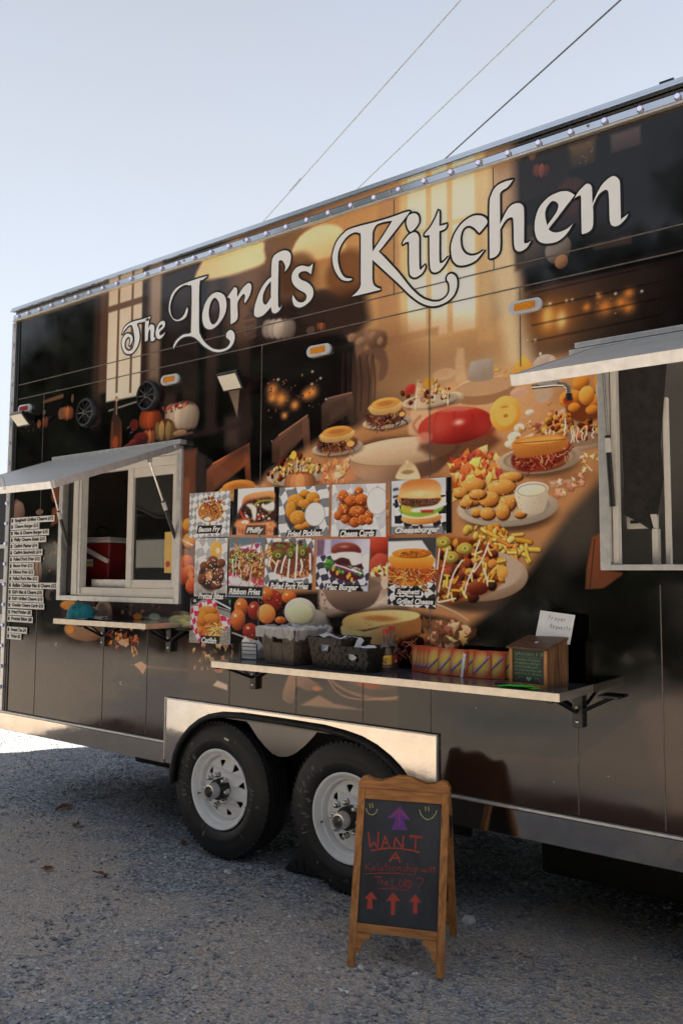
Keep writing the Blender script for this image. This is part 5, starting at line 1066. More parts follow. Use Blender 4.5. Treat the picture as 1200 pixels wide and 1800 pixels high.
('e',(-2.978,1.426),.0935,.0589,0,(226,218,178),.08,(236,230,198),(206,194,148),1),
('p',[(-2.787,1.41),(-2.654,1.444),(-2.332,1.468),(-2.006,1.423),(-1.885,1.348),(-2.007,1.262),(-2.689,1.191)],(34,24,26),.0226,.9),
('p',[(-2.683,1.375),(-2.697,1.36),(-2.693,1.333),(-2.675,1.31),(-2.642,1.294),(-2.594,1.28),(-2.542,1.273),(-2.485,1.274),(-2.424,1.281),(-2.366,1.291),(-2.308,1.303),(-2.253,1.317),(-2.214,1.338),(-2.197,1.372),(-2.195,1.412),(-2.207,1.438),(-2.236,1.44),(-2.279,1.428),(-2.332,1.411),(-2.397,1.389),(-2.474,1.362),(-2.542,1.346),(-2.6,1.352),(-2.65,1.369)],(238,200,134),.0057,1,(168,108,60),(-2.653,1.356),(-2.214,1.318)),
('p',[(-2.687,1.387),(-2.683,1.399),(-2.67,1.412),(-2.646,1.424),(-2.608,1.435),(-2.56,1.444),(-2.507,1.452),(-2.449,1.457),(-2.387,1.461),(-2.332,1.462),(-2.282,1.46),(-2.238,1.456),(-2.211,1.449),(-2.203,1.441),(-2.21,1.431),(-2.231,1.421),(-2.265,1.412),(-2.313,1.403),(-2.366,1.393),(-2.424,1.38),(-2.487,1.365),(-2.543,1.354),(-2.585,1.35),(-2.619,1.349),(-2.646,1.353),(-2.667,1.362),(-2.682,1.374)],(226,178,112),.0058,1,(240,204,140),(-2.687,1.387),(-2.211,1.449)),
('e',(-2.443,1.416),.1541,.023,0,(176,110,54),.7,None,None,.8),
('k','crumb',[(-2.579,1.397),(-2.471,1.435),(-2.298,1.447),(-2.332,1.417),(-2.507,1.376)],[(140,80,36),(160,96,46),(226,180,110)],.0086,50,44),
('s',[(-2.4,1.386),(-2.414,1.3)],.0043,(150,90,44),.0057,.35),
('s',[(-2.387,1.387),(-2.4,1.301)],.0043,(150,90,44),.0057,.35),
('s',[(-2.373,1.387),(-2.385,1.301)],.0043,(150,90,44),.0057,.35),
('s',[(-2.359,1.388),(-2.371,1.302)],.0043,(150,90,44),.0057,.35),
('s',[(-2.345,1.388),(-2.356,1.303)],.0042,(150,90,44),.0057,.35),
('s',[(-2.332,1.389),(-2.342,1.304)],.0042,(150,90,44),.0057,.35),
('s',[(-2.318,1.389),(-2.327,1.304)],.0042,(150,90,44),.0056,.35),
('s',[(-2.304,1.39),(-2.313,1.305)],.0042,(150,90,44),.0056,.35),
('s',[(-2.291,1.39),(-2.299,1.306)],.0042,(150,90,44),.0056,.35),
('s',[(-2.277,1.391),(-2.285,1.307)],.0042,(150,90,44),.0056,.35),
('s',[(-2.264,1.391),(-2.271,1.307)],.0042,(150,90,44),.0056,.35),
('s',[(-2.251,1.392),(-2.257,1.308)],.0042,(150,90,44),.0056,.35),
('s',[(-2.237,1.393),(-2.243,1.309)],.0042,(150,90,44),.0056,.35),
('s',[(-2.224,1.393),(-2.229,1.309)],.0042,(150,90,44),.0056,.35),
('p',[(-2.366,1.297),(-2.231,1.345),(-2.101,1.343),(-2.101,1.256),(-2.366,1.212)],(60,26,26),.0139,.95),
('k','strand',[(-2.359,1.291),(-2.198,1.339),(-2.095,1.316),(-2.101,1.229),(-2.349,1.207)],[(150,70,50),(190,110,76),(110,40,34),(206,140,100)],.0277,46,45),
('p',[(-2.198,1.416),(-2.069,1.426),(-1.891,1.385),(-1.897,1.353),(-2.007,1.289),(-2.165,1.274)],(150,100,64),.0108,.95,(96,56,36),(-2.165,1.417),(-1.915,1.294)),
('k','leaf',[(-2.198,1.411),(-2.006,1.407),(-1.891,1.38),(-2.007,1.289),(-2.182,1.284)],[(190,136,92),(140,90,56),(110,66,42),(214,166,120)],.0542,34,46),
('s',[(-2.107,1.496),(-2.079,1.487),(-2.04,1.474),(-2.006,1.461),(-1.979,1.448),(-1.955,1.435),(-1.939,1.426)],.0081,(196,176,150),.0041,1)]
GLYPHS = [
('T',[[(-4.589,3.263),(-4.584,3.275),(-4.577,3.293),(-4.566,3.309),(-4.549,3.32),(-4.528,3.328),(-4.499,3.334),(-4.458,3.336),(-4.41,3.335),(-4.368,3.334),(-4.335,3.335),(-4.309,3.337),(-4.291,3.338),(-4.294,3.332),(-4.299,3.322),(-4.308,3.316),(-4.323,3.313),(-4.343,3.314),(-4.363,3.314),(-4.388,3.315),(-4.414,3.317),(-4.43,3.314),(-4.43,3.303),(-4.419,3.288),(-4.41,3.271),(-4.405,3.251),(-4.4,3.229),(-4.4,3.207),(-4.405,3.187),(-4.414,3.167),(-4.426,3.15),(-4.442,3.136),(-4.461,3.124),(-4.481,3.117),(-4.504,3.118),(-4.528,3.123),(-4.549,3.133),(-4.565,3.149),(-4.578,3.17),(-4.586,3.189),(-4.589,3.207),(-4.587,3.224),(-4.58,3.239),(-4.568,3.251),(-4.552,3.26),(-4.535,3.264),(-4.518,3.262),(-4.5,3.254),(-4.486,3.245),(-4.478,3.234),(-4.473,3.223),(-4.472,3.211),(-4.476,3.2),(-4.485,3.189),(-4.493,3.181),(-4.499,3.178),(-4.505,3.178),(-4.508,3.178),(-4.504,3.185),(-4.499,3.195),(-4.496,3.205),(-4.497,3.216),(-4.5,3.227),(-4.505,3.234),(-4.513,3.238),(-4.522,3.238),(-4.532,3.235),(-4.541,3.229),(-4.55,3.22),(-4.556,3.209),(-4.557,3.195),(-4.556,3.179),(-4.55,3.165),(-4.539,3.154),(-4.525,3.145),(-4.511,3.14),(-4.496,3.139),(-4.481,3.143),(-4.469,3.15),(-4.461,3.163),(-4.455,3.179),(-4.452,3.198),(-4.453,3.218),(-4.457,3.241),(-4.462,3.261),(-4.468,3.281),(-4.475,3.298),(-4.483,3.311),(-4.493,3.317),(-4.505,3.317),(-4.518,3.315),(-4.533,3.309),(-4.549,3.3),(-4.563,3.291),(-4.574,3.281),(-4.583,3.27)]]),
('h',[[(-4.343,3.176),(-4.345,3.216),(-4.347,3.271),(-4.345,3.313),(-4.334,3.33),(-4.319,3.333),(-4.308,3.328),(-4.308,3.309),(-4.312,3.282),(-4.313,3.263),(-4.308,3.264),(-4.301,3.274),(-4.292,3.281),(-4.284,3.282),(-4.275,3.28),(-4.267,3.276),(-4.26,3.272),(-4.255,3.266),(-4.251,3.254),(-4.252,3.232),(-4.255,3.206),(-4.254,3.187),(-4.248,3.184),(-4.239,3.189),(-4.233,3.193),(-4.237,3.186),(-4.243,3.176),(-4.25,3.169),(-4.261,3.166),(-4.275,3.166),(-4.285,3.174),(-4.288,3.197),(-4.289,3.228),(-4.291,3.249),(-4.298,3.252),(-4.306,3.245),(-4.312,3.234),(-4.314,3.217),(-4.314,3.196),(-4.314,3.18),(-4.323,3.179),(-4.335,3.177)]]),
('e',[[(-4.141,3.203),(-4.149,3.195),(-4.16,3.184),(-4.172,3.175),(-4.184,3.171),(-4.196,3.169),(-4.207,3.17),(-4.217,3.175),(-4.225,3.181),(-4.231,3.19),(-4.235,3.201),(-4.237,3.214),(-4.236,3.227),(-4.231,3.242),(-4.224,3.257),(-4.214,3.269),(-4.201,3.278),(-4.187,3.284),(-4.174,3.286),(-4.162,3.283),(-4.152,3.277),(-4.147,3.269),(-4.145,3.26),(-4.148,3.249),(-4.154,3.239),(-4.169,3.23),(-4.187,3.222),(-4.2,3.214),(-4.201,3.204),(-4.197,3.195),(-4.188,3.19),(-4.173,3.192),(-4.154,3.198)],[(-4.209,3.232),(-4.208,3.239),(-4.207,3.248),(-4.203,3.255),(-4.195,3.26),(-4.186,3.262),(-4.178,3.263),(-4.173,3.259),(-4.17,3.253),(-4.172,3.247),(-4.183,3.242),(-4.198,3.236)]]),
('L',[[(-3.75,3.493),(-3.763,3.489),(-3.781,3.484),(-3.798,3.478),(-3.811,3.479),(-3.822,3.478),(-3.828,3.45),(-3.829,3.368),(-3.826,3.26),(-3.823,3.177),(-3.82,3.144),(-3.818,3.137),(-3.811,3.129),(-3.801,3.111),(-3.787,3.093),(-3.771,3.076),(-3.751,3.058),(-3.728,3.041),(-3.706,3.027),(-3.684,3.017),(-3.663,3.01),(-3.642,3.005),(-3.619,3.004),(-3.595,3.005),(-3.575,3.009),(-3.562,3.016),(-3.552,3.026),(-3.547,3.035),(-3.547,3.042),(-3.552,3.048),(-3.558,3.054),(-3.566,3.061),(-3.575,3.067),(-3.582,3.075),(-3.583,3.084),(-3.581,3.093),(-3.576,3.101),(-3.567,3.107),(-3.555,3.111),(-3.544,3.112),(-3.533,3.107),(-3.522,3.098),(-3.514,3.087),(-3.51,3.074),(-3.509,3.058),(-3.512,3.043),(-3.518,3.028),(-3.529,3.015),(-3.543,3.004),(-3.562,2.996),(-3.586,2.991),(-3.611,2.989),(-3.636,2.99),(-3.662,2.994),(-3.689,3.002),(-3.716,3.014),(-3.743,3.029),(-3.77,3.046),(-3.797,3.067),(-3.823,3.09),(-3.847,3.109),(-3.867,3.122),(-3.885,3.13),(-3.904,3.136),(-3.926,3.139),(-3.95,3.141),(-3.971,3.139),(-3.99,3.135),(-4.007,3.127),(-4.022,3.118),(-4.035,3.106),(-4.047,3.093),(-4.055,3.083),(-4.058,3.084),(-4.062,3.087),(-4.062,3.092),(-4.057,3.103),(-4.047,3.117),(-4.034,3.13),(-4.016,3.141),(-3.994,3.15),(-3.972,3.157),(-3.948,3.157),(-3.923,3.154),(-3.905,3.155),(-3.897,3.156),(-3.896,3.161),(-3.896,3.19),(-3.895,3.266),(-3.895,3.366),(-3.898,3.441),(-3.903,3.467),(-3.911,3.469),(-3.922,3.468),(-3.936,3.475),(-3.954,3.479),(-3.973,3.48),(-3.995,3.477),(-4.02,3.469),(-4.041,3.459),(-4.058,3.446),(-4.072,3.431),(-4.083,3.414),(-4.092,3.397),(-4.098,3.378),(-4.1,3.358),(-4.097,3.336),(-4.09,3.313),(-4.079,3.294),(-4.064,3.28),(-4.045,3.27),(-4.026,3.264),(-4.007,3.265),(-3.987,3.271),(-3.97,3.28),(-3.96,3.291),(-3.952,3.305),(-3.946,3.316),(-3.94,3.323),(-3.936,3.328),(-3.933,3.331),(-3.932,3.324),(-3.93,3.313),(-3.931,3.301),(-3.935,3.289),(-3.942,3.275),(-3.953,3.265),(-3.969,3.258),(-3.989,3.255),(-4.009,3.254),(-4.027,3.256),(-4.044,3.261),(-4.061,3.27),(-4.077,3.285),(-4.093,3.304),(-4.104,3.323),(-4.11,3.339),(-4.112,3.355),(-4.111,3.372),(-4.108,3.394),(-4.101,3.418),(-4.091,3.44),(-4.075,3.457),(-4.056,3.471),(-4.033,3.481),(-4.008,3.487),(-3.98,3.49),(-3.948,3.492),(-3.91,3.494),(-3.869,3.495),(-3.831,3.496),(-3.798,3.495),(-3.769,3.494)]]),
('o',[[(-3.667,3.372),(-3.645,3.365),(-3.624,3.354),(-3.606,3.34),(-3.594,3.322),(-3.587,3.3),(-3.583,3.279),(-3.584,3.259),(-3.588,3.239),(-3.597,3.22),(-3.611,3.201),(-3.629,3.183),(-3.649,3.168),(-3.671,3.156),(-3.694,3.148),(-3.717,3.146),(-3.738,3.15),(-3.758,3.16),(-3.774,3.173),(-3.785,3.192),(-3.793,3.215),(-3.796,3.238),(-3.794,3.263),(-3.787,3.289),(-3.777,3.312),(-3.764,3.331),(-3.748,3.347),(-3.73,3.36),(-3.71,3.368),(-3.688,3.372)],[(-3.679,3.337),(-3.668,3.328),(-3.658,3.316),(-3.649,3.301),(-3.644,3.284),(-3.64,3.264),(-3.64,3.245),(-3.643,3.226),(-3.648,3.208),(-3.656,3.194),(-3.667,3.183),(-3.681,3.175),(-3.693,3.172),(-3.704,3.175),(-3.714,3.183),(-3.723,3.195),(-3.73,3.212),(-3.736,3.232),(-3.739,3.253),(-3.737,3.272),(-3.733,3.291),(-3.727,3.308),(-3.72,3.32),(-3.712,3.33),(-3.704,3.336),(-3.696,3.34),(-3.687,3.34)]]),
('r',[[(-3.584,3.315),(-3.565,3.332),(-3.538,3.355),(-3.519,3.371),(-3.512,3.369),(-3.503,3.365),(-3.496,3.357),(-3.494,3.341),(-3.494,3.32),(-3.492,3.307),(-3.485,3.311),(-3.475,3.323),(-3.465,3.335),(-3.455,3.344),(-3.444,3.353),(-3.433,3.36),(-3.421,3.366),(-3.409,3.37),(-3.399,3.371),(-3.389,3.367),(-3.381,3.359),(-3.376,3.347),(-3.377,3.332),(-3.382,3.313),(-3.39,3.295),(-3.402,3.279),(-3.416,3.264),(-3.426,3.253),(-3.429,3.258),(-3.432,3.264),(-3.434,3.271),(-3.432,3.28),(-3.428,3.289),(-3.427,3.297),(-3.429,3.305),(-3.434,3.311),(-3.441,3.314),(-3.45,3.31),(-3.461,3.303),(-3.47,3.294),(-3.479,3.286),(-3.486,3.277),(-3.491,3.261),(-3.49,3.232),(-3.486,3.197),(-3.489,3.169),(-3.505,3.156),(-3.528,3.15),(-3.545,3.146),(-3.547,3.193),(-3.549,3.257),(-3.551,3.304),(-3.556,3.308),(-3.562,3.315),(-3.569,3.319),(-3.574,3.319),(-3.58,3.317)]]),
('d',[[(-3.351,3.176),(-3.351,3.191),(-3.349,3.21),(-3.343,3.231),(-3.332,3.256),(-3.318,3.284),(-3.302,3.308),(-3.286,3.327),(-3.269,3.342),(-3.253,3.354),(-3.239,3.361),(-3.226,3.365),(-3.217,3.368),(-3.218,3.392),(-3.218,3.425),(-3.216,3.454),(-3.212,3.472),(-3.205,3.484),(-3.194,3.494),(-3.176,3.5),(-3.155,3.504),(-3.135,3.505),(-3.12,3.504),(-3.106,3.5),(-3.094,3.495),(-3.083,3.487),(-3.074,3.478),(-3.069,3.467),(-3.067,3.454),(-3.068,3.439),(-3.071,3.425),(-3.075,3.414),(-3.08,3.405),(-3.087,3.396),(-3.096,3.388),(-3.107,3.381),(-3.114,3.377),(-3.112,3.384),(-3.109,3.394),(-3.109,3.405),(-3.113,3.418),(-3.121,3.432),(-3.129,3.442),(-3.137,3.449),(-3.147,3.453),(-3.154,3.452),(-3.158,3.454),(-3.161,3.451),(-3.162,3.425),(-3.163,3.351),(-3.164,3.254),(-3.161,3.184),(-3.152,3.167),(-3.14,3.176),(-3.131,3.186),(-3.134,3.179),(-3.14,3.169),(-3.147,3.16),(-3.156,3.153),(-3.168,3.148),(-3.179,3.145),(-3.189,3.146),(-3.199,3.15),(-3.207,3.157),(-3.212,3.168),(-3.215,3.181),(-3.217,3.19),(-3.231,3.18),(-3.252,3.166),(-3.271,3.155),(-3.287,3.15),(-3.303,3.147),(-3.317,3.147),(-3.328,3.149),(-3.337,3.154),(-3.343,3.159),(-3.348,3.163),(-3.35,3.167)],[(-3.22,3.344),(-3.23,3.338),(-3.244,3.328),(-3.256,3.317),(-3.267,3.303),(-3.276,3.288),(-3.282,3.273),(-3.284,3.258),(-3.284,3.242),(-3.281,3.23),(-3.274,3.22),(-3.265,3.212),(-3.255,3.211),(-3.242,3.221),(-3.228,3.236),(-3.218,3.247),(-3.219,3.276),(-3.219,3.316)]]),
('s',[[(-2.902,3.378),(-2.906,3.36),(-2.912,3.335),(-2.917,3.317),(-2.925,3.325),(-2.937,3.335),(-2.95,3.343),(-2.964,3.347),(-2.978,3.349),(-2.99,3.349),(-2.999,3.346),(-3.007,3.34),(-3.01,3.332),(-3.008,3.324),(-3.003,3.315),(-2.993,3.306),(-2.979,3.296),(-2.96,3.287),(-2.943,3.276),(-2.927,3.263),(-2.914,3.249),(-2.904,3.235),(-2.899,3.219),(-2.898,3.204),(-2.901,3.189),(-2.91,3.177),(-2.923,3.165),(-2.939,3.156),(-2.955,3.149),(-2.974,3.144),(-2.991,3.142),(-3.007,3.145),(-3.022,3.151),(-3.035,3.159),(-3.044,3.171),(-3.05,3.186),(-3.054,3.2),(-3.054,3.211),(-3.052,3.221),(-3.05,3.228),(-3.042,3.215),(-3.03,3.197),(-3.017,3.183),(-3.004,3.175),(-2.989,3.17),(-2.976,3.168),(-2.965,3.171),(-2.955,3.176),(-2.949,3.184),(-2.947,3.193),(-2.949,3.205),(-2.956,3.216),(-2.972,3.228),(-2.994,3.241),(-3.014,3.255),(-3.031,3.27),(-3.045,3.286),(-3.055,3.302),(-3.06,3.32),(-3.06,3.338),(-3.056,3.353),(-3.048,3.365),(-3.037,3.374),(-3.024,3.381),(-3.011,3.384),(-2.996,3.384),(-2.981,3.383),(-2.965,3.377),(-2.948,3.37),(-2.933,3.365),(-2.92,3.368),(-2.909,3.374)]]),
('K',[[(-2.258,3.504),(-2.264,3.499),(-2.274,3.489),(-2.297,3.469),(-2.346,3.428),(-2.408,3.376),(-2.454,3.338),(-2.42,3.3),(-2.374,3.248),(-2.332,3.199),(-2.303,3.162),(-2.278,3.128),(-2.254,3.098),(-2.228,3.07),(-2.203,3.046),(-2.177,3.026),(-2.151,3.012),(-2.125,3.001),(-2.102,2.996),(-2.083,2.995),(-2.067,2.999),(-2.053,3.005),(-2.042,3.013),(-2.034,3.023),(-2.029,3.034),(-2.027,3.047),(-2.028,3.062),(-2.03,3.074),(-2.035,3.084),(-2.04,3.091),(-2.043,3.099),(-2.043,3.106),(-2.04,3.112),(-2.036,3.117),(-2.029,3.12),(-2.021,3.121),(-2.012,3.119),(-2.005,3.114),(-1.997,3.107),(-1.991,3.098),(-1.987,3.087),(-1.985,3.074),(-1.985,3.061),(-1.987,3.045),(-1.993,3.029),(-2.001,3.014),(-2.013,3.002),(-2.028,2.992),(-2.045,2.984),(-2.066,2.979),(-2.088,2.976),(-2.111,2.976),(-2.132,2.98),(-2.154,2.988),(-2.177,2.999),(-2.202,3.015),(-2.228,3.036),(-2.254,3.059),(-2.277,3.082),(-2.3,3.107),(-2.332,3.141),(-2.386,3.195),(-2.449,3.258),(-2.495,3.303),(-2.495,3.274),(-2.495,3.234),(-2.495,3.201),(-2.493,3.184),(-2.491,3.176),(-2.487,3.168),(-2.483,3.161),(-2.477,3.155),(-2.471,3.15),(-2.463,3.144),(-2.455,3.14),(-2.449,3.137),(-2.444,3.135),(-2.44,3.131),(-2.454,3.129),(-2.506,3.129),(-2.578,3.13),(-2.631,3.131),(-2.62,3.136),(-2.606,3.143),(-2.594,3.151),(-2.585,3.158),(-2.577,3.167),(-2.572,3.179),(-2.57,3.189),(-2.571,3.202),(-2.571,3.233),(-2.571,3.3),(-2.571,3.386),(-2.572,3.449),(-2.575,3.471),(-2.579,3.472),(-2.585,3.471),(-2.592,3.477),(-2.602,3.481),(-2.614,3.483),(-2.629,3.483),(-2.647,3.479),(-2.665,3.472),(-2.681,3.461),(-2.696,3.446),(-2.708,3.431),(-2.717,3.417),(-2.723,3.403),(-2.727,3.388),(-2.728,3.37),(-2.727,3.35),(-2.723,3.331),(-2.717,3.31),(-2.709,3.289),(-2.699,3.271),(-2.69,3.259),(-2.68,3.249),(-2.669,3.242),(-2.655,3.237),(-2.64,3.233),(-2.629,3.23),(-2.629,3.228),(-2.63,3.225),(-2.633,3.223),(-2.64,3.222),(-2.651,3.222),(-2.662,3.224),(-2.675,3.228),(-2.69,3.234),(-2.704,3.244),(-2.718,3.258),(-2.731,3.276),(-2.743,3.295),(-2.752,3.315),(-2.759,3.336),(-2.763,3.356),(-2.765,3.373),(-2.765,3.388),(-2.761,3.404),(-2.755,3.423),(-2.746,3.444),(-2.734,3.462),(-2.72,3.476),(-2.704,3.488),(-2.686,3.497),(-2.673,3.504),(-2.659,3.508),(-2.628,3.51),(-2.57,3.509),(-2.497,3.505),(-2.431,3.503),(-2.378,3.503),(-2.332,3.505),(-2.297,3.507),(-2.276,3.506),(-2.264,3.505)],[(-2.368,3.482),(-2.379,3.485),(-2.396,3.488),(-2.413,3.49),(-2.431,3.491),(-2.45,3.491),(-2.466,3.489),(-2.477,3.482),(-2.484,3.473),(-2.49,3.464),(-2.493,3.456),(-2.495,3.448),(-2.495,3.434),(-2.496,3.406),(-2.495,3.371),(-2.495,3.347),(-2.477,3.365),(-2.451,3.391),(-2.427,3.416),(-2.404,3.441),(-2.383,3.465)]]),
('i',[[(-2.303,3.34),(-2.303,3.344),(-2.301,3.35),(-2.297,3.357),(-2.287,3.366),(-2.275,3.376),(-2.262,3.383),(-2.25,3.386),(-2.238,3.387),(-2.228,3.385),(-2.219,3.379),(-2.212,3.371),(-2.207,3.361),(-2.205,3.355),(-2.204,3.348),(-2.204,3.331),(-2.204,3.29),(-2.204,3.239),(-2.203,3.2),(-2.201,3.185),(-2.198,3.181),(-2.195,3.18),(-2.187,3.186),(-2.175,3.194),(-2.167,3.199),(-2.167,3.194),(-2.169,3.186),(-2.172,3.178),(-2.177,3.171),(-2.185,3.163),(-2.194,3.157),(-2.205,3.153),(-2.217,3.149),(-2.228,3.149),(-2.237,3.151),(-2.246,3.156),(-2.253,3.163),(-2.257,3.167),(-2.26,3.172),(-2.262,3.191),(-2.264,3.239),(-2.264,3.3),(-2.265,3.344),(-2.27,3.345),(-2.277,3.346),(-2.284,3.347),(-2.291,3.345),(-2.298,3.342)]]),
('dot',[[(-2.279,3.461),(-2.276,3.47),(-2.271,3.479),(-2.264,3.485),(-2.253,3.488),(-2.24,3.488),(-2.229,3.485),(-2.22,3.48),(-2.213,3.473),(-2.208,3.464),(-2.205,3.454),(-2.204,3.442),(-2.205,3.432),(-2.21,3.423),(-2.218,3.414),(-2.226,3.407),(-2.235,3.401),(-2.245,3.397),(-2.253,3.395),(-2.259,3.397),(-2.263,3.402),(-2.267,3.408),(-2.272,3.417),(-2.276,3.428),(-2.279,3.438),(-2.28,3.446),(-2.281,3.454)]]),
('t',[[(-2.087,3.465),(-2.092,3.456),(-2.098,3.443),(-2.105,3.43),(-2.114,3.417),(-2.124,3.403),(-2.134,3.391),(-2.147,3.379),(-2.161,3.369),(-2.171,3.362),(-2.171,3.359),(-2.171,3.356),(-2.168,3.353),(-2.16,3.351),(-2.15,3.35),(-2.142,3.349),(-2.142,3.31),(-2.142,3.256),(-2.141,3.212),(-2.139,3.189),(-2.138,3.176),(-2.134,3.166),(-2.129,3.158),(-2.122,3.152),(-2.114,3.149),(-2.105,3.148),(-2.096,3.148),(-2.085,3.151),(-2.075,3.158),(-2.064,3.167),(-2.054,3.177),(-2.044,3.19),(-2.035,3.204),(-2.028,3.215),(-2.036,3.208),(-2.047,3.199),(-2.057,3.192),(-2.064,3.189),(-2.07,3.187),(-2.075,3.189),(-2.08,3.188),(-2.083,3.19),(-2.085,3.206),(-2.086,3.251),(-2.085,3.311),(-2.085,3.354),(-2.075,3.355),(-2.062,3.356),(-2.052,3.359),(-2.046,3.365),(-2.042,3.373),(-2.04,3.379),(-2.053,3.379),(-2.072,3.38),(-2.085,3.381),(-2.085,3.397),(-2.084,3.421),(-2.084,3.441),(-2.085,3.452),(-2.086,3.46)]]),
('c',[[(-1.862,3.288),(-1.85,3.297),(-1.835,3.31),(-1.823,3.321),(-1.818,3.329),(-1.818,3.336),(-1.82,3.343),(-1.826,3.352),(-1.835,3.361),(-1.846,3.369),(-1.859,3.375),(-1.875,3.38),(-1.892,3.382),(-1.91,3.38),(-1.928,3.375),(-1.946,3.367),(-1.962,3.357),(-1.977,3.343),(-1.99,3.328),(-2.001,3.312),(-2.009,3.294),(-2.015,3.277),(-2.018,3.26),(-2.019,3.243),(-2.017,3.227),(-2.015,3.21),(-2.011,3.194),(-2.004,3.18),(-1.995,3.169),(-1.985,3.159),(-1.972,3.153),(-1.958,3.149),(-1.941,3.147),(-1.925,3.147),(-1.909,3.149),(-1.894,3.152),(-1.878,3.158),(-1.862,3.171),(-1.846,3.187),(-1.835,3.198),(-1.844,3.194),(-1.857,3.188),(-1.87,3.184),(-1.883,3.183),(-1.896,3.184),(-1.909,3.186),(-1.921,3.192),(-1.933,3.199),(-1.943,3.209),(-1.952,3.221),(-1.958,3.234),(-1.963,3.249),(-1.965,3.266),(-1.966,3.284),(-1.964,3.3),(-1.96,3.314),(-1.954,3.326),(-1.947,3.334),(-1.937,3.339),(-1.926,3.341),(-1.916,3.339),(-1.906,3.335),(-1.896,3.327),(-1.886,3.319),(-1.877,3.308),(-1.868,3.296)]]),
('h',[[(-1.681,3.502),(-1.694,3.503),(-1.713,3.505),(-1.731,3.504),(-1.747,3.502),(-1.762,3.498),(-1.774,3.491),(-1.784,3.482),(-1.791,3.47),(-1.797,3.457),(-1.802,3.448),(-1.804,3.437),(-1.806,3.404),(-1.807,3.324),(-1.807,3.223),(-1.807,3.149),(-1.8,3.148),(-1.79,3.148),(-1.779,3.15),(-1.77,3.154),(-1.76,3.162),(-1.753,3.178),(-1.751,3.209),(-1.751,3.249),(-1.751,3.277),(-1.744,3.288),(-1.733,3.303),(-1.722,3.314),(-1.713,3.32),(-1.703,3.322),(-1.695,3.322),(-1.689,3.321),(-1.685,3.318),(-1.682,3.304),(-1.681,3.269),(-1.681,3.223),(-1.68,3.187),(-1.677,3.17),(-1.674,3.161),(-1.669,3.156),(-1.663,3.15),(-1.655,3.147),(-1.647,3.146),(-1.638,3.147),(-1.627,3.15),(-1.617,3.155),(-1.608,3.165),(-1.6,3.176),(-1.594,3.185),(-1.598,3.182),(-1.605,3.179),(-1.611,3.177),(-1.616,3.177),(-1.621,3.178),(-1.625,3.179),(-1.626,3.177),(-1.628,3.177),(-1.63,3.191),(-1.629,3.232),(-1.628,3.287),(-1.628,3.33),(-1.629,3.35),(-1.631,3.358),(-1.635,3.365),(-1.642,3.373),(-1.651,3.379),(-1.661,3.382),(-1.673,3.383),(-1.685,3.382),(-1.697,3.377),(-1.707,3.37),(-1.715,3.36),(-1.724,3.348),(-1.734,3.332),(-1.744,3.315),(-1.751,3.302),(-1.751,3.347),(-1.751,3.408),(-1.751,3.452),(-1.749,3.456),(-1.744,3.461),(-1.739,3.465),(-1.73,3.468),(-1.72,3.47),(-1.71,3.474),(-1.699,3.483),(-1.689,3.494)]]),
('e',[[(-1.382,3.342),(-1.389,3.349),(-1.399,3.358),(-1.411,3.367),(-1.422,3.372),(-1.435,3.375),(-1.449,3.377),(-1.468,3.376),(-1.488,3.373),(-1.507,3.367),(-1.525,3.356),(-1.541,3.343),(-1.555,3.327),(-1.564,3.308),(-1.571,3.288),(-1.575,3.267),(-1.576,3.247),(-1.576,3.227),(-1.573,3.21),(-1.569,3.195),(-1.564,3.183),(-1.557,3.173),(-1.547,3.164),(-1.534,3.157),(-1.52,3.152),(-1.505,3.149),(-1.487,3.147),(-1.471,3.148),(-1.456,3.152),(-1.441,3.159),(-1.427,3.169),(-1.413,3.183),(-1.4,3.201),(-1.392,3.213),(-1.399,3.208),(-1.41,3.201),(-1.422,3.195),(-1.435,3.192),(-1.449,3.19),(-1.462,3.19),(-1.474,3.192),(-1.484,3.196),(-1.493,3.201),(-1.5,3.206),(-1.506,3.213),(-1.509,3.217),(-1.492,3.234),(-1.468,3.257),(-1.444,3.281),(-1.421,3.304),(-1.398,3.326)],[(-1.515,3.236),(-1.518,3.25),(-1.522,3.269),(-1.524,3.286),(-1.524,3.299),(-1.521,3.31),(-1.517,3.32),(-1.51,3.329),(-1.501,3.338),(-1.493,3.343),(-1.485,3.344),(-1.478,3.341),(-1.472,3.337),(-1.467,3.332),(-1.462,3.325),(-1.459,3.317),(-1.46,3.309),(-1.462,3.3),(-1.466,3.291),(-1.471,3.283),(-1.478,3.275),(-1.486,3.266),(-1.496,3.256),(-1.507,3.244)]]),
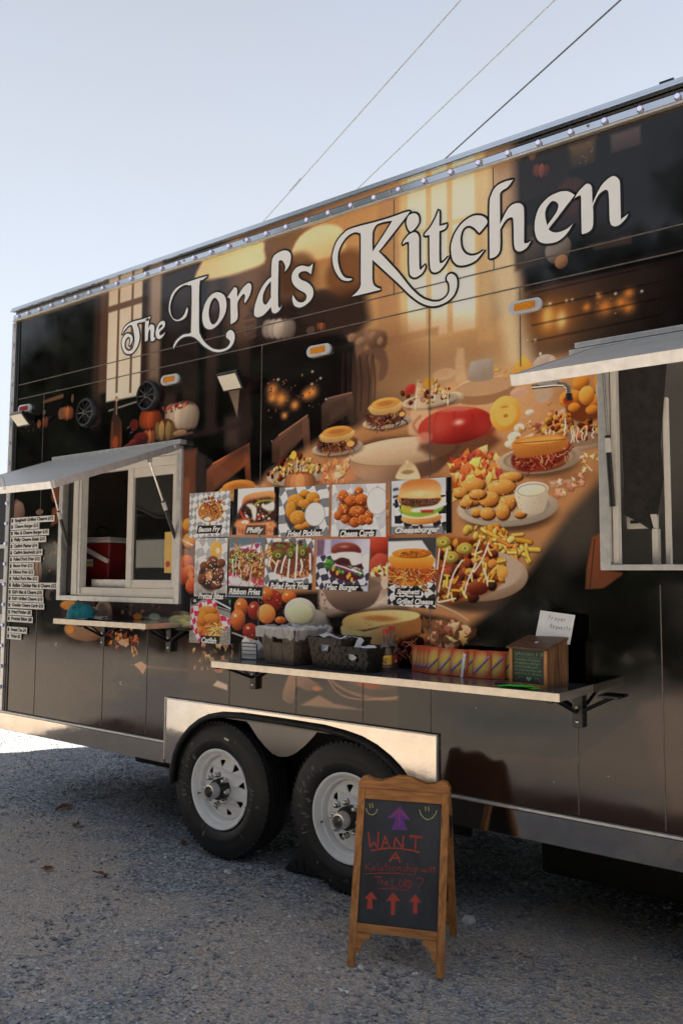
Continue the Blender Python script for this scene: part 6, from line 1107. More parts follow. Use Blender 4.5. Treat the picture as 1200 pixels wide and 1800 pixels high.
('n',[[(-1.386,3.324),(-1.38,3.332),(-1.372,3.343),(-1.363,3.354),(-1.353,3.362),(-1.342,3.37),(-1.333,3.376),(-1.326,3.378),(-1.32,3.377),(-1.315,3.374),(-1.31,3.37),(-1.306,3.364),(-1.303,3.352),(-1.302,3.329),(-1.302,3.3),(-1.302,3.28),(-1.292,3.299),(-1.278,3.325),(-1.263,3.347),(-1.25,3.36),(-1.237,3.369),(-1.225,3.375),(-1.215,3.378),(-1.208,3.378),(-1.201,3.376),(-1.194,3.371),(-1.188,3.364),(-1.183,3.356),(-1.18,3.35),(-1.179,3.343),(-1.178,3.324),(-1.178,3.281),(-1.178,3.226),(-1.178,3.186),(-1.177,3.174),(-1.174,3.176),(-1.173,3.178),(-1.164,3.182),(-1.153,3.188),(-1.144,3.192),(-1.148,3.186),(-1.153,3.178),(-1.16,3.17),(-1.169,3.162),(-1.179,3.155),(-1.189,3.151),(-1.197,3.15),(-1.206,3.151),(-1.213,3.155),(-1.218,3.159),(-1.222,3.165),(-1.226,3.182),(-1.227,3.218),(-1.227,3.264),(-1.228,3.299),(-1.23,3.315),(-1.232,3.32),(-1.236,3.323),(-1.24,3.326),(-1.245,3.327),(-1.251,3.325),(-1.259,3.322),(-1.268,3.317),(-1.276,3.309),(-1.285,3.296),(-1.294,3.279),(-1.3,3.267),(-1.299,3.242),(-1.299,3.208),(-1.301,3.181),(-1.305,3.168),(-1.311,3.161),(-1.319,3.157),(-1.329,3.154),(-1.342,3.153),(-1.351,3.153),(-1.351,3.151),(-1.352,3.151),(-1.353,3.166),(-1.353,3.211),(-1.353,3.272),(-1.353,3.318),(-1.354,3.333),(-1.355,3.334),(-1.356,3.333),(-1.359,3.333),(-1.364,3.333),(-1.37,3.332),(-1.376,3.33),(-1.382,3.327)]])]
POSTERS = [
('bacon fries','white checked menu photo of bacon fries captioned Bacon Fry',[(-3.876,2.135),(-3.522,2.134),(-3.527,1.861),(-3.881,1.859)],[
('p',[(-3.876,2.135),(-3.522,2.134),(-3.527,1.861),(-3.881,1.859)],(214,214,216),.0035,1),
('c',[(-3.876,2.135),(-3.522,2.134),(-3.527,1.861),(-3.881,1.859)],(222,222,224),(150,152,158),7,.75,1),
('e',(-3.691,2.013),.1326,.0761,0,(236,232,228),.1,None,None,1),
('e',(-3.691,2.017),.1178,.0678,0,(170,110,70),.15,None,None,1),
('k','fry',[(-3.807,2.067),(-3.698,2.104),(-3.6,2.085),(-3.574,2.008),(-3.626,1.963),(-3.774,1.961)],[(226,150,66),(240,176,90),(206,120,50)],.0277,60,1),
('k','crumb',[(-3.778,2.087),(-3.698,2.107),(-3.599,2.078),(-3.579,2.015),(-3.636,1.977),(-3.715,2.0)],[(126,56,40),(100,44,36),(160,80,56)],.0173,70,2),
('e',(-3.714,1.971),.0345,.0125,0,(214,216,220),.2,None,None,1),
('p',[(-3.798,1.934),(-3.588,1.93),(-3.599,1.883),(-3.808,1.885)],(36,36,40),.0035,1)],[('Bacon Fry', (-3.792, 1.89), (-3.601, 1.924))]),
('cheesesteak sandwich','cheesesteak sandwich menu photo with black side bars captioned Philly',[(-3.493,2.141),(-3.133,2.134),(-3.139,1.857),(-3.506,1.869)],[
('p',[(-3.493,2.141),(-3.133,2.134),(-3.139,1.857),(-3.506,1.869)],(30,26,28),.0033,1),
('p',[(-3.46,2.141),(-3.174,2.134),(-3.178,1.859),(-3.466,1.868)],(226,222,224),.0033,1),
('p',[(-3.467,1.957),(-3.179,1.939),(-3.178,1.859),(-3.466,1.868)],(190,110,70),.0198,1),
('p',[(-3.428,2.042),(-3.426,2.056),(-3.421,2.073),(-3.411,2.088),(-3.394,2.097),(-3.372,2.103),(-3.347,2.108),(-3.319,2.111),(-3.287,2.112),(-3.257,2.113),(-3.226,2.114),(-3.195,2.114),(-3.174,2.109),(-3.165,2.093),(-3.165,2.071),(-3.175,2.056),(-3.201,2.056),(-3.238,2.063),(-3.274,2.068),(-3.306,2.065),(-3.337,2.059),(-3.364,2.052),(-3.387,2.046),(-3.405,2.039),(-3.419,2.035),(-3.426,2.034),(-3.429,2.036)],(222,160,104),.0066,1,(196,120,70),(-3.293,2.115),(-3.292,2.055)),
('p',[(-3.455,2.003),(-3.442,2.022),(-3.422,2.04),(-3.401,2.054),(-3.381,2.063),(-3.359,2.068),(-3.328,2.07),(-3.277,2.075),(-3.217,2.078),(-3.176,2.066),(-3.156,2.025),(-3.153,1.971),(-3.179,1.933),(-3.258,1.926),(-3.371,1.935),(-3.454,1.949),(-3.478,1.965),(-3.47,1.984)],(66,40,34),.0132,1),
('k','blob',[(-3.455,2.003),(-3.401,2.054),(-3.328,2.07),(-3.176,2.066),(-3.179,1.939),(-3.454,1.953)],[(84,52,40),(120,76,56),(50,32,30),(150,104,80),(220,206,190)],.0232,60,3),
('p',[(-3.391,2.04),(-3.382,2.045),(-3.363,2.047),(-3.346,2.045),(-3.331,2.039),(-3.318,2.03),(-3.309,2.017),(-3.308,1.995),(-3.312,1.969),(-3.317,1.951),(-3.322,1.946),(-3.329,1.95),(-3.335,1.958),(-3.341,1.974),(-3.346,1.994),(-3.354,2.012),(-3.368,2.024),(-3.384,2.034)],(236,224,210),.0099,1),
('p',[(-3.274,2.031),(-3.262,2.035),(-3.241,2.036),(-3.221,2.039),(-3.203,2.045),(-3.187,2.053),(-3.175,2.053),(-3.17,2.038),(-3.17,2.016),(-3.176,2.001),(-3.193,1.998),(-3.217,2.001),(-3.238,2.007),(-3.255,2.014),(-3.269,2.024)],(240,232,216),.0098,1),
('p',[(-3.328,2.044),(-3.316,2.051),(-3.298,2.059),(-3.274,2.064),(-3.241,2.066),(-3.203,2.065),(-3.175,2.064),(-3.165,2.061),(-3.165,2.056),(-3.175,2.053),(-3.203,2.053),(-3.241,2.055),(-3.274,2.053),(-3.294,2.046),(-3.308,2.036),(-3.318,2.03),(-3.326,2.032),(-3.331,2.038)],(150,150,60),.0066,1),
('s',[(-3.441,2.006),(-3.413,1.968),(-3.371,1.946)],.0134,(196,60,50),.005,1),
('s',[(-3.299,1.957),(-3.268,1.979)],.0131,(190,56,46),.0049,1),
('p',[(-3.467,1.95),(-3.449,1.956),(-3.423,1.959),(-3.399,1.957),(-3.384,1.95),(-3.37,1.939),(-3.344,1.932),(-3.29,1.934),(-3.225,1.939),(-3.179,1.939),(-3.157,1.927),(-3.152,1.909),(-3.179,1.897),(-3.262,1.896),(-3.379,1.901),(-3.466,1.91),(-3.491,1.922),(-3.483,1.938)],(214,140,90),.0132,1),
('e',(-3.398,1.941),.0411,.0147,0,(244,224,200),.5,None,None,1),
('k','crumb',[(-3.467,1.936),(-3.178,1.926),(-3.178,1.868),(-3.466,1.876)],[(160,84,54),(230,170,120)],.0165,30,4),
('p',[(-3.389,1.922),(-3.232,1.919),(-3.237,1.862),(-3.401,1.868)],(70,52,48),.0049,.85)],[('Philly', (-3.388, 1.873), (-3.252, 1.909))]),
('fried pickles','fried pickle chips with dip menu photo captioned Fried Pickles',[(-3.133,2.125),(-2.777,2.12),(-2.779,1.847),(-3.139,1.849)],[
('p',[(-3.133,2.125),(-2.777,2.12),(-2.779,1.847),(-3.139,1.849)],(214,216,220),.0032,1),
('c',[(-3.133,2.125),(-2.777,2.12),(-2.779,1.847),(-3.139,1.849)],(226,226,230),(120,122,130),4,.4,1),
('e',(-2.964,1.969),.1306,.1198,0,(48,50,58),.1,None,None,.8),
('e',(-3.012,2.044),.067,.0412,0,(110,60,24),.2,None,None,1),
('e',(-3.015,2.048),.0621,.0382,0,(206,136,50),.12,(236,176,84),(140,80,30),1),
('e',(-3.045,1.994),.0433,.062,0,(110,60,24),.2,None,None,1),
('e',(-3.048,1.998),.0401,.0574,0,(206,136,50),.12,(236,176,84),(140,80,30),1),
('e',(-2.946,2.081),.0422,.0205,0,(110,60,24),.2,None,None,1),
('e',(-2.949,2.085),.0391,.019,0,(206,136,50),.12,(236,176,84),(140,80,30),1),
('e',(-2.889,2.056),.0519,.0325,0,(110,60,24),.2,None,None,1),
('e',(-2.892,2.06),.0481,.0301,0,(206,136,50),.12,(236,176,84),(140,80,30),1),
('e',(-2.95,2.025),.0484,.0259,0,(110,60,24),.2,None,None,1),
('e',(-2.953,2.029),.0448,.024,0,(206,136,50),.12,(236,176,84),(140,80,30),1),
('e',(-2.994,1.948),.0666,.0465,0,(110,60,24),.2,None,None,1),
('e',(-2.997,1.952),.0618,.043,0,(206,136,50),.12,(236,176,84),(140,80,30),1),
('e',(-2.928,1.908),.0349,.0189,0,(110,60,24),.2,None,None,1),
('e',(-2.931,1.912),.0323,.0175,0,(206,136,50),.12,(236,176,84),(140,80,30),1),
('e',(-2.977,1.897),.0486,.0163,0,(110,60,24),.2,None,None,1),
('e',(-2.98,1.901),.045,.0151,0,(206,136,50),.12,(236,176,84),(140,80,30),1),
('e',(-2.857,2.036),.0257,.0148,0,(110,60,24),.2,None,None,1),
('e',(-2.86,2.04),.0238,.0137,0,(206,136,50),.12,(236,176,84),(140,80,30),1),
('e',(-2.875,1.966),.0757,.0685,0,(140,138,136),.06,None,None,1),
('e',(-2.875,1.966),.0718,.0648,0,(214,212,208),.06,None,None,1),
('e',(-2.875,1.963),.0654,.0598,0,(236,234,226),.1,None,None,1),
('k','crumb',[(-3.074,2.051),(-2.933,2.069),(-2.931,1.93),(-3.056,1.935)],[(236,180,90),(170,100,40)],.0095,50,6),
('p',[(-3.071,1.884),(-2.82,1.883),(-2.829,1.851),(-3.08,1.852)],(36,36,40),.0031,1)],[('Fried Pickles', (-3.071, 1.851), (-2.83, 1.876))]),
('cheese curds','fried cheese curds beside white dip menu photo captioned Cheese Curds',[(-2.754,2.12),(-2.408,2.106),(-2.406,1.83),(-2.762,1.841)],[
('p',[(-2.754,2.12),(-2.408,2.106),(-2.406,1.83),(-2.762,1.841)],(222,222,224),.003,1),
('c',[(-2.754,2.12),(-2.408,2.106),(-2.406,1.83),(-2.762,1.841)],(230,230,232),(176,178,184),3,.35,.8),
('p',[(-2.751,2.052),(-2.676,1.923),(-2.562,1.887),(-2.468,1.903),(-2.406,1.964),(-2.406,1.888),(-2.57,1.88),(-2.692,1.897)],(196,200,206),.0119,.8),
('e',(-2.611,1.979),.1206,.0977,0,(110,60,36),.3,None,None,1),
('e',(-2.681,2.054),.0379,.0348,0,(110,46,18),.2,None,None,1),
('e',(-2.685,2.058),.0345,.0317,0,(196,100,44),.12,(232,150,84),(120,50,22),1),
('e',(-2.576,2.074),.0307,.0229,0,(110,46,18),.2,None,None,1),
('e',(-2.579,2.078),.0279,.0208,0,(196,100,44),.12,(232,150,84),(120,50,22),1),
('e',(-2.628,2.025),.0445,.0324,0,(110,46,18),.2,None,None,1),
('e',(-2.631,2.029),.0405,.0295,0,(196,100,44),.12,(232,150,84),(120,50,22),1),
('e',(-2.559,2.028),.0454,.0342,0,(110,46,18),.2,None,None,1),
('e',(-2.563,2.032),.0413,.0311,0,(196,100,44),.12,(232,150,84),(120,50,22),1),
('e',(-2.677,1.982),.0378,.0304,0,(110,46,18),.2,None,None,1),
('e',(-2.68,1.986),.0344,.0276,0,(196,100,44),.12,(232,150,84),(120,50,22),1),
('e',(-2.714,1.95),.0309,.0261,0,(110,46,18),.2,None,None,1),
('e',(-2.717,1.954),.0281,.0238,0,(196,100,44),.12,(232,150,84),(120,50,22),1),
('e',(-2.587,1.965),.0597,.0343,0,(110,46,18),.2,None,None,1),
('e',(-2.59,1.969),.0543,.0312,0,(196,100,44),.12,(232,150,84),(120,50,22),1),
('e',(-2.664,1.929),.0341,.0245,0,(110,46,18),.2,None,None,1),
('e',(-2.667,1.933),.031,.0223,0,(196,100,44),.12,(232,150,84),(120,50,22),1),
('e',(-2.603,1.91),.037,.0286,0,(110,46,18),.2,None,None,1),
('e',(-2.606,1.914),.0337,.026,0,(196,100,44),.12,(232,150,84),(120,50,22),1),
('e',(-2.551,1.921),.0347,.0298,0,(110,46,18),.2,None,None,1),
('e',(-2.554,1.925),.0316,.0271,0,(196,100,44),.12,(232,150,84),(120,50,22),1),
('e',(-2.511,1.939),.0292,.0353,0,(110,46,18),.2,None,None,1),
('e',(-2.515,1.943),.0266,.0321,0,(196,100,44),.12,(232,150,84),(120,50,22),1),
('e',(-2.511,1.913),.0275,.0197,0,(110,46,18),.2,None,None,1),
('e',(-2.515,1.917),.025,.018,0,(196,100,44),.12,(232,150,84),(120,50,22),1),
('k','crumb',[(-2.735,2.071),(-2.547,2.093),(-2.491,1.916),(-2.675,1.897)],[(240,170,110),(130,56,26)],.012,70,7),
('e',(-2.46,2.017),.0678,.0735,0,(160,158,156),.05,None,None,1),
('e',(-2.46,2.017),.0655,.0703,0,(210,208,204),.05,None,None,1),
('e',(-2.459,2.018),.0616,.0677,0,(228,226,220),.1,None,None,1),
('p',[(-2.702,1.877),(-2.463,1.869),(-2.472,1.835),(-2.711,1.841)],(36,36,40),.003,1)],[('Cheese Curds', (-2.698, 1.844), (-2.477, 1.863))]),
('cheeseburger','cheeseburger menu photo with black right edge captioned Cheeseburger',[(-2.376,2.114),(-2.021,2.112),(-2.021,1.839),(-2.379,1.842)],[
('p',[(-2.376,2.114),(-2.021,2.112),(-2.021,1.839),(-2.379,1.842)],(30,28,30),.0028,1),
('p',[(-2.371,2.114),(-2.053,2.112),(-2.053,1.839),(-2.373,1.842)],(206,208,214),.0028,1),
('c',[(-2.352,2.037),(-2.052,2.026),(-2.053,1.839),(-2.351,1.841)],(214,216,220),(44,46,54),4,.3,1),
('p',[(-2.371,2.114),(-2.053,2.112),(-2.053,2.051),(-2.099,2.059),(-2.361,2.044)],(196,200,206),.0142,.9),
('p',[(-2.361,2.075),(-2.331,2.078),(-2.327,2.066),(-2.361,2.062)],(60,62,70),.0058,1),
('p',[(-2.361,2.037),(-2.331,2.041),(-2.327,2.028),(-2.361,2.025)],(60,62,70),.0058,1),
('p',[(-2.361,1.999),(-2.331,2.003),(-2.327,1.99),(-2.361,1.987)],(60,62,70),.0058,1),
('e',(-2.195,1.918),.1211,.0337,0,(222,160,96),.06,(240,190,130),(180,110,56),1),
('e',(-2.195,1.933),.1141,.0196,0,(236,206,160),.15,None,None,1),
('p',[(-2.312,1.972),(-2.245,1.98),(-2.152,1.986),(-2.085,1.986),(-2.064,1.977),(-2.067,1.963),(-2.082,1.949),(-2.11,1.939),(-2.151,1.929),(-2.191,1.924),(-2.229,1.925),(-2.266,1.932),(-2.293,1.94),(-2.315,1.95),(-2.328,1.962)],(130,170,60),.0057,1),
('p',[(-2.312,1.991),(-2.292,1.988),(-2.262,1.978),(-2.242,1.969),(-2.237,1.961),(-2.241,1.953),(-2.249,1.948),(-2.265,1.946),(-2.285,1.948),(-2.301,1.953),(-2.311,1.965),(-2.316,1.981)],(190,176,70),.0057,1),
('p',[(-2.242,1.966),(-2.189,1.974),(-2.117,1.983),(-2.064,1.988),(-2.048,1.986),(-2.05,1.98),(-2.061,1.974),(-2.081,1.967),(-2.111,1.958),(-2.142,1.952),(-2.175,1.949),(-2.209,1.948),(-2.235,1.949),(-2.251,1.953),(-2.257,1.959)],(236,228,222),.0056,.9),
('p',[(-2.199,1.958),(-2.12,1.957),(-2.127,1.942),(-2.191,1.944)],(176,50,44),.0056,1),
('p',[(-2.331,2.036),(-2.326,2.039),(-2.315,2.039),(-2.286,2.038),(-2.223,2.036),(-2.144,2.032),(-2.089,2.025),(-2.073,2.015),(-2.079,2.002),(-2.091,1.992),(-2.1,1.988),(-2.114,1.987),(-2.141,1.989),(-2.195,1.994),(-2.264,2.001),(-2.316,2.01),(-2.335,2.019),(-2.336,2.029)],(236,160,56),.0057,1),
('p',[(-2.325,2.021),(-2.321,2.025),(-2.312,2.027),(-2.286,2.027),(-2.227,2.025),(-2.153,2.021),(-2.099,2.016),(-2.082,2.009),(-2.084,2.002),(-2.091,1.995),(-2.097,1.988),(-2.108,1.982),(-2.127,1.977),(-2.161,1.974),(-2.204,1.973),(-2.242,1.975),(-2.272,1.981),(-2.297,1.989),(-2.316,1.997),(-2.325,2.006),(-2.328,2.015)],(96,60,46),.0057,1),
('k','crumb',[(-2.319,2.021),(-2.096,2.012),(-2.099,1.987),(-2.242,1.978),(-2.312,1.997)],[(140,96,76),(66,40,34),(116,72,54)],.0114,90,8),
('p',[(-2.327,2.032),(-2.316,2.029),(-2.312,2.003),(-2.323,2.01)],(236,160,56),.0058,1),
('p',[(-2.322,2.035),(-2.324,2.044),(-2.324,2.055),(-2.322,2.066),(-2.317,2.077),(-2.311,2.088),(-2.301,2.097),(-2.287,2.104),(-2.269,2.109),(-2.249,2.113),(-2.226,2.115),(-2.201,2.115),(-2.177,2.113),(-2.154,2.111),(-2.131,2.107),(-2.113,2.102),(-2.099,2.093),(-2.088,2.083),(-2.081,2.07),(-2.078,2.055),(-2.078,2.038),(-2.081,2.025),(-2.087,2.018),(-2.096,2.014),(-2.113,2.013),(-2.142,2.012),(-2.178,2.014),(-2.213,2.016),(-2.245,2.018),(-2.277,2.021),(-2.301,2.024),(-2.314,2.027),(-2.319,2.03)],(232,186,124),.0057,1,(196,120,60),(-2.202,2.022),(-2.202,2.115)),
('e',(-2.202,2.044),.111,.0234,0,(240,210,160),.8,None,None,.7),
('p',[(-2.373,1.881),(-2.053,1.877),(-2.053,1.839),(-2.373,1.842)],(80,80,86),.0057,.65)],[('Cheeseburger', (-2.348, 1.847), (-2.089, 1.871))]),
('pretzel bites','brown pretzel bites menu photo whose caption Pretzel Bites is cut off below',[(-3.817,1.856),(-3.541,1.852),(-3.54,1.502),(-3.822,1.503)],[
('p',[(-3.817,1.856),(-3.541,1.852),(-3.54,1.502),(-3.822,1.503)],(206,206,208),.0034,1),
('c',[(-3.817,1.856),(-3.541,1.852),(-3.54,1.502),(-3.822,1.503)],(222,222,222),(170,170,172),4,.6,1),
('p',[(-3.816,1.649),(-3.753,1.559),(-3.635,1.534),(-3.55,1.589),(-3.542,1.502),(-3.822,1.5)],(150,146,142),.034,.8),
('e',(-3.636,1.785),.0531,.0546,0,(226,160,70),.1,(240,190,110),None,1),
('e',(-3.621,1.778),.0241,.0238,0,(244,226,190),.5,None,None,1),
('e',(-3.676,1.628),.1217,.1023,0,(58,34,28),.25,None,None,1),
('e',(-3.664,1.717),.0505,.0328,0,(110,58,38),.12,(160,92,60),(56,28,24),1),
('e',(-3.732,1.687),.0444,.0289,0,(110,58,38),.12,(160,92,60),(56,28,24),1),
('e',(-3.691,1.625),.0537,.0478,0,(110,58,38),.12,(160,92,60),(56,28,24),1),
('e',(-3.755,1.607),.0397,.0358,0,(110,58,38),.12,(160,92,60),(56,28,24),1),
('e',(-3.608,1.635),.046,.0419,0,(110,58,38),.12,(160,92,60),(56,28,24),1),
('e',(-3.626,1.574),.0529,.0271,0,(110,58,38),.12,(160,92,60),(56,28,24),1),
('e',(-3.591,1.703),.0401,.0284,0,(110,58,38),.12,(160,92,60),(56,28,24),1),
('e',(-3.691,1.628),.0352,.0328,0,(206,146,96),.35,None,None,1),
('k','crumb',[(-3.728,1.738),(-3.562,1.723),(-3.559,1.562),(-3.764,1.573)],[(240,232,226),(214,190,170),(80,40,30)],.0136,60,9),
('p',[(-3.776,1.521),(-3.547,1.525),(-3.558,1.501),(-3.788,1.497)],(36,36,40),.0034,1)],[('Pretzel Bites', (-3.781, 1.492), (-3.565, 1.521))]),
('ribbon fries','loaded ribbon fries in pink checked paper menu photo captioned Ribbon Fries',[(-3.52,1.857),(-3.245,1.849),(-3.257,1.503),(-3.531,1.505)],[
('p',[(-3.52,1.857),(-3.245,1.849),(-3.257,1.503),(-3.531,1.505)],(96,116,128),.0033,1,(120,136,146),(-3.397,1.854),(-3.393,1.669)),
('p',[(-3.521,1.79),(-3.279,1.819),(-3.268,1.747),(-3.251,1.734),(-3.252,1.572),(-3.53,1.575)],(226,200,206),.0066,1),
('c',[(-3.521,1.77),(-3.279,1.819),(-3.268,1.74),(-3.358,1.741)],(230,214,220),(160,50,100),4,.4,1),
('c',[(-3.532,1.649),(-3.392,1.636),(-3.253,1.649),(-3.255,1.572),(-3.53,1.575)],(232,206,216),(206,60,110),5,.5,1),
('p',[(-3.512,1.602),(-3.447,1.629),(-3.391,1.59),(-3.301,1.568),(-3.409,1.567),(-3.512,1.576)],(206,204,210),.0099,1),
('p',[(-3.525,1.763),(-3.511,1.778),(-3.491,1.784),(-3.469,1.786),(-3.448,1.785),(-3.424,1.78),(-3.395,1.775),(-3.356,1.771),(-3.311,1.766),(-3.277,1.753),(-3.26,1.729),(-3.253,1.698),(-3.251,1.669),(-3.254,1.643),(-3.262,1.619),(-3.275,1.604),(-3.293,1.603),(-3.316,1.611),(-3.338,1.617),(-3.356,1.612),(-3.372,1.605),(-3.392,1.603),(-3.415,1.613),(-3.442,1.629),(-3.466,1.642),(-3.49,1.645),(-3.512,1.645),(-3.527,1.656),(-3.533,1.688),(-3.532,1.73)],(110,66,44),.0132,1),
('k','strand',[(-3.525,1.763),(-3.469,1.786),(-3.395,1.775),(-3.277,1.753),(-3.251,1.669),(-3.275,1.604),(-3.338,1.617),(-3.392,1.603),(-3.466,1.642),(-3.527,1.656)],[(226,140,76),(240,176,110),(196,100,56)],.0462,60,10),
('k','blob',[(-3.525,1.763),(-3.469,1.786),(-3.395,1.775),(-3.277,1.753),(-3.251,1.669),(-3.275,1.604),(-3.338,1.617),(-3.392,1.603),(-3.466,1.642),(-3.527,1.656)],[(110,130,50),(206,130,66),(70,44,40),(226,160,90),(130,140,56),(150,60,40)],.0198,70,11),
('k','drizzle',[(-3.506,1.736),(-3.268,1.74),(-3.275,1.604),(-3.494,1.649)],[(244,242,240)],.0099,12,12),
('k','crumb',[(-3.516,1.77),(-3.277,1.747),(-3.277,1.708),(-3.515,1.716)],[(100,180,60),(240,200,170)],.0132,36,13),
('p',[(-3.526,1.569),(-3.255,1.564),(-3.257,1.514),(-3.531,1.515)],(36,36,40),.0033,1)],[('Ribbon Fries', (-3.522, 1.523), (-3.269, 1.552))]),
('pulled pork fries','pulled pork fries topped with jalapeno rings menu photo captioned Pulled Pork Fries',[(-3.237,1.844),(-2.874,1.834),(-2.895,1.551),(-3.241,1.571)],[
('p',[(-3.237,1.844),(-2.874,1.834),(-2.895,1.551),(-3.241,1.571)],(200,202,206),.0032,1),
('c',[(-3.237,1.844),(-2.874,1.834),(-2.895,1.551),(-3.241,1.571)],(214,216,218),(110,112,120),5,.4,1),
('e',(-3.047,1.637),.1578,.0347,0,(226,226,228),.1,None,None,1),
('p',[(-3.216,1.785),(-3.211,1.801),(-3.199,1.806),(-3.182,1.81),(-3.159,1.816),(-3.13,1.821),(-3.096,1.821),(-3.055,1.817),(-3.01,1.809),(-2.971,1.8),(-2.937,1.793),(-2.908,1.785),(-2.889,1.767),(-2.881,1.731),(-2.883,1.686),(-2.896,1.65),(-2.925,1.63),(-2.967,1.619),(-3.009,1.615),(-3.05,1.618),(-3.091,1.627),(-3.127,1.637),(-3.156,1.644),(-3.179,1.651),(-3.197,1.669),(-3.209,1.705),(-3.216,1.75)],(120,64,44),.0095,1),
('k','fry',[(-3.225,1.805),(-3.182,1.81),(-3.18,1.669),(-3.215,1.694)],[(226,170,110),(206,140,84)],.029,18,14),
('k','crumb',[(-3.128,1.649),(-2.904,1.662),(-2.912,1.625),(-3.11,1.624)],[(214,150,96),(190,116,70)],.0188,50,15),
('k','blob',[(-3.198,1.727),(-2.897,1.73),(-2.904,1.65),(-3.11,1.637)],[(120,60,44),(90,40,36),(160,96,66),(196,130,84)],.0189,60,16),
('k','crumb',[(-3.182,1.817),(-2.946,1.818),(-2.929,1.774),(-3.155,1.784)],[(60,36,30),(84,140,50),(100,60,44)],.0222,40,17),
('e',(-3.138,1.748),.0494,.0307,0,(96,96,40),.1,(140,136,60),(56,56,26),1),
('e',(-3.138,1.745),.0222,.0154,0,(170,160,90),.3,None,None,1),
('e',(-3.138,1.743),.0099,.0077,0,(60,44,30),.3,None,None,1),
('e',(-3.045,1.754),.0333,.0348,0,(96,96,40),.1,(140,136,60),(56,56,26),1),
('e',(-3.045,1.751),.015,.0174,0,(170,160,90),.3,None,None,1),
('e',(-3.045,1.749),.0066,.0087,0,(60,44,30),.3,None,None,1),
('e',(-2.958,1.762),.0366,.0388,0,(96,96,40),.1,(140,136,60),(56,56,26),1),
('e',(-2.958,1.759),.0165,.0194,0,(170,160,90),.3,None,None,1),
('e',(-2.958,1.757),.0073,.0097,0,(60,44,30),.3,None,None,1),
('s',[(-3.137,1.713),(-3.142,1.704),(-3.148,1.69),(-3.154,1.675),(-3.159,1.659),(-3.163,1.642),(-3.166,1.63)],.0128,(242,238,232),.0038,1),
('s',[(-3.082,1.738),(-3.088,1.727),(-3.096,1.71),(-3.103,1.694),(-3.108,1.677),(-3.112,1.661),(-3.115,1.649)],.0127,(242,238,232),.0038,1),
('s',[(-3.053,1.719),(-3.055,1.706),(-3.058,1.687),(-3.06,1.668),(-3.062,1.649),(-3.063,1.629),(-3.064,1.615)],.0126,(242,238,232),.0038,1),
('s',[(-2.999,1.8),(-3.0,1.776),(-3.001,1.741),(-3.002,1.706),(-3.005,1.672),(-3.008,1.639),(-3.009,1.615)],.0126,(242,238,232),.0038,1),
('s',[(-2.97,1.718),(-2.967,1.708),(-2.963,1.694),(-2.961,1.681),(-2.964,1.668),(-2.969,1.655),(-2.973,1.646)],.0125,(242,238,232),.0037,1),
('s',[(-2.905,1.749),(-2.905,1.725),(-2.904,1.692),(-2.904,1.668)],.0124,(242,238,232),.0037,1),
('s',[(-3.198,1.733),(-3.2,1.72),(-3.204,1.701),(-3.206,1.688)],.0129,(242,238,232),.0039,1),
('p',[(-3.203,1.599),(-2.885,1.587),(-2.895,1.552),(-3.209,1.565)],(36,36,40),.0031,1)],[('Pulled Pork Fries', (-3.195, 1.565), (-2.915, 1.582))]),
('mac and cheese burger','dark bun burger menu photo captioned Mac Burger',[(-2.858,1.829),(-2.505,1.822),(-2.518,1.549),(-2.864,1.559)],[
('p',[(-2.858,1.829),(-2.505,1.822),(-2.518,1.549),(-2.864,1.559)],(150,134,170),.003,1,(206,204,220),(-2.771,1.827),(-2.618,1.668)),
('p',[(-2.858,1.829),(-2.802,1.827),(-2.809,1.742),(-2.858,1.742)],(110,80,100),.0123,.8),
('p',[(-2.802,1.827),(-2.759,1.826),(-2.766,1.741),(-2.809,1.735)],(196,190,210),.0092,.9),
('c',[(-2.861,1.736),(-2.755,1.747),(-2.508,1.703),(-2.514,1.549),(-2.864,1.558)],(206,206,220),(64,64,84),6,.5,1),
('e',(-2.522,1.703),.036,.0412,0,(232,230,238),.1,None,None,1),
('p',[(-2.77,1.656),(-2.77,1.662),(-2.766,1.667),(-2.746,1.668),(-2.698,1.662),(-2.635,1.653),(-2.588,1.644),(-2.568,1.638),(-2.564,1.633),(-2.566,1.626),(-2.572,1.618),(-2.585,1.609),(-2.602,1.603),(-2.624,1.601),(-2.651,1.602),(-2.677,1.605),(-2.705,1.611),(-2.733,1.62),(-2.754,1.629),(-2.765,1.638),(-2.769,1.648)],(84,32,44),.006,1),
('k','leaf',[(-2.809,1.705),(-2.762,1.729),(-2.731,1.692),(-2.559,1.668),(-2.551,1.644),(-2.602,1.626),(-2.754,1.668),(-2.809,1.674)],[(60,120,50),(84,150,60),(50,90,44)],.0271,60,18),
('p',[(-2.735,1.692),(-2.732,1.696),(-2.717,1.696),(-2.693,1.692),(-2.651,1.682),(-2.6,1.667),(-2.566,1.656),(-2.56,1.649),(-2.571,1.645),(-2.588,1.644),(-2.611,1.645),(-2.642,1.649),(-2.67,1.656),(-2.697,1.668),(-2.722,1.682)],(120,50,84),.006,1),
('s',[(-2.731,1.691),(-2.663,1.674),(-2.588,1.65)],.0075,(226,206,220),.003,1),
('s',[(-2.618,1.668),(-2.558,1.644)],.0089,(226,206,220),.003,1),
('p',[(-2.739,1.72),(-2.723,1.725),(-2.701,1.73),(-2.678,1.731),(-2.658,1.726),(-2.638,1.718),(-2.618,1.71),(-2.596,1.703),(-2.574,1.698),(-2.559,1.691),(-2.552,1.682),(-2.552,1.673),(-2.559,1.668),(-2.573,1.67),(-2.594,1.677),(-2.618,1.683),(-2.645,1.685),(-2.675,1.687),(-2.701,1.689),(-2.718,1.693),(-2.731,1.699),(-2.739,1.704),(-2.744,1.71),(-2.745,1.715)],(80,34,40),.006,1),
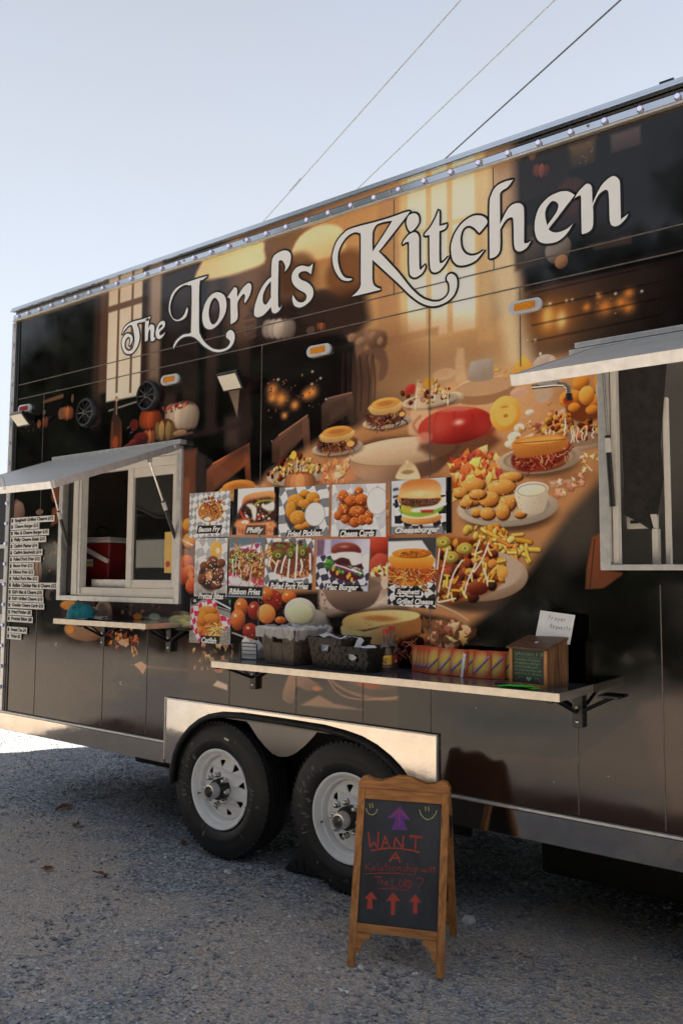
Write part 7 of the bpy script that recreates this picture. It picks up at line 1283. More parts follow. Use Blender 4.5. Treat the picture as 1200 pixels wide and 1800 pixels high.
('e',(-2.745,1.668),.0107,.0145,0,(240,160,56),.2,None,None,1),
('e',(-2.717,1.647),.0106,.0145,0,(240,160,56),.2,None,None,1),
('e',(-2.647,1.626),.0104,.0143,0,(240,160,56),.2,None,None,1),
('e',(-2.621,1.611),.0104,.0143,0,(240,160,56),.2,None,None,1),
('e',(-2.636,1.638),.0104,.0143,0,(240,160,56),.2,None,None,1),
('p',[(-2.759,1.75),(-2.744,1.755),(-2.721,1.757),(-2.693,1.758),(-2.658,1.759),(-2.619,1.759),(-2.588,1.757),(-2.573,1.751),(-2.567,1.742),(-2.562,1.733),(-2.557,1.722),(-2.554,1.71),(-2.559,1.7),(-2.575,1.692),(-2.598,1.686),(-2.618,1.686),(-2.627,1.694),(-2.632,1.708),(-2.64,1.719),(-2.656,1.724),(-2.675,1.728),(-2.693,1.728),(-2.711,1.723),(-2.729,1.715),(-2.743,1.713),(-2.754,1.723),(-2.761,1.738)],(232,224,222),.006,1),
('p',[(-2.757,1.759),(-2.758,1.767),(-2.757,1.777),(-2.751,1.786),(-2.741,1.794),(-2.726,1.8),(-2.709,1.804),(-2.688,1.807),(-2.663,1.808),(-2.641,1.807),(-2.621,1.804),(-2.603,1.799),(-2.589,1.793),(-2.577,1.785),(-2.568,1.776),(-2.563,1.768),(-2.56,1.761),(-2.56,1.754),(-2.566,1.751),(-2.579,1.751),(-2.597,1.755),(-2.618,1.757),(-2.642,1.758),(-2.67,1.758),(-2.693,1.757),(-2.712,1.755),(-2.727,1.751),(-2.739,1.75),(-2.748,1.751),(-2.754,1.754)],(110,44,40),.006,1,(150,76,62),(-2.663,1.752),(-2.671,1.803)),
('e',(-2.671,1.785),.0451,.0108,0,(206,160,150),.9,None,None,.6),
('p',[(-2.796,1.59),(-2.515,1.581),(-2.518,1.549),(-2.804,1.557)],(36,36,40),.003,1),
('p',[(-2.565,1.576),(-2.511,1.586),(-2.518,1.549),(-2.543,1.551)],(190,190,206),.0059,1)],[('Mac Burger', (-2.794, 1.559), (-2.576, 1.579))]),
('spaghetti grilled cheese','spaghetti grilled cheese menu photo with a two line caption',[(-2.391,1.825),(-2.109,1.821),(-2.113,1.471),(-2.394,1.488)],[
('p',[(-2.391,1.825),(-2.109,1.821),(-2.113,1.471),(-2.394,1.488)],(70,70,72),.0028,1),
('p',[(-2.391,1.806),(-2.19,1.808),(-2.112,1.711),(-2.113,1.612),(-2.392,1.61)],(222,222,230),.0056,1),
('c',[(-2.392,1.61),(-2.264,1.588),(-2.111,1.651),(-2.113,1.471),(-2.394,1.488)],(214,212,214),(52,52,56),5,.78,1),
('e',(-2.254,1.605),.0998,.0237,0,(226,150,60),.1,None,(170,96,34),1),
('p',[(-2.384,1.685),(-2.376,1.685),(-2.363,1.678),(-2.332,1.673),(-2.266,1.676),(-2.183,1.68),(-2.125,1.678),(-2.108,1.665),(-2.113,1.645),(-2.122,1.628),(-2.129,1.618),(-2.139,1.611),(-2.158,1.606),(-2.188,1.602),(-2.226,1.6),(-2.264,1.6),(-2.299,1.6),(-2.333,1.601),(-2.359,1.604),(-2.375,1.609),(-2.383,1.616),(-2.387,1.627),(-2.39,1.646),(-2.389,1.669)],(190,90,40),.0085,1),
('k','strand',[(-2.386,1.679),(-2.125,1.678),(-2.124,1.623),(-2.184,1.611),(-2.373,1.61)],[(236,140,66),(246,170,96),(206,100,46),(170,70,34)],.0366,90,19),
('p',[(-2.375,1.734),(-2.394,1.72),(-2.385,1.7),(-2.372,1.685),(-2.362,1.677),(-2.348,1.674),(-2.332,1.672),(-2.311,1.671),(-2.287,1.67),(-2.264,1.67),(-2.241,1.669),(-2.219,1.667),(-2.197,1.667),(-2.175,1.668),(-2.154,1.669),(-2.138,1.675),(-2.123,1.692),(-2.113,1.713),(-2.13,1.728),(-2.2,1.736),(-2.3,1.738)],(232,160,66),.0057,1,(206,120,40),(-2.25,1.729),(-2.25,1.667)),
('e',(-2.25,1.744),.1213,.0255,0,(206,120,36),.06,(236,160,66),(150,80,26),1),
('e',(-2.25,1.744),.0999,.017,0,(160,86,30),.6,None,None,.8),
('k','crumb',[(-2.345,1.759),(-2.164,1.757),(-2.164,1.731),(-2.345,1.733)],[(120,60,24),(220,140,56)],.0113,50,20),
('p',[(-2.347,1.57),(-2.191,1.572),(-2.196,1.536),(-2.352,1.536)],(36,36,40),.0028,1),
('p',[(-2.345,1.528),(-2.113,1.524),(-2.116,1.491),(-2.351,1.493)],(36,36,40),.0028,1)],[('Spaghetti', (-2.338, 1.541), (-2.201, 1.564)), ('Grilled Cheese', (-2.338, 1.496), (-2.126, 1.518))]),
('fried catfish','fried catfish in red checked paper menu photo captioned Catfish',[(-3.85,1.492),(-3.508,1.496),(-3.506,1.227),(-3.857,1.223)],[
('p',[(-3.85,1.492),(-3.508,1.496),(-3.506,1.227),(-3.857,1.223)],(150,146,140),.0034,1),
('k','crumb',[(-3.858,1.322),(-3.506,1.323),(-3.506,1.231),(-3.857,1.226)],[(110,106,100),(190,186,180),(90,86,84)],.0101,140,21),
('p',[(-3.85,1.492),(-3.508,1.496),(-3.506,1.416),(-3.632,1.439),(-3.732,1.491),(-3.841,1.447)],(34,34,40),.0068,1),
('e',(-3.816,1.472),.0261,.0179,0,(30,30,34),.1,None,None,1),
('e',(-3.813,1.476),.0141,.0097,0,(220,220,220),.1,None,None,1),
('e',(-3.813,1.476),.006,.0041,0,(60,60,64),.2,None,None,1),
('s',[(-3.653,1.486),(-3.508,1.436)],.0101,(220,220,220),.0034,1),
('s',[(-3.633,1.449),(-3.508,1.424)],.005,(190,190,190),.0033,1),
('e',(-3.514,1.479),.0075,.0093,0,(60,190,90),.2,None,None,1),
('e',(-3.514,1.466),.0075,.0066,0,(70,120,220),.2,None,None,1),
('p',[(-3.845,1.433),(-3.692,1.491),(-3.628,1.473),(-3.612,1.406),(-3.507,1.376),(-3.515,1.329),(-3.6,1.279),(-3.637,1.231),(-3.774,1.23),(-3.848,1.33)],(232,214,220),.0051,1),
('c',[(-3.845,1.433),(-3.692,1.491),(-3.628,1.473),(-3.612,1.406),(-3.507,1.376),(-3.515,1.329),(-3.6,1.279),(-3.637,1.231),(-3.774,1.23),(-3.848,1.33)],(238,222,228),(206,50,96),6,.35,1),
('p',[(-3.788,1.38),(-3.776,1.4),(-3.756,1.417),(-3.73,1.43),(-3.695,1.439),(-3.654,1.443),(-3.623,1.439),(-3.607,1.423),(-3.599,1.398),(-3.592,1.373),(-3.582,1.352),(-3.573,1.332),(-3.572,1.314),(-3.58,1.297),(-3.596,1.282),(-3.619,1.272),(-3.652,1.268),(-3.692,1.269),(-3.726,1.273),(-3.748,1.28),(-3.764,1.29),(-3.776,1.305),(-3.786,1.328),(-3.791,1.355)],(206,120,50),.0135,1),
('e',(-3.697,1.416),.0871,.0308,0,(130,64,24),.2,None,None,1),
('e',(-3.7,1.42),.083,.0285,0,(220,134,52),.12,(240,170,84),(150,80,30),1),
('e',(-3.74,1.371),.0414,.05,0,(130,64,24),.2,None,None,1),
('e',(-3.743,1.375),.0395,.0463,0,(220,134,52),.12,(240,170,84),(150,80,30),1),
('e',(-3.662,1.37),.0762,.035,0,(130,64,24),.2,None,None,1),
('e',(-3.665,1.374),.0726,.0324,0,(220,134,52),.12,(240,170,84),(150,80,30),1),
('e',(-3.763,1.295),.025,.0221,0,(130,64,24),.2,None,None,1),
('e',(-3.766,1.299),.0238,.0205,0,(220,134,52),.12,(240,170,84),(150,80,30),1),
('k','fry',[(-3.727,1.334),(-3.592,1.366),(-3.572,1.314),(-3.619,1.272),(-3.726,1.28)],[(240,186,110),(226,160,80),(250,206,136)],.0336,26,22),
('p',[(-3.754,1.269),(-3.589,1.27),(-3.599,1.222),(-3.765,1.22)],(36,36,40),.0034,1)],[('Catfish', (-3.749, 1.225), (-3.618, 1.262))])]
GAIN, LIFT = 1.3, 0.016


cv = Canvas(-5.95, .56, .10, 3.74, 420).run(MURAL).grain(.016)
wrap_img = cv.image('wrap_print', GAIN, LIFT)
M['wrap'] = print_mat('printed_wrap', wrap_img, .09, 1.48, .0016, 2.2, .5, .05)

trailer = thing('food_trailer', 'tall food trailer wrapped in a dark harvest kitchen print with white gothic lettering', 'food trailer', (-1.7, 1.3, 0), local=False)
X0, X1, YB, Z0, Z1 = -5.92, 2.6, 2.60, .60, 3.69
OPEN = [(-5.212, -3.957, 1.462, 2.405), (-1.272, .55, 1.672, 2.56)]
WELL = (-4.0, -2.16, .60, .80)
def wall_sheet(y, flip=False):
    xs_ = sorted({X0, X1}|{k for o in OPEN+[WELL] for k in o[:2]}); zs_ = sorted({Z0, Z1}|{k for o in OPEN+[WELL] for k in o[2:]}); m_ = MB(); ix = {}
    for i, x in enumerate(xs_):
        for j, z in enumerate(zs_): ix[i, j] = len(m_.v); m_.v.append((x, y, z))
    for i in range(len(xs_)-1):
        for j in range(len(zs_)-1):
            cx, cz = (xs_[i]+xs_[i+1])/2, (zs_[j]+zs_[j+1])/2
            if any(a < cx < b_ and c < cz < d for a, b_, c, d in OPEN+[WELL]): continue
            f = (ix[i, j], ix[i+1, j], ix[i+1, j+1], ix[i, j+1]); m_.f.append(f if not flip else f[::-1])
    return m_
def uv_wall(me, c):
    uv = me.uv_layers.new(name='UVMap')
    for lp in me.loops: v = me.vertices[lp.vertex_index].co; uv.data[lp.index].uv = ((v.x-c.x0)/(c.x1-c.x0), (v.z-c.z0)/(c.z1-c.z0))
me = bpy.data.meshes.new('side_wall'); ws = wall_sheet(0); me.from_pydata(ws.v, [], ws.f); me.materials.append(M['wrap']); uv_wall(me, cv)
link('side_wall', me, trailer)
wall_sheet(.055, True).build('interior_wall', M['interior'], trailer)
for a, b_, c, d in OPEN:
    jb = MB()
    for q in (((a,0,c),(a,.055,c),(a,.055,d),(a,0,d)), ((b_,0,d),(b_,.055,d),(b_,.055,c),(b_,0,c)), ((a,0,d),(a,.055,d),(b_,.055,d),(b_,0,d)), ((b_,0,c),(b_,.055,c),(a,.055,c),(a,0,c))): jb.add(q, [(0,1,2,3)])
    jb.build('window_reveal', M['alu'], trailer)
MB().box(X0, .003, .58, X0+.05, YB, Z1-.003).build('end_wall', M['bronze_wrap'], trailer)
MB().box(X1-.05, .003, .58, X1, .8, Z1-.003).box(X1-.05, 1.75, .58, X1, YB, Z1-.003).box(X1-.05, .801, 2.7, X1, 1.749, Z1-.003).build('end_wall', M['bronze_wrap'], trailer)  # doorway gap added to let daylight into the cabin
MB().box(X0+.051, YB-.05, .58, .7, YB, Z1-.003).box(1.7, YB-.05, .58, X1-.051, YB, Z1-.003).box(.701, YB-.05, 2.7, 1.699, YB, Z1-.003).build('back_wall', M['interior'], trailer)  # unseen gap in the far wall, added to brighten the interior
MB().box(X0-.01, -.004, Z1-.002, X1+.01, YB+.01, Z1+.02).build('roof', M['alu_sheet'], trailer)
MB().box(X0+.02, .37, .46, X1-.02, YB-.01, .575).box(X0+.02, .02, .47, -4.03, .369, .575).box(-2.13, .02, .47, X1-.02, .369, .575).build('chassis', M['under'], trailer)
MB().box(X0+.051, .41, .58, X1-.051, YB-.051, .60).build('cabin_floor', M['alu_sheet'], trailer)
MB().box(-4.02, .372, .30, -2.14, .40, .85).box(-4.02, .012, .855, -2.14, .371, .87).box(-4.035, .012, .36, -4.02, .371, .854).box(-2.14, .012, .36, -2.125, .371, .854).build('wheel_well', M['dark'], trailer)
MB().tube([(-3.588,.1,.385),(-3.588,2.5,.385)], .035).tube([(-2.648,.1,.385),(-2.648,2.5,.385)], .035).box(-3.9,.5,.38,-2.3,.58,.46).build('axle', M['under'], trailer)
for q in ((-1.95, .80, .05, 2.3, 2.2, .455), (-5.6, 1.0, .10, -4.15, 2.3, .455)): MB().box(*q).build('underbody_light_block', M['under'], trailer, bevel=.03)  # added boxes that shut out far-side light and keep the underside dark

# roof edge, light rail, corner trim
MB().box(X0-.012, -.035, 3.676, X1+.012, -.0045, 3.703).box(X0-.012, -.042, 3.670, X1+.012, -.0352, 3.686).build('roof_rail', M['rail'], trailer, bevel=.003)
MB().box(X0-.006, -.018, 3.611, X1, -.001, 3.649).build('light_rail', M['rail'], trailer, bevel=.003)
MB().box(X0-.006, -.024, 3.596, X1, -.001, 3.609).build('drip_edge', M['shelf_edge'], trailer, bevel=.002)
MB().box(-5.945, -.012, .604, -5.898, .05, 3.594).build('corner_trim', M['alu'], trailer, bevel=.004)
MB().box(-5.896, -.007, .604, -5.872, -.001, 3.594).build('corner_gasket', M['black'], trailer)
MB().box(-5.862, -.006, .604, -5.846, -.001, 3.594).build('corner_gasket', M['black'], trailer)
MB().box(X0-.004, -.016, .476, -4.052, .016, .597).build('skirt_panel', M['chrome'], trailer, bevel=.003)
MB().box(-2.10, -.016, .476, X1, .016, .597).build('skirt_panel', M['chrome'], trailer, bevel=.003)
MB().box(X0-.004, -.021, .598, -4.052, -.001, .612).build('skirt_bead', M['alu'], trailer, bevel=.003)
MB().box(-2.10, -.021, .598, X1, -.001, .612).build('skirt_bead', M['alu'], trailer, bevel=.003)
led = MB().lathe([(.0,.020),(.006,.019),(.0105,.016),(.0105,.008)], n=12, axis='y').mesh('led_light', M['led'], 60); bez = MB().lathe([(.0107,.013),(.0135,.012),(.0145,.006),(.0145,0)], n=14, axis='y').mesh('bezel', M['bezel2'], 60)
def led_light(x, z, y):
    o = link('led_light', led, trailer, (x, y, z)); link('bezel', bez, o)
for k in range(53): led_light(-5.869+k*.1545+(.02 if k == 0 else 0), 3.629, -.018)
for k in range(19): led_light(-5.918, 3.565-k*.1545, -.0125)
for k in range(14):
    MB().lathe([(0,.006),(.006,.005),(.008,0)], n=8, axis='y').build('screw', M['nut'], trailer, loc=(-5.55+k*.53, -.0185, 3.636))
for z in (3.089, 2.977): MB().box(-5.84, -.0028, z-.003, X1, -.0006, z+.003).build('panel_seam', M['seam'], trailer)
for x, za, zb in ((-5.495,.62,2.976), (-4.702,.62,1.30), (-3.512,.88,1.14), (-3.286,1.2,2.976), (-2.146,.88,3.0), (-1.787,3.09,3.595), (-1.41,.62,1.13), (-1.655,2.6,2.97), (-2.36,3.09,3.595), (-3.0,.88,1.14), (-2.55,.88,1.14), (-4.25,.62,1.28), (-1.05,.62,1.6)):
    MB().box(x-.0022, -.0026, za, x+.0022, -.0006, zb).build('panel_seam', M['seam'], trailer)
MB().box(-2.25,.02,3.71,-2.21,.08,3.735).build('roof_vent_cap', M['black'], trailer); MB().box(-1.01,.02,3.71,-.95,.09,3.745).build('roof_vent_cap', M['black'], trailer)

for x, z in ((-2.13,1.74),(-1.52,.74),(-1.28,.80),(-1.62,2.72),(-5.33,2.98),(-4.6,2.99),(-1.9,1.02),(-2.6,1.0),(-4.4,1.05),(-5.1,.9),(-3.2,2.4),(-1.45,2.2)):
    MB().lathe([(0,.003),(.0025,.0025),(.0035,0)], n=8, axis='y').build('rivet', M['bezel'], trailer, loc=(x, -.0008, z))
# white gothic lettering with its black outline
for ch, cont in GLYPHS:
    o = fill_shape('letter', cont, -.0042, M['lettering'], trailer)
    ob = MB()
    for q in cont: ribbon(ob, list(q)+[q[0], q[1]], .0225, -.0031)
    ob.build('outline', M['ink'], o)

# lamps on the wall
def marker(x, z, lens):
    r_ = [(x+.083*(1 if abs(a) < math.pi/2 else -1)*.62+.032*math.cos(a), z+.032*math.sin(a)) for a in [math.pi*(-.5+k/8) for k in range(9)]+[math.pi*(.5+k/8) for k in range(9)]]
    o = MB().prism(r_, -.022, -.001).build('marker_lamp', M['bezel'], trailer, bevel=.004)
    MB().box(x-.05, -.031, z-.017, x+.05, -.0225, z+.017).build('lens', lens, o, bevel=.004)
for x, z in ((-2.848,2.869), (-1.622,2.875), (-4.074,2.88)): marker(x, z, M['amber'])
marker(-5.728, 2.889, M['red_lens'])
def speaker(x, z):
    o = MB().lathe([(.102,0),(.102,.03),(.094,.042),(.084,.040),(.080,.022)], n=40, axis='y').build('speaker', M['black'], trailer, 40, loc=(x, -.001, z))
    MB().lathe([(0,.012),(.03,.016),(.081,.006)], n=32, axis='y').build('speaker_cone', M['dark'], o, 40)
    g_ = MB()
    for k in range(10):
        t = 2*math.pi*k/10; g_.tube([(.018*math.cos(t), -.036, .018*math.sin(t)), (.087*math.cos(t), -.034, .087*math.sin(t))], .0042, 6)
    g_.lathe([(0,.044),(.014,.042),(.022,.034)], n=16, axis='y').build('speaker_grille', M['black_metal'], o, 50)
speaker(-4.938, 2.766); speaker(-4.278, 2.799)
def floodlight(x, z, w_, h_, tilt):
    o = MB().box(-w_/2, -.030, -h_/2, w_/2, 0, h_/2).box(-.02, .0, -.02, .02, .06, .02).build('floodlight', M['black_metal'], trailer, bevel=.004, loc=(x, -.085, z), rot=(tilt, 0, 0))
    MB().box(-w_/2+.012, -.0335, -h_/2+.012, w_/2-.012, -.0305, h_/2-.012).build('lens', M['lamp_glass'], o)
    MB().box(x-.03, -.05, z-.02, x+.03, -.001, z+.03).build('lamp_bracket', M['black_metal'], trailer)
floodlight(-3.44, 2.775, .165, .115, R(35)); floodlight(-5.64, 2.80, .165, .115, R(42))

# ---------------------------------------------------------------- left serving window
wl_ = MB().box(-5.232,-.022,1.452,-5.192,.03,2.42).box(-3.985,-.022,1.452,-3.942,.03,2.42).box(-5.191,-.022,1.452,-3.986,.03,1.486).box(-5.191,-.022,2.395,-3.986,.03,2.42).build('serving_window', M['alu'], trailer, bevel=.003)
MB().box(-5.191,.031,1.486,-5.10,.05,2.39).build('jamb_panel', M['black'], wl_)
MB().box(-5.098,.004,1.487,-4.985,.05,2.394).build('frame_post', M['white_metal'], wl_, bevel=.006)
MB().box(-5.040,-.003,1.50,-5.026,.003,2.39).box(-5.0,-.003,1.50,-4.987,.003,2.39).build('frame_groove', M['alu'], wl_)
MB().box(-4.984,.006,1.487,-3.988,.05,1.545).box(-4.984,-.001,1.487,-3.988,.005,1.50).build('frame_sill', M['white_metal'], wl_, bevel=.004)
MB().box(-4.984,.006,2.335,-3.988,.05,2.394).build('frame_head', M['white_metal'], wl_, bevel=.004)
sash = MB().box(-4.495,.004,1.546,-4.44,.045,2.334).box(-4.052,.010,1.546,-3.99,.045,2.334).box(-4.439,.010,1.546,-4.053,.045,1.60).box(-4.439,.010,2.275,-4.053,.045,2.334).build('sliding_sash', M['white_metal'], wl_, bevel=.004)
MB().box(-4.439,.024,1.601,-4.053,.028,2.274).build('pane', M['pane'], sash)
MB().box(-4.13,.020,1.645,-4.062,.0232,1.905).build('sticker', M['sticker'], sash)
MB().lathe([(0,.0015),(.02,.0015),(.02,0)], n=16, axis='y').build('sticker_seal', M['label_red'], sash, loc=(-4.096,.0197,1.70))
MB().box(-4.96,.075,1.545,-4.5,.10,1.60).build('inner_tray', M['alu'], wl_, bevel=.004)
# inside: a counter under the cooler, walls fittings
MB().box(-5.5,.11,1.52,-3.7,.62,1.55).build('inner_counter', M['black_metal'], trailer)
MB().tube([(-4.62,.40,2.9),(-4.66,.40,2.45),(-4.72,.40,2.27),(-4.66,.40,2.17),(-4.78,.40,2.06),(-4.86,.40,1.90)], .005, 6).build('power_cord', M['black'], trailer)
MB().tube([(-4.74,.9,1.95),(-4.74,.9,2.05),(-4.70,.9,2.10),(-4.60,.9,2.10),(-4.56,.9,2.04),(-4.56,.9,1.95)], .012, 8).build('tap', M['black_metal'], trailer)

# ---------------------------------------------------------------- right serving window
wr = MB().box(-1.290,-.022,1.660,-1.246,.03,2.58).box(-1.245,-.022,1.660,.56,.03,1.684).box(.561,-.022,1.66,.60,.03,2.58).box(-1.245,-.022,2.55,.56,.03,2.58).build('serving_window', M['alu'], trailer, bevel=.003)
MB().box(-1.244,.006,1.686,-1.22,.05,2.548).build('frame_post', M['white_metal'], wr, bevel=.004)
s2 = MB().box(-1.219,.11,1.84,-1.09,.135,1.90).box(-1.11,.10,1.55,-1.085,.14,1.838).box(-1.06,.12,1.55,-1.04,.15,2.40).build('sliding_sash', M['white_metal'], wr, bevel=.003)
MB().box(-1.20,.102,1.862,-1.165,.1095,1.876).build('latch', M['black'], s2)
net = MB(); P_ = [(-1.225,.055,2.55),(-1.16,.07,2.55),(-1.10,.09,2.55),(-1.03,.1,2.55)]; Q_ = [(-1.21,.06,2.05),(-1.16,.09,2.0),(-1.12,.12,1.95),(-1.07,.12,2.20)]; S_ = [(-1.215,.055,1.90),(-1.15,.085,1.86),(-1.10,.11,1.82),(-1.06,.12,2.05)]
net.add(P_+Q_+S_, [(0,1,5,4),(1,2,6,5),(2,3,7,6),(4,5,9,8),(5,6,10,9),(6,7,11,10)])
net.build('hanging_net', M['net'], wr)
MB().box(-1.03,.70,.62,-.90,.80,2.6).box(-.86,.70,.62,-.80,.76,2.6).build('inner_post', M['black_metal'], trailer)
MB().box(-1.6,.85,.62,-1.1,.90,3.2).build('inner_partition', M['interior'], trailer)

# ---------------------------------------------------------------- hinged awnings held up by gas struts
def awning(x0, x1, zh, yo, zo, skin, strutx):
    t = .022; d = Vector((0, yo, zo-zh)); nrm = Vector((0, -(zo-zh), yo)).normalized(); nrm = nrm if nrm.z > 0 else -nrm
    a = [Vector((x, -.03, zh)) for x in (x0, x1)]; b_ = [p+d for p in a]
    low = [a[0], a[1], b_[1], b_[0]]; hx = [low[3], low[2], low[1], low[0]]
    o = MB().hexa([tuple(p) for p in hx]+[tuple(p+nrm*t) for p in hx]).build('awning', skin, trailer, bevel=.002)
    e = MB(); up = nrm*(t+.002); dn = -nrm*.016; w_ = .03; out = d.normalized()*.012
    e.hexa([tuple(q) for q in (b_[0]+out+dn, b_[1]+out+dn, b_[1]+dn-d.normalized()*w_*0+Vector((0,.001,0)), b_[0]+dn+Vector((0,.001,0)), b_[0]+out+up, b_[1]+out+up, b_[1]+up+Vector((0,.001,0)), b_[0]+up+Vector((0,.001,0)))])
    for p, q, sx in ((a[0], b_[0], -1), (a[1], b_[1], 1)):
        ox = Vector((sx*.014, 0, 0)); e.hexa([tuple(k) for k in ((q+dn+ox) , (q+dn+Vector((sx*.001,0,0))), (p+dn+Vector((sx*.001,0,0))), (p+dn+ox), (q+up+ox), (q+up+Vector((sx*.001,0,0))), (p+up+Vector((sx*.001,0,0))), (p+up+ox))])
    e.build('awning_frame', M['alu'], o)
    for sx, top, bot in strutx:
        s_ = MB().tube([top, tuple(Vector(top).lerp(Vector(bot), .56))], .0065, 8).tube([top, tuple(Vector(top)+Vector((0,0,.03)))], .014, 8).build('gas_strut', M['nut'], o, 50)
        MB().tube([tuple(Vector(top).lerp(Vector(bot), .5)), bot], .0115, 10).build('strut_barrel', M['black_metal'], trailer, 50)
        q0 = Vector(top).lerp(Vector(bot), .52); q1 = Vector(top).lerp(Vector(bot), .62); MB().tube([tuple(q0), tuple(q1)], .0135, 10).build('strut_label', M['white_plastic'], trailer, 50)
    return o
aw = awning(-5.33, -3.965, 2.432, -.875, 2.112, M['awning_skin'], [(1, (-3.985,-.235,2.315), (-3.992,-.012,1.86)), (-1, (-5.165,-.155,2.33), (-5.125,-.012,1.83))])
MB().tube([(-4.62,-.915,2.11),(-4.62,-.935,2.175),(-4.60,-.94,2.19),(-4.44,-.94,2.19),(-4.42,-.935,2.175),(-4.42,-.915,2.11)], .009, 8).build('pull_handle', M['alu'], aw, 50)
MB().box(-5.29,-.055,2.447,-3.918,-.001,2.475).box(-5.37,-.07,2.418,-3.945,-.002,2.440).build('rain_gutter', M['alu'], trailer, bevel=.003)
MB().box(-5.20,-.03,2.41,-5.08,-.022,2.417).box(-4.3,-.03,2.41,-4.15,-.022,2.417).build('hinge', M['chrome'], trailer)
aw2 = awning(-1.295, .62, 2.600, -.785, 2.325, M['awning_skin'], [(-1, (-1.252,-.055,2.535), (-1.236,-.012,1.93))])
MB().box(-1.375,-.055,2.628,.70,-.001,2.652).box(-1.395,-.07,2.598,.72,-.002,2.620).build('rain_gutter', M['alu'], trailer, bevel=.003)
MB().box(-1.235,-.755,2.315,-1.175,-.705,2.345).build('latch_plate', M['alu'], aw2); MB().tube([(-1.27,-.72,2.318),(-1.18,-.72,2.314),(-1.15,-.72,2.310),(-1.135,-.72,2.296),(-1.132,-.72,2.268)], .009, 8).build('latch_rod', M['nut'], aw2, 50); MB().tube([(-1.132,-.72,2.275),(-1.132,-.72,2.25)], .012, 8).build('latch_tip', M['black'], aw2)

# ---------------------------------------------------------------- fold-down counters on brackets
def counter(x0, x1, dep, z, brackets):
    o = MB().box(x0+.004, -dep+.004, z-.004, x1-.004, -.002, z).build('counter', M['wood_shelf'], trailer)
    MB().box(x0, -dep, z-.034, x1, -dep+.003, z-.0005).box(x0, -dep+.0032, z-.034, x0+.003, -.003, z-.0005).box(x1-.003, -dep+.0032, z-.034, x1, -.003, z-.0005).box(x0+.0035, -dep+.0035, z-.03, x1-.0035, -.0035, z-.0045).build('counter_edge', M['shelf_edge'], o, bevel=.001)
    for bx in brackets:
        k = MB().box(bx-.022, -.028, z-.185, bx+.022, -.001, z-.036).box(bx-.013, -dep+.05, z-.050, bx+.013, -.029, z-.0355)
        k.tube([(bx-.004, -.03, z-.12), (bx-.004, -dep*.62, z-.052)], .0085, 6)
        for sx in (-1, 1): k.tube([(bx+sx*.018, -.02, z-.115), (bx+sx*.15, -.03, z-.045)], .0085, 6); k.box(bx+sx*.10, -.06, z-.046, bx+sx*.19, -.004, z-.0355)
        b_ = k.build('bracket', M['black_metal'], o, bevel=.002)
        for dz in (.10, .16): MB().lathe([(0,.005),(.006,.004),(.008,0)], n=10, axis='y').build('bolt', M['nut'], b_, loc=(bx, -.0285, z-dz))
    return o
ZR, ZL = 1.175, 1.343
counter(-3.285, -1.335, .365, ZR, (-3.30, -1.40)); counter(-4.875, -3.94, .275, ZL, (-5.10+.42, -4.02))

# ---------------------------------------------------------------- wheels and fender
arch = [(-3.955,.48),(-3.94,.545),(-3.905,.61),(-3.86,.665),(-3.80,.72),(-3.73,.765),(-3.65,.80),(-3.56,.82),(-3.40,.831),(-3.10,.832),(-2.80,.829),(-2.66,.816),(-2.56,.80),(-2.47,.77),(-2.39,.728),(-2.33,.685),(-2.285,.64),(-2.25,.59),(-2.225,.53),(-2.21,.47)]
top = [(-2.105,.867),(-4.046,.867)]
poly = [(-4.046,.50)]+[(x-.012 if i < 8 else x, z) for i, (x, z) in enumerate(arch)]+[(-2.105,.47)]+top
fp = MB(); A_ = arch; n_ = len(A_)
for i in range(n_-1):
    (xa, za), (xb, zb) = A_[i], A_[i+1]; fp.add([(xa,-.012,za),(xb,-.012,zb),(xb,-.012,.867),(xa,-.012,.867)], [(0,1,2,3)])
fp.add([(-4.046,-.012,.48),(-3.955,-.012,.48),(-3.955,-.012,.867),(-4.046,-.012,.867)], [(0,1,2,3)]).add([(-2.21,-.012,.47),(-2.105,-.012,.47),(-2.105,-.012,.867),(-2.21,-.012,.867)], [(0,1,2,3)])
fender = fp.build('fender_plate', M['chrome'], trailer)
MB().box(-4.052,-.02,.868,-2.099,-.001,.877).box(-2.1045,-.02,.48,-2.099,-.001,.8675).box(-4.052,-.02,.50,-4.0465,-.001,.8675).build('fender_bead', M['alu'], fender, bevel=.002)
MB().tube([(x, -.024, z) for x, z in [(-3.975,.37),(-3.965,.43)]+arch+[(-2.20,.40)]], .017, 8).build('fender_flare', M['rubber'], fender, 60)
fl = MB(); aa = [(-3.975,.37),(-3.965,.43)]+arch+[(-2.20,.40)]
for (xa, za), (xb, zb) in zip(aa[:-1], aa[1:]): fl.add([(xa,-.02,za),(xb,-.02,zb),(xb,.10,zb),(xa,.10,za)], [(0,1,2,3)])
fl.build('fender_lip', M['rubber'], fender, 60)
mid = [(-3.42,.826),(-2.83,.826),(-2.88,.77),(-2.94,.715),(-3.0,.67),(-3.06,.643),(-3.118,.635),(-3.17,.645),(-3.225,.675),(-3.29,.725),(-3.35,.785)]
fill_shape('fender_infill', [mid], .006, M['bronze_wrap'], fender, extrude=.003)

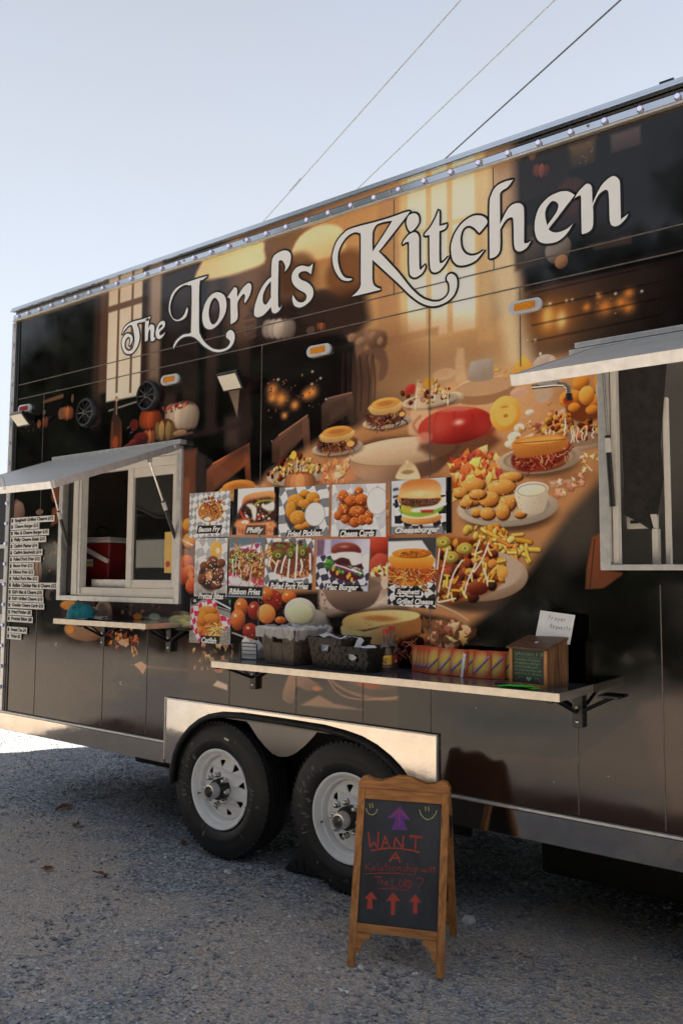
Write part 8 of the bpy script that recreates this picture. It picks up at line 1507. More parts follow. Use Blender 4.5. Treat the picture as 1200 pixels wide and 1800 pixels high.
def wheel(x):
    w_ = thing('wheel', None, None, (x, .02, .387)); w_.parent = trailer; w_.matrix_parent_inverse = WORLDP[trailer.name]
    prof = [(.215,-.20),(.30,-.225),(.355,-.218),(.380,-.195),(.389,-.16)]
    for k in range(4): prof += [(.390,-.150+k*.034),(.390,-.128+k*.034),(.381,-.126+k*.034),(.381,-.120+k*.034)]
    prof += [(.389,-.015),(.384,.004),(.372,.014),(.352,.021),(.335,.026),(.318,.0285),(.30,.030),(.292,.0335),(.278,.033),(.262,.0285),(.247,.022),(.238,.014),(.231,.004),(.215,-.01)]
    ty = MB().lathe(prof, n=72, axis='y').build('tyre', M['rubber'], w_, 28); ty.data.materials.append(M['rubber_worn'])
    for p in ty.data.polygons:
        c = p.center; r_ = math.hypot(c.x, c.z)
        if c.y < .003 and r_ < .382: p.material_index = 1
    tr = MB()
    for k in range(72):
        t = 2*math.pi*(k+.5)/72
        for dy, r_ in ((-.004, .377), (.0, .385)): pass
        Mx = Matrix.Rotation(-t, 4, 'Y'); tr.box(.372, -.012, -.010, .388, .004, .006, Mx)
    tr.build('tread_block', M['rubber'], ty)
    rimp = [(.215,-.02),(.228,.012),(.231,.020),(.226,.024),(.218,.022),(.209,.010),(.203,-.004),(.199,-.012),(.190,-.014),(.186,-.020),(.184,-.045),(.181,-.052),(.176,-.050)]
    rim = MB().lathe(rimp, n=64, axis='y').build('rim', M['wheel_white'], w_, 35)
    ring = lambda r_: [(r_*math.cos(2*math.pi*k/64), r_*math.sin(2*math.pi*k/64)) for k in range(64)]
    holes = [ring(.062)]
    for k in range(8):
        t = 2*math.pi*(k+.25)/8; f = lambda r_, a: (r_*math.cos(t+a), r_*math.sin(t+a)); h_ = [f(.152,-.15),f(.158,-.08),f(.159,.08),f(.152,.15),f(.143,.13),f(.120,.035),f(.114,0),f(.120,-.035),f(.143,-.13)]
        holes.append(h_)
    dm = stand(curve_mesh([ring(.1775)]+holes, .004), .046)
    for v in dm.vertices:
        r_ = math.hypot(v.co.x, v.co.z); v.co.y += -.026*(1-min(1, max(0, (r_-.098)/.05)))**1.0 if r_ < .15 else 0
    dm.materials.clear(); dm.materials.append(M['wheel_white']); shade(dm, 30); link('rim_disc', dm, rim)
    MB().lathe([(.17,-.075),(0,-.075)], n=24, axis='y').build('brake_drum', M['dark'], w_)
    MB().lathe([(.0615,-.03),(.0605,.030),(.052,.046),(.044,.048)], n=32, axis='y').build('hub', M['black_metal'], w_, 40)
    MB().lathe([(.044,.048),(.043,.080),(.040,.088),(.036,.087)], n=32, axis='y').build('hub_collar', M['alu'], w_, 40)
    MB().lathe([(.036,.088),(.035,.068),(.030,.067),(.028,.055),(0,.053)], n=28, axis='y').lathe([(.041,.0885),(.041,.096),(.031,.097),(.029,.07)], n=28, axis='y').build('hub_cap', M['nut'], w_, 40)
    for k in range(8):
        t = 2*math.pi*k/8; MB().lathe([(.0165,-.006),(.0165,.010),(.0125,.013),(.0125,.026),(.009,.032),(0,.033)], n=8, axis='y').build('lug_nut', M['nut'], w_, 30, loc=(.084*math.cos(t), -.021, .084*math.sin(t)))
    MB().tube([(-.185,.012,-.055),(-.172,-.018,-.05)], .0045, 6).build('valve', M['black'], w_)
    MB().box(-.018,-.0352,.300,.018,-.0335,.312, Matrix.Rotation(R(14 if x < -3 else -200), 4, 'Y')).build('balance_sticker', M['white_plastic'], w_)
    q = random.Random(int(-x*10))
    sp = MB()
    for k in range(34):
        t = q.choice([q.uniform(2.3, 3.6), q.uniform(2.3, 3.6), q.uniform(-.4, .2), q.uniform(0, 6.3)]); r_ = q.uniform(.255, .335); wd, hg = q.uniform(.003, .010), q.uniform(.010, .04); yy = -.0345 if r_ > .27 else -.031
        pts = [(r_+hg*math.cos(a)*q.uniform(.5, 1), wd*math.sin(a)*q.uniform(.5, 1)) for a in [2*math.pi*i/7 for i in range(7)]]
        pts = [(a, b_+.0) for a, b_ in pts]; P3 = [(a*math.cos(t)-b_*math.sin(t), yy-(.001 if .27 < math.hypot(a, b_) < .31 else -.004-.02*max(0, math.hypot(a, b_)-.31)/.03*.3), a*math.sin(t)+b_*math.cos(t)) for a, b_ in pts]; sp.add(P3, [tuple(range(7))])
    tag(sp.build('mud_splash', M['mud'], ty), kind='stuff')
    return w_
wheel(-3.588); wheel(-2.648)

ck = thing('wheel_chock', 'black plastic wheel chock wedged between the two trailer wheels', 'wheel chock', (-3.03, .16, 0), (0, 0, R(4)))
c_ = MB(); c_.prism([(-.13,.0),(.10,0),(.10,.05),(.05,.125),(-.02,.145),(-.10,.04)], -.06, .06)
cb = c_.build('chock_body', M['black'], ck, bevel=.006)
for k in range(3): MB().prism([(-.07+k*.05,.02),(-.035+k*.05,.02),(-.045+k*.05,.07-k*.0),(-.055+k*.05,.06)], -.066, -.0605).build('chock_rib', M['dark'], ck)

# ---------------------------------------------------------------- food photographs stuck to the wall
for food, label, q, ops, caps in POSTERS:
    A2 = np.array(q); lo, hi = A2.min(0), A2.max(0); pc = Canvas(lo[0]-.004, lo[1]-.004, hi[0]+.004, hi[1]+.004, 950, (200,200,200)).run(ops).grain(.03, 9, 5)
    pm = print_mat('menu_print_'+food.replace(' ', '_'), pc.image('menu_print_'+food.replace(' ', '_'), 1.35, .010), .22, 1.4, .0006, 6, .3)
    cx, cz = A2.mean(0); root = thing('menu_photo', label, 'menu photo', (float(cx), -.004, float(lo[1])), local=False, group='food photos on the trailer wall')
    m_ = MB().prism([tuple(q[3]), tuple(q[2]), tuple(q[1]), tuple(q[0])], -.0052, -.0022); sheet = m_.mesh('photo_sheet', pm); uv_wall(sheet, pc); link('photo_sheet', sheet, root)
    for txt, a, b_ in caps:
        (xa, za), (xb, zb) = a, b_; zm, hh = (za+zb)/2, .028 if len(caps) > 1 else .036
        desc = .0085 if any(k in txt for k in 'gypq') else 0
        fit_text('caption', txt, (xa, zm-hh/2-desc*.5), (xb, zm+hh/2), -.0062, M['lettering'], root, .040, .28)

# ---------------------------------------------------------------- price labels
pl = thing('price_list', 'column of white price labels stuck on the rear corner of the trailer', 'price list', (-5.6, -.004, 1.15), local=False)
for txt, x1, z in (('Spaghetti Grilled Cheese $12',-5.303,2.037),('Cheese Burger $12',-5.49,1.990),('Mac & Cheese Burger $15',-5.365,1.940),('Philly Cheese Steak $15',-5.398,1.889),('Catfish Platter $14',-5.495,1.842),('Catfish Sandwich $14',-5.438,1.793),('Pulled Pork Fries $12',-5.456,1.743),('Bacon Fries $12',-5.546,1.694),('Ribbon Fries $12',-5.536,1.646),('Pulled Pork Mac $12',-5.479,1.598),('Buffalo Chicken Mac & Cheese $12',-5.211-.03,1.549),("Kid's Mac & Cheese $10",-5.414,1.499),("Kid's Grilled Cheese $10",-5.405,1.449),('Cheddar Cheese Curds $10',-5.394,1.400),('Fried Pickles $8',-5.549,1.348),('Pretzel Bites $8',-5.533,1.298),('Sweet Tea $4',-5.603,1.216),('Water $2',-5.676,1.168)):
    s_ = MB().box(-5.87, -.0095, z-.0222, x1, -.0073, z+.0222).build('price_label', M['label_white'], pl)
    fit_text('lettering', txt, (-5.815, z-(.017 if any(k in txt for k in 'gypq&') else .0135)), (x1-.012, z+.0165), -.0101, M['ink'], s_, .06, 0)
    MB().box(-5.862, -.0101, z-.013, -5.838, -.0096, z+.014).build('bullet', M['ink'], s_)

# ---------------------------------------------------------------- things on the right counter
def crumple(mb, cx, cy, cz, sx, sy, amp, n, seed, M_=None):
    q = random.Random(seed); V = []
    for j in range(n+1):
        for i in range(n+1):
            V.append((cx+sx*(i/n-.5)+q.uniform(-.3, .3)*sx/n, cy+sy*(j/n-.5)+q.uniform(-.3, .3)*sy/n, cz+q.uniform(-amp, amp)))
    if M_ is not None: V = [M_ @ Vector(v) for v in V]
    mb.add(V, [(j*(n+1)+i, j*(n+1)+i+1, (j+1)*(n+1)+i+1, (j+1)*(n+1)+i) for j in range(n) for i in range(n)])
nh = thing('napkin_holder', 'small black wire napkin holder with white napkins at the left end of the counter', 'napkin holder', (-3.175, -.165, ZR), (0, 0, R(8)))
f_ = MB()
for y in (-.035, .035):
    f_.tube([(-.055,y,.004),(-.055,y,.085),(-.048,y,.09),(.048,y,.09),(.055,y,.085),(.055,y,.004)], .003, 6)
    for z in (.03, .05, .07): f_.tube([(-.055,y,z),(.055,y,z)], .002, 6)
for x in (-.055, .055): f_.tube([(x,-.035,.004),(x,.035,.004)], .003, 6)
f_.build('wire_frame', M['black_metal'], nh, 50)
k_ = MB()
for i in range(7):
    y = -.026+i*.0085; k_.prism([(-.05+.002*i,.006),(.05,.006),(.052,.05+.004*i),(.02,.085+.003*i),(-.03-.002*i,.125-.006*i),(-.052,.10)], y, y+.005)
k_.build('napkins', M['paper'], nh)

def basket(name, label, loc, rz, w_, d_, h_, m, hole, flare=.02):
    t = thing(name, label, 'basket', loc, (0, 0, rz), 'baskets on the right counter')
    def panel(W_, hole_):
        c = [[(-W_/2+flare, 0), (W_/2-flare, 0), (W_/2, h_), (-W_/2, h_)]]
        if hole_: c.append([(-.038, h_-.065), (.038, h_-.065), (.034, h_-.03), (-.034, h_-.03)])
        return stand(curve_mesh(c, .004), 0)
    lean = math.atan2(flare, h_)
    for k, (W_, off, ang) in enumerate(((w_, d_/2, 0), (w_, d_/2, math.pi), (d_, w_/2, math.pi/2), (d_, w_/2, -math.pi/2))):
        me_ = panel(W_, hole and k < 2); me_.materials.clear(); me_.materials.append(m)
        q = Matrix.Rotation(ang, 4, 'Z') @ Matrix.Translation((0, -off+flare, .003)) @ Matrix.Rotation(lean, 4, 'X'); me_.transform(q); link('side', me_, t)
        st = MB(); rows = int(h_/.016); cols = max(4, int(W_/.022))
        for r_ in range(rows):
            z = .008+r_*.016; ww = W_-2*flare*(1-z/h_)
            if hole and k < 2 and h_-.07 < z < h_-.02: spans = ((-ww/2, -.042), (.042, ww/2))
            else: spans = ((-ww/2, ww/2),)
            for a, b_ in spans:
                nn = max(1, int((b_-a)/.022))
                for i in range(nn):
                    if (i+r_) % 2: continue
                    xa, xb = a+(b_-a)*i/nn, a+(b_-a)*(i+1)/nn; st.box(xa+.001, -.0085, z+.001, xb-.001, -.0042, z+.0145, q)
        if m is not M['basket_brown']: tag(st.build('weave', m, t), kind='stuff')
        else:
            s3 = MB()
            for xx in (-W_*.22, W_*.12): s3.box(xx-.0015, -.0055, .02, xx+.0015, -.0041, h_*.62, q)
            s3.box(-W_/2+flare, -.006, h_*.62, W_/2-flare, -.0041, h_*.64, q); s3.build('stitched_seam', M['basket_dark'], t)
    MB().box(-w_/2+flare, -d_/2+flare, .002, w_/2-flare, d_/2-flare, .008).build('bottom', m, t)
    rm = MB(); rw, rd = w_/2, d_/2
    rm.tube([(-rw,-rd,h_),(rw,-rd,h_),(rw,rd,h_),(-rw,rd,h_),(-rw,-rd,h_)], .007, 6, False); rm.build('rim', m, t, 60)
    return t
ba = R(-6)
basket('basket', 'largest brown fabric basket, lined with a crumpled clear plastic bag', (-2.888, -.158, ZR), ba, .255, .225, .172, M['basket_brown'], True, .018)
basket('basket', 'dark woven basket holding blue and white packets, between the other two baskets', (-2.575, -.165, ZR), ba, .225, .215, .145, M['basket_dark'], True, .02)
basket('basket', 'smallest black woven basket, next to the hot sauce bottles', (-2.388, -.205, ZR), ba, .205, .185, .112, M['basket_black'], True, .02)
lb = MB(); q = random.Random(4)
for a, b_, c_, d_ in ((-.15,-.13,.15,-.13),(.15,-.13,.15,.13),(.15,.13,-.15,.13),(-.15,.13,-.15,-.13)):
    N_ = 12; V = []
    for j in range(4):
        for i in range(N_+1):
            t = i/N_; s_ = [.96, 1.0, .97, .90][j]; V.append(((a+(c_-a)*t)*s_+q.uniform(-.008,.008), (b_+(d_-b_)*t)*s_+q.uniform(-.008,.008), .172+[-.022-.02*q.random(), .012, .022, .005][j]+q.uniform(-.009,.009)))
    lb.add(V, [(j*(N_+1)+i, j*(N_+1)+i+1, (j+1)*(N_+1)+i+1, (j+1)*(N_+1)+i) for j in range(3) for i in range(N_)])
crumple(lb, 0, 0, .180, .27, .23, .014, 9, 5)
tag(lb.build('plastic_bag', M['film'], None, loc=(-2.888, -.158, ZR), rot=(0, 0, ba)), 'crumpled clear plastic bag lining the largest basket', 'plastic bag')
def packet(loc, rot, w_, h_, m, label, grp=None):
    k = MB(); crumple(k, 0, 0, 0, w_, h_, .0035, 4, int(loc[0]*-1000)); crumple(k, 0, 0, -.004, w_*.98, h_*.98, .0015, 4, int(loc[0]*-700))
    tag(k.build('packet', m, None, loc=loc, rot=rot), label, 'packet', grp)
pk = 'packets heaped in the dark woven basket'; q = random.Random(11)
for i in range(7): packet((-2.65+i*.026, -.17+q.uniform(-.06,.07), ZR+.142+q.uniform(0,.018)), (q.uniform(-.5,.5), q.uniform(-.5,.5), q.uniform(0,3)), .075, .055, M['paper_blue'] if i % 2 else M['paper'], 'one of the blue and white packets heaped in the dark woven basket', pk)
packet((-2.62, -.245, ZR+.098), (R(70), 0, R(-6)), .075, .05, M['paper_blue'], 'blue and white packet showing through the handle hole of the dark woven basket')
packet((-2.43, -.21, ZR+.118), (R(62), R(24), R(10)), .03, .075, M['paper'], 'white packet sticking up out of the smallest black basket')
packet((-2.37, -.20, ZR+.108), (R(30), R(-8), R(40)), .07, .04, M['paper'], 'white packet lying flat in the smallest black basket beside the upright one')
packet((-2.42, -.272, ZR+.068), (R(74), R(30), R(-6)), .05, .03, M['paper'], 'white packet seen in the handle hole of the smallest black basket')

def bottle(loc, label, lab, cap_m, hi):
    t = thing('sauce_bottle', label, 'sauce bottle', loc, (0, 0, R(32)), 'hot sauce bottles on the counter')
    s_ = hi/.196; t.scale = (1.14, 1.14, 1)
    P_ = [(0,0),(.026,0),(.029,.004),(.029,.092),(.026,.108),(.018,.126),(.0125,.14),(.0105,.17),(.0105,.182)]
    MB().lathe([(r_, z*s_) for r_, z in P_], n=28).build('bottle_glass', M['glass_b'], t, 40)
    MB().lathe([(0,.003),(.0262,.004),(.0272,.008),(.0272,.088),(.024,.106),(.012,.118),(0,.118)] if lab == 'y' else [(0,.003),(.027,.005),(.027,.085),(0,.086)], n=24).build('sauce', M['sauce'], t, 40)
    MB().lathe([(.0125,.176*s_),(.0125,.198*s_),(.010,.2*s_),(0,.2*s_)], n=20).build('bottle_cap', cap_m, t, 40)
    r0 = .0296; an = [R(-160+k*10) for k in range(15)]
    def band(name, z0, z1, m, r_, a0=0, a1=15):
        b_ = MB(); A3 = an[a0:a1]; b_.add([(r_*math.cos(a), r_*math.sin(a), z) for z in (z0, z1) for a in A3], [(i, i+1, len(A3)+i+1, len(A3)+i) for i in range(len(A3)-1)]); return b_.build(name, m, lbo if name != 'label_paper' else t, 60)
    if lab == 'y':
        lbo = band('label_paper', .022, .078, M['label_yellow'], r0); band('label_band', .024, .031, M['label_blue'], r0+.0004); band('label_band', .0315, .035, M['label_red'], r0+.0004)
        band('label_mark', .040, .050, M['label_red'], r0+.0005, 6, 9); band('label_mark', .060, .064, M['label_blue'], r0+.0005, 4, 11); band('label_mark', .054, .057, M['label_blue'], r0+.0005, 5, 10)
    else:
        lbo = band('label_paper', .020, .080, M['label_black'], r0); band('label_mark', .030, .066, M['label_red'], r0+.0005, 8, 14); band('label_mark', .034, .046, M['white_plastic'], r0+.0008, 10, 13)
bottle((-2.297, -.165, ZR), 'front hot sauce bottle with a yellow label and red cap', 'y', M['cap_red'], .196)
bottle((-2.342, -.045, ZR), 'rear hot sauce bottle with a dark red label, half hidden by the yellow one', 'd', M['cap_red'], .205)

# row of gospel booklets leaning on each other
cov = bpy.data.materials.new('booklet_cover'); cov.use_nodes = True; n, l = cov.node_tree.nodes, cov.node_tree.links; b = n['Principled BSDF']; b.inputs['Roughness'].default_value = .35
t = n.new('ShaderNodeTexCoord'); mp_ = n.new('ShaderNodeMapping'); mp_.inputs['Location'].default_value = (0, 0, -.0625); mp_.inputs['Scale'].default_value = (1.25, 0, .9)
ln = n.new('ShaderNodeVectorMath'); ln.operation = 'LENGTH'; l.new(t.outputs['Object'], mp_.inputs['Vector']); 
mp_.vector_type = 'POINT'; mp_.inputs['Location'].default_value = (.004, 0, -.056); l.new(mp_.outputs['Vector'], ln.inputs[0])
mr_ = n.new('ShaderNodeMapRange'); mr_.inputs['From Min'].default_value = .016; mr_.inputs['From Max'].default_value = .066; l.new(ln.outputs['Value'], mr_.inputs['Value'])
nzz = n.new('ShaderNodeTexNoise'); nzz.inputs['Scale'].default_value = 40; l.new(t.outputs['Object'], nzz.inputs['Vector']); am = n.new('ShaderNodeMath'); am.operation = 'MULTIPLY_ADD'; l.new(nzz.outputs['Fac'], am.inputs[0]); am.inputs[1].default_value = .3; l.new(mr_.outputs['Result'], am.inputs[2])
cr_ = n.new('ShaderNodeValToRGB'); e_ = cr_.color_ramp.elements
for k in range(2): e_.new(.5)
for q_, (p_, k_) in zip(e_, ((.12,(.85,.62,.03)),(.42,(.72,.48,.16)),(.72,(.62,.26,.08)),(1.0,(.50,.07,.03)))): q_.position = p_; q_.color = (*k_, 1)
l.new(am.outputs[0], cr_.inputs['Fac']); l.new(cr_.outputs['Color'], b.inputs['Base Color'])
W_, H_ = .088, .123
rr = lambda w2, h2, r_: [(x+r_*math.cos(a), z+r_*math.sin(a)) for x, z, a0 in ((w2-r_, r_, -90), (w2-r_, h2-r_, 0), (-w2+r_, h2-r_, 90), (-w2+r_, r_, 180)) for a in [R(a0+k*30) for k in range(4)]]
cover_me = MB().prism(rr(W_/2, H_, .008), -.0045, -.0035).prism(rr(W_/2, H_, .008), .0035, .0045).mesh('cover', cov); pages_me = MB().prism(rr(W_/2-.0015, H_-.002, .007), -.0033, .0033).mesh('pages', M['paper'])
tm = text_mesh('Relationship', .012, .2); nn = len(tm.vertices); a = np.empty(nn*3); tm.vertices.foreach_get('co', a); a = a.reshape(-1, 3); lo, hi = a.min(0), a.max(0)
u, v = (a[:, 0]-lo[0])/(hi[0]-lo[0])-.5, (a[:, 1]-lo[1])/(hi[1]-lo[1])-.5; L_, T_ = .098, .013; an_ = R(47)
def diag(dx, dz, y): return np.stack([u*L_*math.cos(an_)-v*T_*math.sin(an_)+dx, np.full(nn, y), u*L_*math.sin(an_)+v*T_*math.cos(an_)+H_/2+dz], 1)
tm.vertices.foreach_set('co', diag(-.003, .002, -.0064).ravel()); tm.update(); tm.materials.clear(); tm.materials.append(M['lavender'])
bandm = MB().add([(x, -.0056, z+H_/2) for x, z in [(-.040,-.040),(-.034,-.046),(.037,.030),(.031,.036)]], [(0,1,2,3)]).mesh('title_band', M['purple_ink'])
bk = None
where = ['leftmost booklet of the row, next to the hot sauce bottles', 'second booklet of the row, nearly hidden behind the third', 'third booklet of the row, its sun emblem half covered', 'fourth booklet of the row, half covered by a full booklet', 'first fully visible booklet of the row', 'booklet left of the one with white pages showing', 'booklet with white pages showing at its right edge', 'booklet just right of the one with white pages showing', 'largest looking booklet, third left of the prayer box', 'booklet second left of the prayer box', 'booklet half hidden behind the prayer box']
for i, (x, y) in enumerate(((-2.165,-.060),(-2.140,-.070),(-2.110,-.082),(-2.085,-.095),(-2.052,-.112),(-1.985,-.120),(-1.918,-.128),(-1.868,-.115),(-1.800,-.128),(-1.742,-.112),(-1.690,-.085))):
    lab_ = 'red and yellow '+where[i]
    if bk is None:
        bk = thing('booklet', lab_, 'booklet', (0,0,0), group='row of red and yellow booklets'); co_ = link('cover', cover_me, bk); link('pages', pages_me, bk); link('title_band', bandm, co_); link('title', tm, co_); o = bk
    else: o = copy_tree(bk); o['label'] = lab_
    o.location = (x, y, ZR+.001); o.rotation_euler = (R(-9-(i % 3)), R((-3, 2, -1, 0, 1.5)[i % 5]), R(8+(i*7 % 5)*2))
pgs = MB().prism([(-.006,0),(.006,.0),(.010,.105),(-.002,.108)], -.001, .001).build('loose_leaf', M['paper'], None, loc=(-1.888, -.155, ZR+.001), rot=(R(-10), R(3), R(12))); tag(pgs, 'narrow white card standing in front of the booklet row', 'card')

# prayer request box, its card, the papers and pen
pb = thing('prayer_box', 'burnt wood prayer request box with a slanted lid and chalkboard front', 'prayer box', (-1.527, -.2335, ZR), (0, 0, R(-10)))
w2, dp, hf, hb = .0945, .155, .152, .192
MB().add([(w2-.012,0,0),(w2,0,0),(w2,dp,0),(w2-.012,dp,0),(w2-.012,0,hf),(w2,0,hf),(w2,dp,hb),(w2-.012,dp,hb)], [(3,2,1,0),(4,5,6,7),(0,1,5,4),(1,2,6,5),(2,3,7,6),(3,0,4,7)]).build('side_panel', M['burnt'], pb, bevel=.001)
MB().add([(-w2,0,0),(-w2+.012,0,0),(-w2+.012,dp,0),(-w2,dp,0),(-w2,0,hf),(-w2+.012,0,hf),(-w2+.012,dp,hb),(-w2,dp,hb)], [(3,2,1,0),(4,5,6,7),(0,1,5,4),(1,2,6,5),(2,3,7,6),(3,0,4,7)]).build('side_panel', M['burnt'], pb, bevel=.001)
MB().box(-w2+.0122, dp-.012, 0, w2-.0122, dp, hb-.002).build('back_panel', M['burnt'], pb); MB().box(-w2+.0122, .006, .0, w2-.0122, dp-.0122, .01).build('base', M['burnt'], pb)
sl = Matrix.Translation((0, -.006, hf+.0005)) @ Matrix.Rotation(math.atan2(hb-hf, dp), 4, 'X')
MB().box(-w2-.006, -.006, 0, w2+.006, dp+.008, .009, sl).build('lid', M['burnt_lid'], pb, bevel=.0015)
MB().lathe([(.011,.0),(.011,.004),(.008,.006),(.006,.0045),(0,.0045)], Matrix.Translation((.008, .055, hf+.024)) @ Matrix.Rotation(math.atan2(hb-hf, dp), 4, 'X'), n=20).build('lock', M['nut'], pb, 40)
MB().box(-w2+.0125, .004, .008, w2-.0125, .010, hf-.003).build('chalkboard', M['slate'], pb)
MB().box(-w2+.0005,-.004,.0,-w2+.0155,.0035,hf-.002).box(w2-.0155,-.004,.0,w2-.0005,.0035,hf-.002).box(-w2+.016,-.004,.0,w2-.016,.0035,.010).build('front_trim', M['oak'], pb, bevel=.001)
ht = MB(); hand_text(ht, 'Ephesians 6:18', -.072, .126, .0155, .0019, .0036, .68)
ribbon(ht, [(-.070,.1185),(.068,.119)], .0008, .0036, .2)
for k, s_ in enumerate(('Praying always with all prayer', 'and supplication in the Spirit', 'and watching thereunto', 'with all perseverance and', 'supplication for all saints')): hand_text(ht, s_, -.073, .104-k*.0145, .0098, .0011, .0036, .46 if k < 2 else .54)
hand_text(ht, '', 0, 0, .01, .001, .0036)
ribbon(ht, [(-.072,.028),(-.066,.022),(-.056,.026),(-.045,.034),(-.034,.036),(-.028,.032)], .0016, .0036, .2); ribbon(ht, [(.072,.016),(.066,.014),(.056,.026),(.045,.034),(.034,.036),(.028,.032)], .0016, .0036, .2)
ht.build('chalk_writing', M['chalk_green'], pb)
MB().add([(x, .0036, z) for x, z in [(0,.018),(.012,.030),(.011,.036),(.006,.038),(0,.034),(-.006,.038),(-.011,.036),(-.012,.030)]], [(0,1,2,3,4,5,6,7)]).build('chalk_heart', M['chalk_green'], pb)
cd = thing('prayer_card', 'white card with pencilled words standing in the slot on top of the prayer box', 'card', (-1.478, -.098, ZR+.178), (R(-14), R(5), R(-6)))
MB().box(-.083, -.0008, 0, .083, .0008, .128).build('card_sheet', M['paper'], cd)
ct = MB(); hand_text(ct, 'Prayer', -.038, .093, .020, .0018, -.0014, .66); hand_text(ct, 'Requests', -.022, .058, .018, .0018, -.0014, .62); ct.build('writing', M['pencil'], cd)
for i, (x, y, a, lb_) in enumerate(((-1.535,-.312,-6,'topmost neon green paper slip in front of the prayer box'), (-1.50,-.300,-22,'neon green paper slip fanned out beneath the topmost one'), (-1.56,-.305,10,'lowest neon green paper slip, its left tip sticking out'))):
    k = MB(); crumple(k, 0, 0, 0, .13, .05, .0009, 4, i); tag(k.build('paper_slip', M['neon'], None, loc=(x, y, ZR+.0085-.003*i), rot=(0, R((-2, 1, 0)[i]), R(a))), lb_, 'paper slip', 'neon green slips')
pn = thing('pen', 'black pen lying in front of the prayer box on the counter', 'pen', (-1.60, -.262, ZR+.005), (0, 0, R(-8)))
MB().tube([(-.07,0,0),(.045,0,0)], .0045, 10).build('pen_barrel', M['black'], pn, 40); MB().tube([(.0452,0,0),(.062,0,0),(.068,0,0)], [.0042,.003,.0008], 10).build('pen_tip', M['label_blue'], pn, 40); MB().box(-.065,-.001,.0045,-.03,.001,.0065).build('pen_clip', M['black_metal'], pn)

# ---------------------------------------------------------------- things on the left counter
cp = thing('cap', 'teal cloth cap with black lettering lying on the left counter', 'cap', (-4.735, -.165, ZL), (0, 0, R(28)))
cm = MB(); prof = []
for k in range(11):
    t_ = k/10*math.pi/2; prof.append((.088*math.cos(t_)**.55 if k < 10 else .0, .098*math.sin(t_)**.9))
cm.lathe([(.088,0)]+prof, n=36); cm.build('crown', M['teal'], cp, 60)
MB().lathe([(0,.104),(.006,.102),(.008,.097)], n=12).build('button', M['teal_dark'], cp, 50)
br = MB(); V = []
for j in range(4):
    for i in range(13):
        a_ = R(10+160*i/12); r_ = .080+.062*j/3*math.sin(a_)**.8; V.append((r_*math.cos(a_), r_*math.sin(a_), .012+.012*j/3+.03*j/3*math.sin(a_)))
br.add(V, [(j*13+i, j*13+i+1, (j+1)*13+i+1, (j+1)*13+i) for j in range(3) for i in range(12)]); br.build('brim', M['teal_dark'], cp, 60)
cw = MB(); hand_text(cw, 'REALLY', -.030, .068, .0135, .0022, 0, .72); hand_text(cw, 'IS THE ONLY', -.045, .048, .0115, .0014, 0, .62); hand_text(cw, 'TO YOUR LIFE', -.045, .030, .0115, .0014, 0, .62); hand_text(cw, 'TRULY', -.026, .012, .0125, .0022, 0, .72)
nv = []
for x, y, z in cw.v:
    t_ = math.asin(min(1, (max(0, z)/.098)**(1/.9))); r_ = .088*max(.05, math.cos(t_))**.55+.0016; a_ = x/.088-math.pi/2; nv.append((r_*math.cos(a_), r_*math.sin(a_), z))
cw.v = nv; cw.build('stitched_lettering', M['ink'], cp)
pp = thing('pen', 'small upright teal-topped pen behind the teal cap', 'pen', (-4.83, -.10, ZL), (R(-8), R(-22), 0))
MB().tube([(0,0,0),(0,0,.10)], .006, 8).build('pen_barrel', M['pink'], pp, 40); MB().box(-.022,-.006,.10,.024,.006,.128, Matrix.Rotation(R(-12), 4, 'Y')).build('pen_topper', M['teal_dark'], pp, bevel=.004)
k = MB(); V = []
for j in range(3):
    for i in range(9): V.append((-.13+.26*i/8, -.07+.07*j, .002+.010*max(0, (i-4)/4)**2*(1+j*.4)+.004*math.sin(i*1.4+j)))
k.add(V, [(j*9+i, j*9+i+1, (j+1)*9+i+1, (j+1)*9+i) for j in range(2) for i in range(8)]); tag(k.build('paper_sheet', M['paper_blue'], None, 60, loc=(-4.60, -.165, ZL+.003), rot=(0, 0, R(8))), 'curling white paper sheet lying beside the teal cap', 'paper sheet')
co = thing('cooler', 'red cooler with a white lid seen through the left serving window', 'cooler', (-5.19, .33, 1.552), (0, 0, R(10)))
cbx = [(-.185,-.13,0),(.185,-.13,0),(.185,.13,0),(-.185,.13,0),(-.205,-.145,.31),(.205,-.145,.31),(.205,.145,.31),(-.205,.145,.31)]
MB().hexa(cbx).build('cooler_body', M['cooler_red'], co, bevel=.014)
MB().box(-.21,-.15,.312,.21,.15,.335).box(-.19,-.135,.336,.19,.135,.352).build('cooler_lid', M['white_plastic'], co, bevel=.006)
MB().box(-.20,-.012,-.016,.20,.012,.016, Matrix.Translation((.03,-.165,.25)) @ Matrix.Rotation(R(22), 4, 'Y')).build('carry_handle', M['white_plastic'], co, bevel=.006)
cl = MB().box(-.06,-.150,.13,.06,-.1455,.20, Matrix.Rotation(R(0), 4, 'X')).build('cooler_label', M['label_blue'], co); MB().box(-.055,-.1535,.172,.055,-.1505,.192).build('label_stripe', M['white_plastic'], cl); MB().box(.0,-.1535,.140,.055,-.1505,.166).build('label_stripe', M['label_yellow'], cl)
MB().tube([(-.07,0,.35),(-.06,0,.42),(0,0,.44),(.06,0,.42),(.07,0,.35)], .01, 8).build('top_handle', M['black'], co, 50)

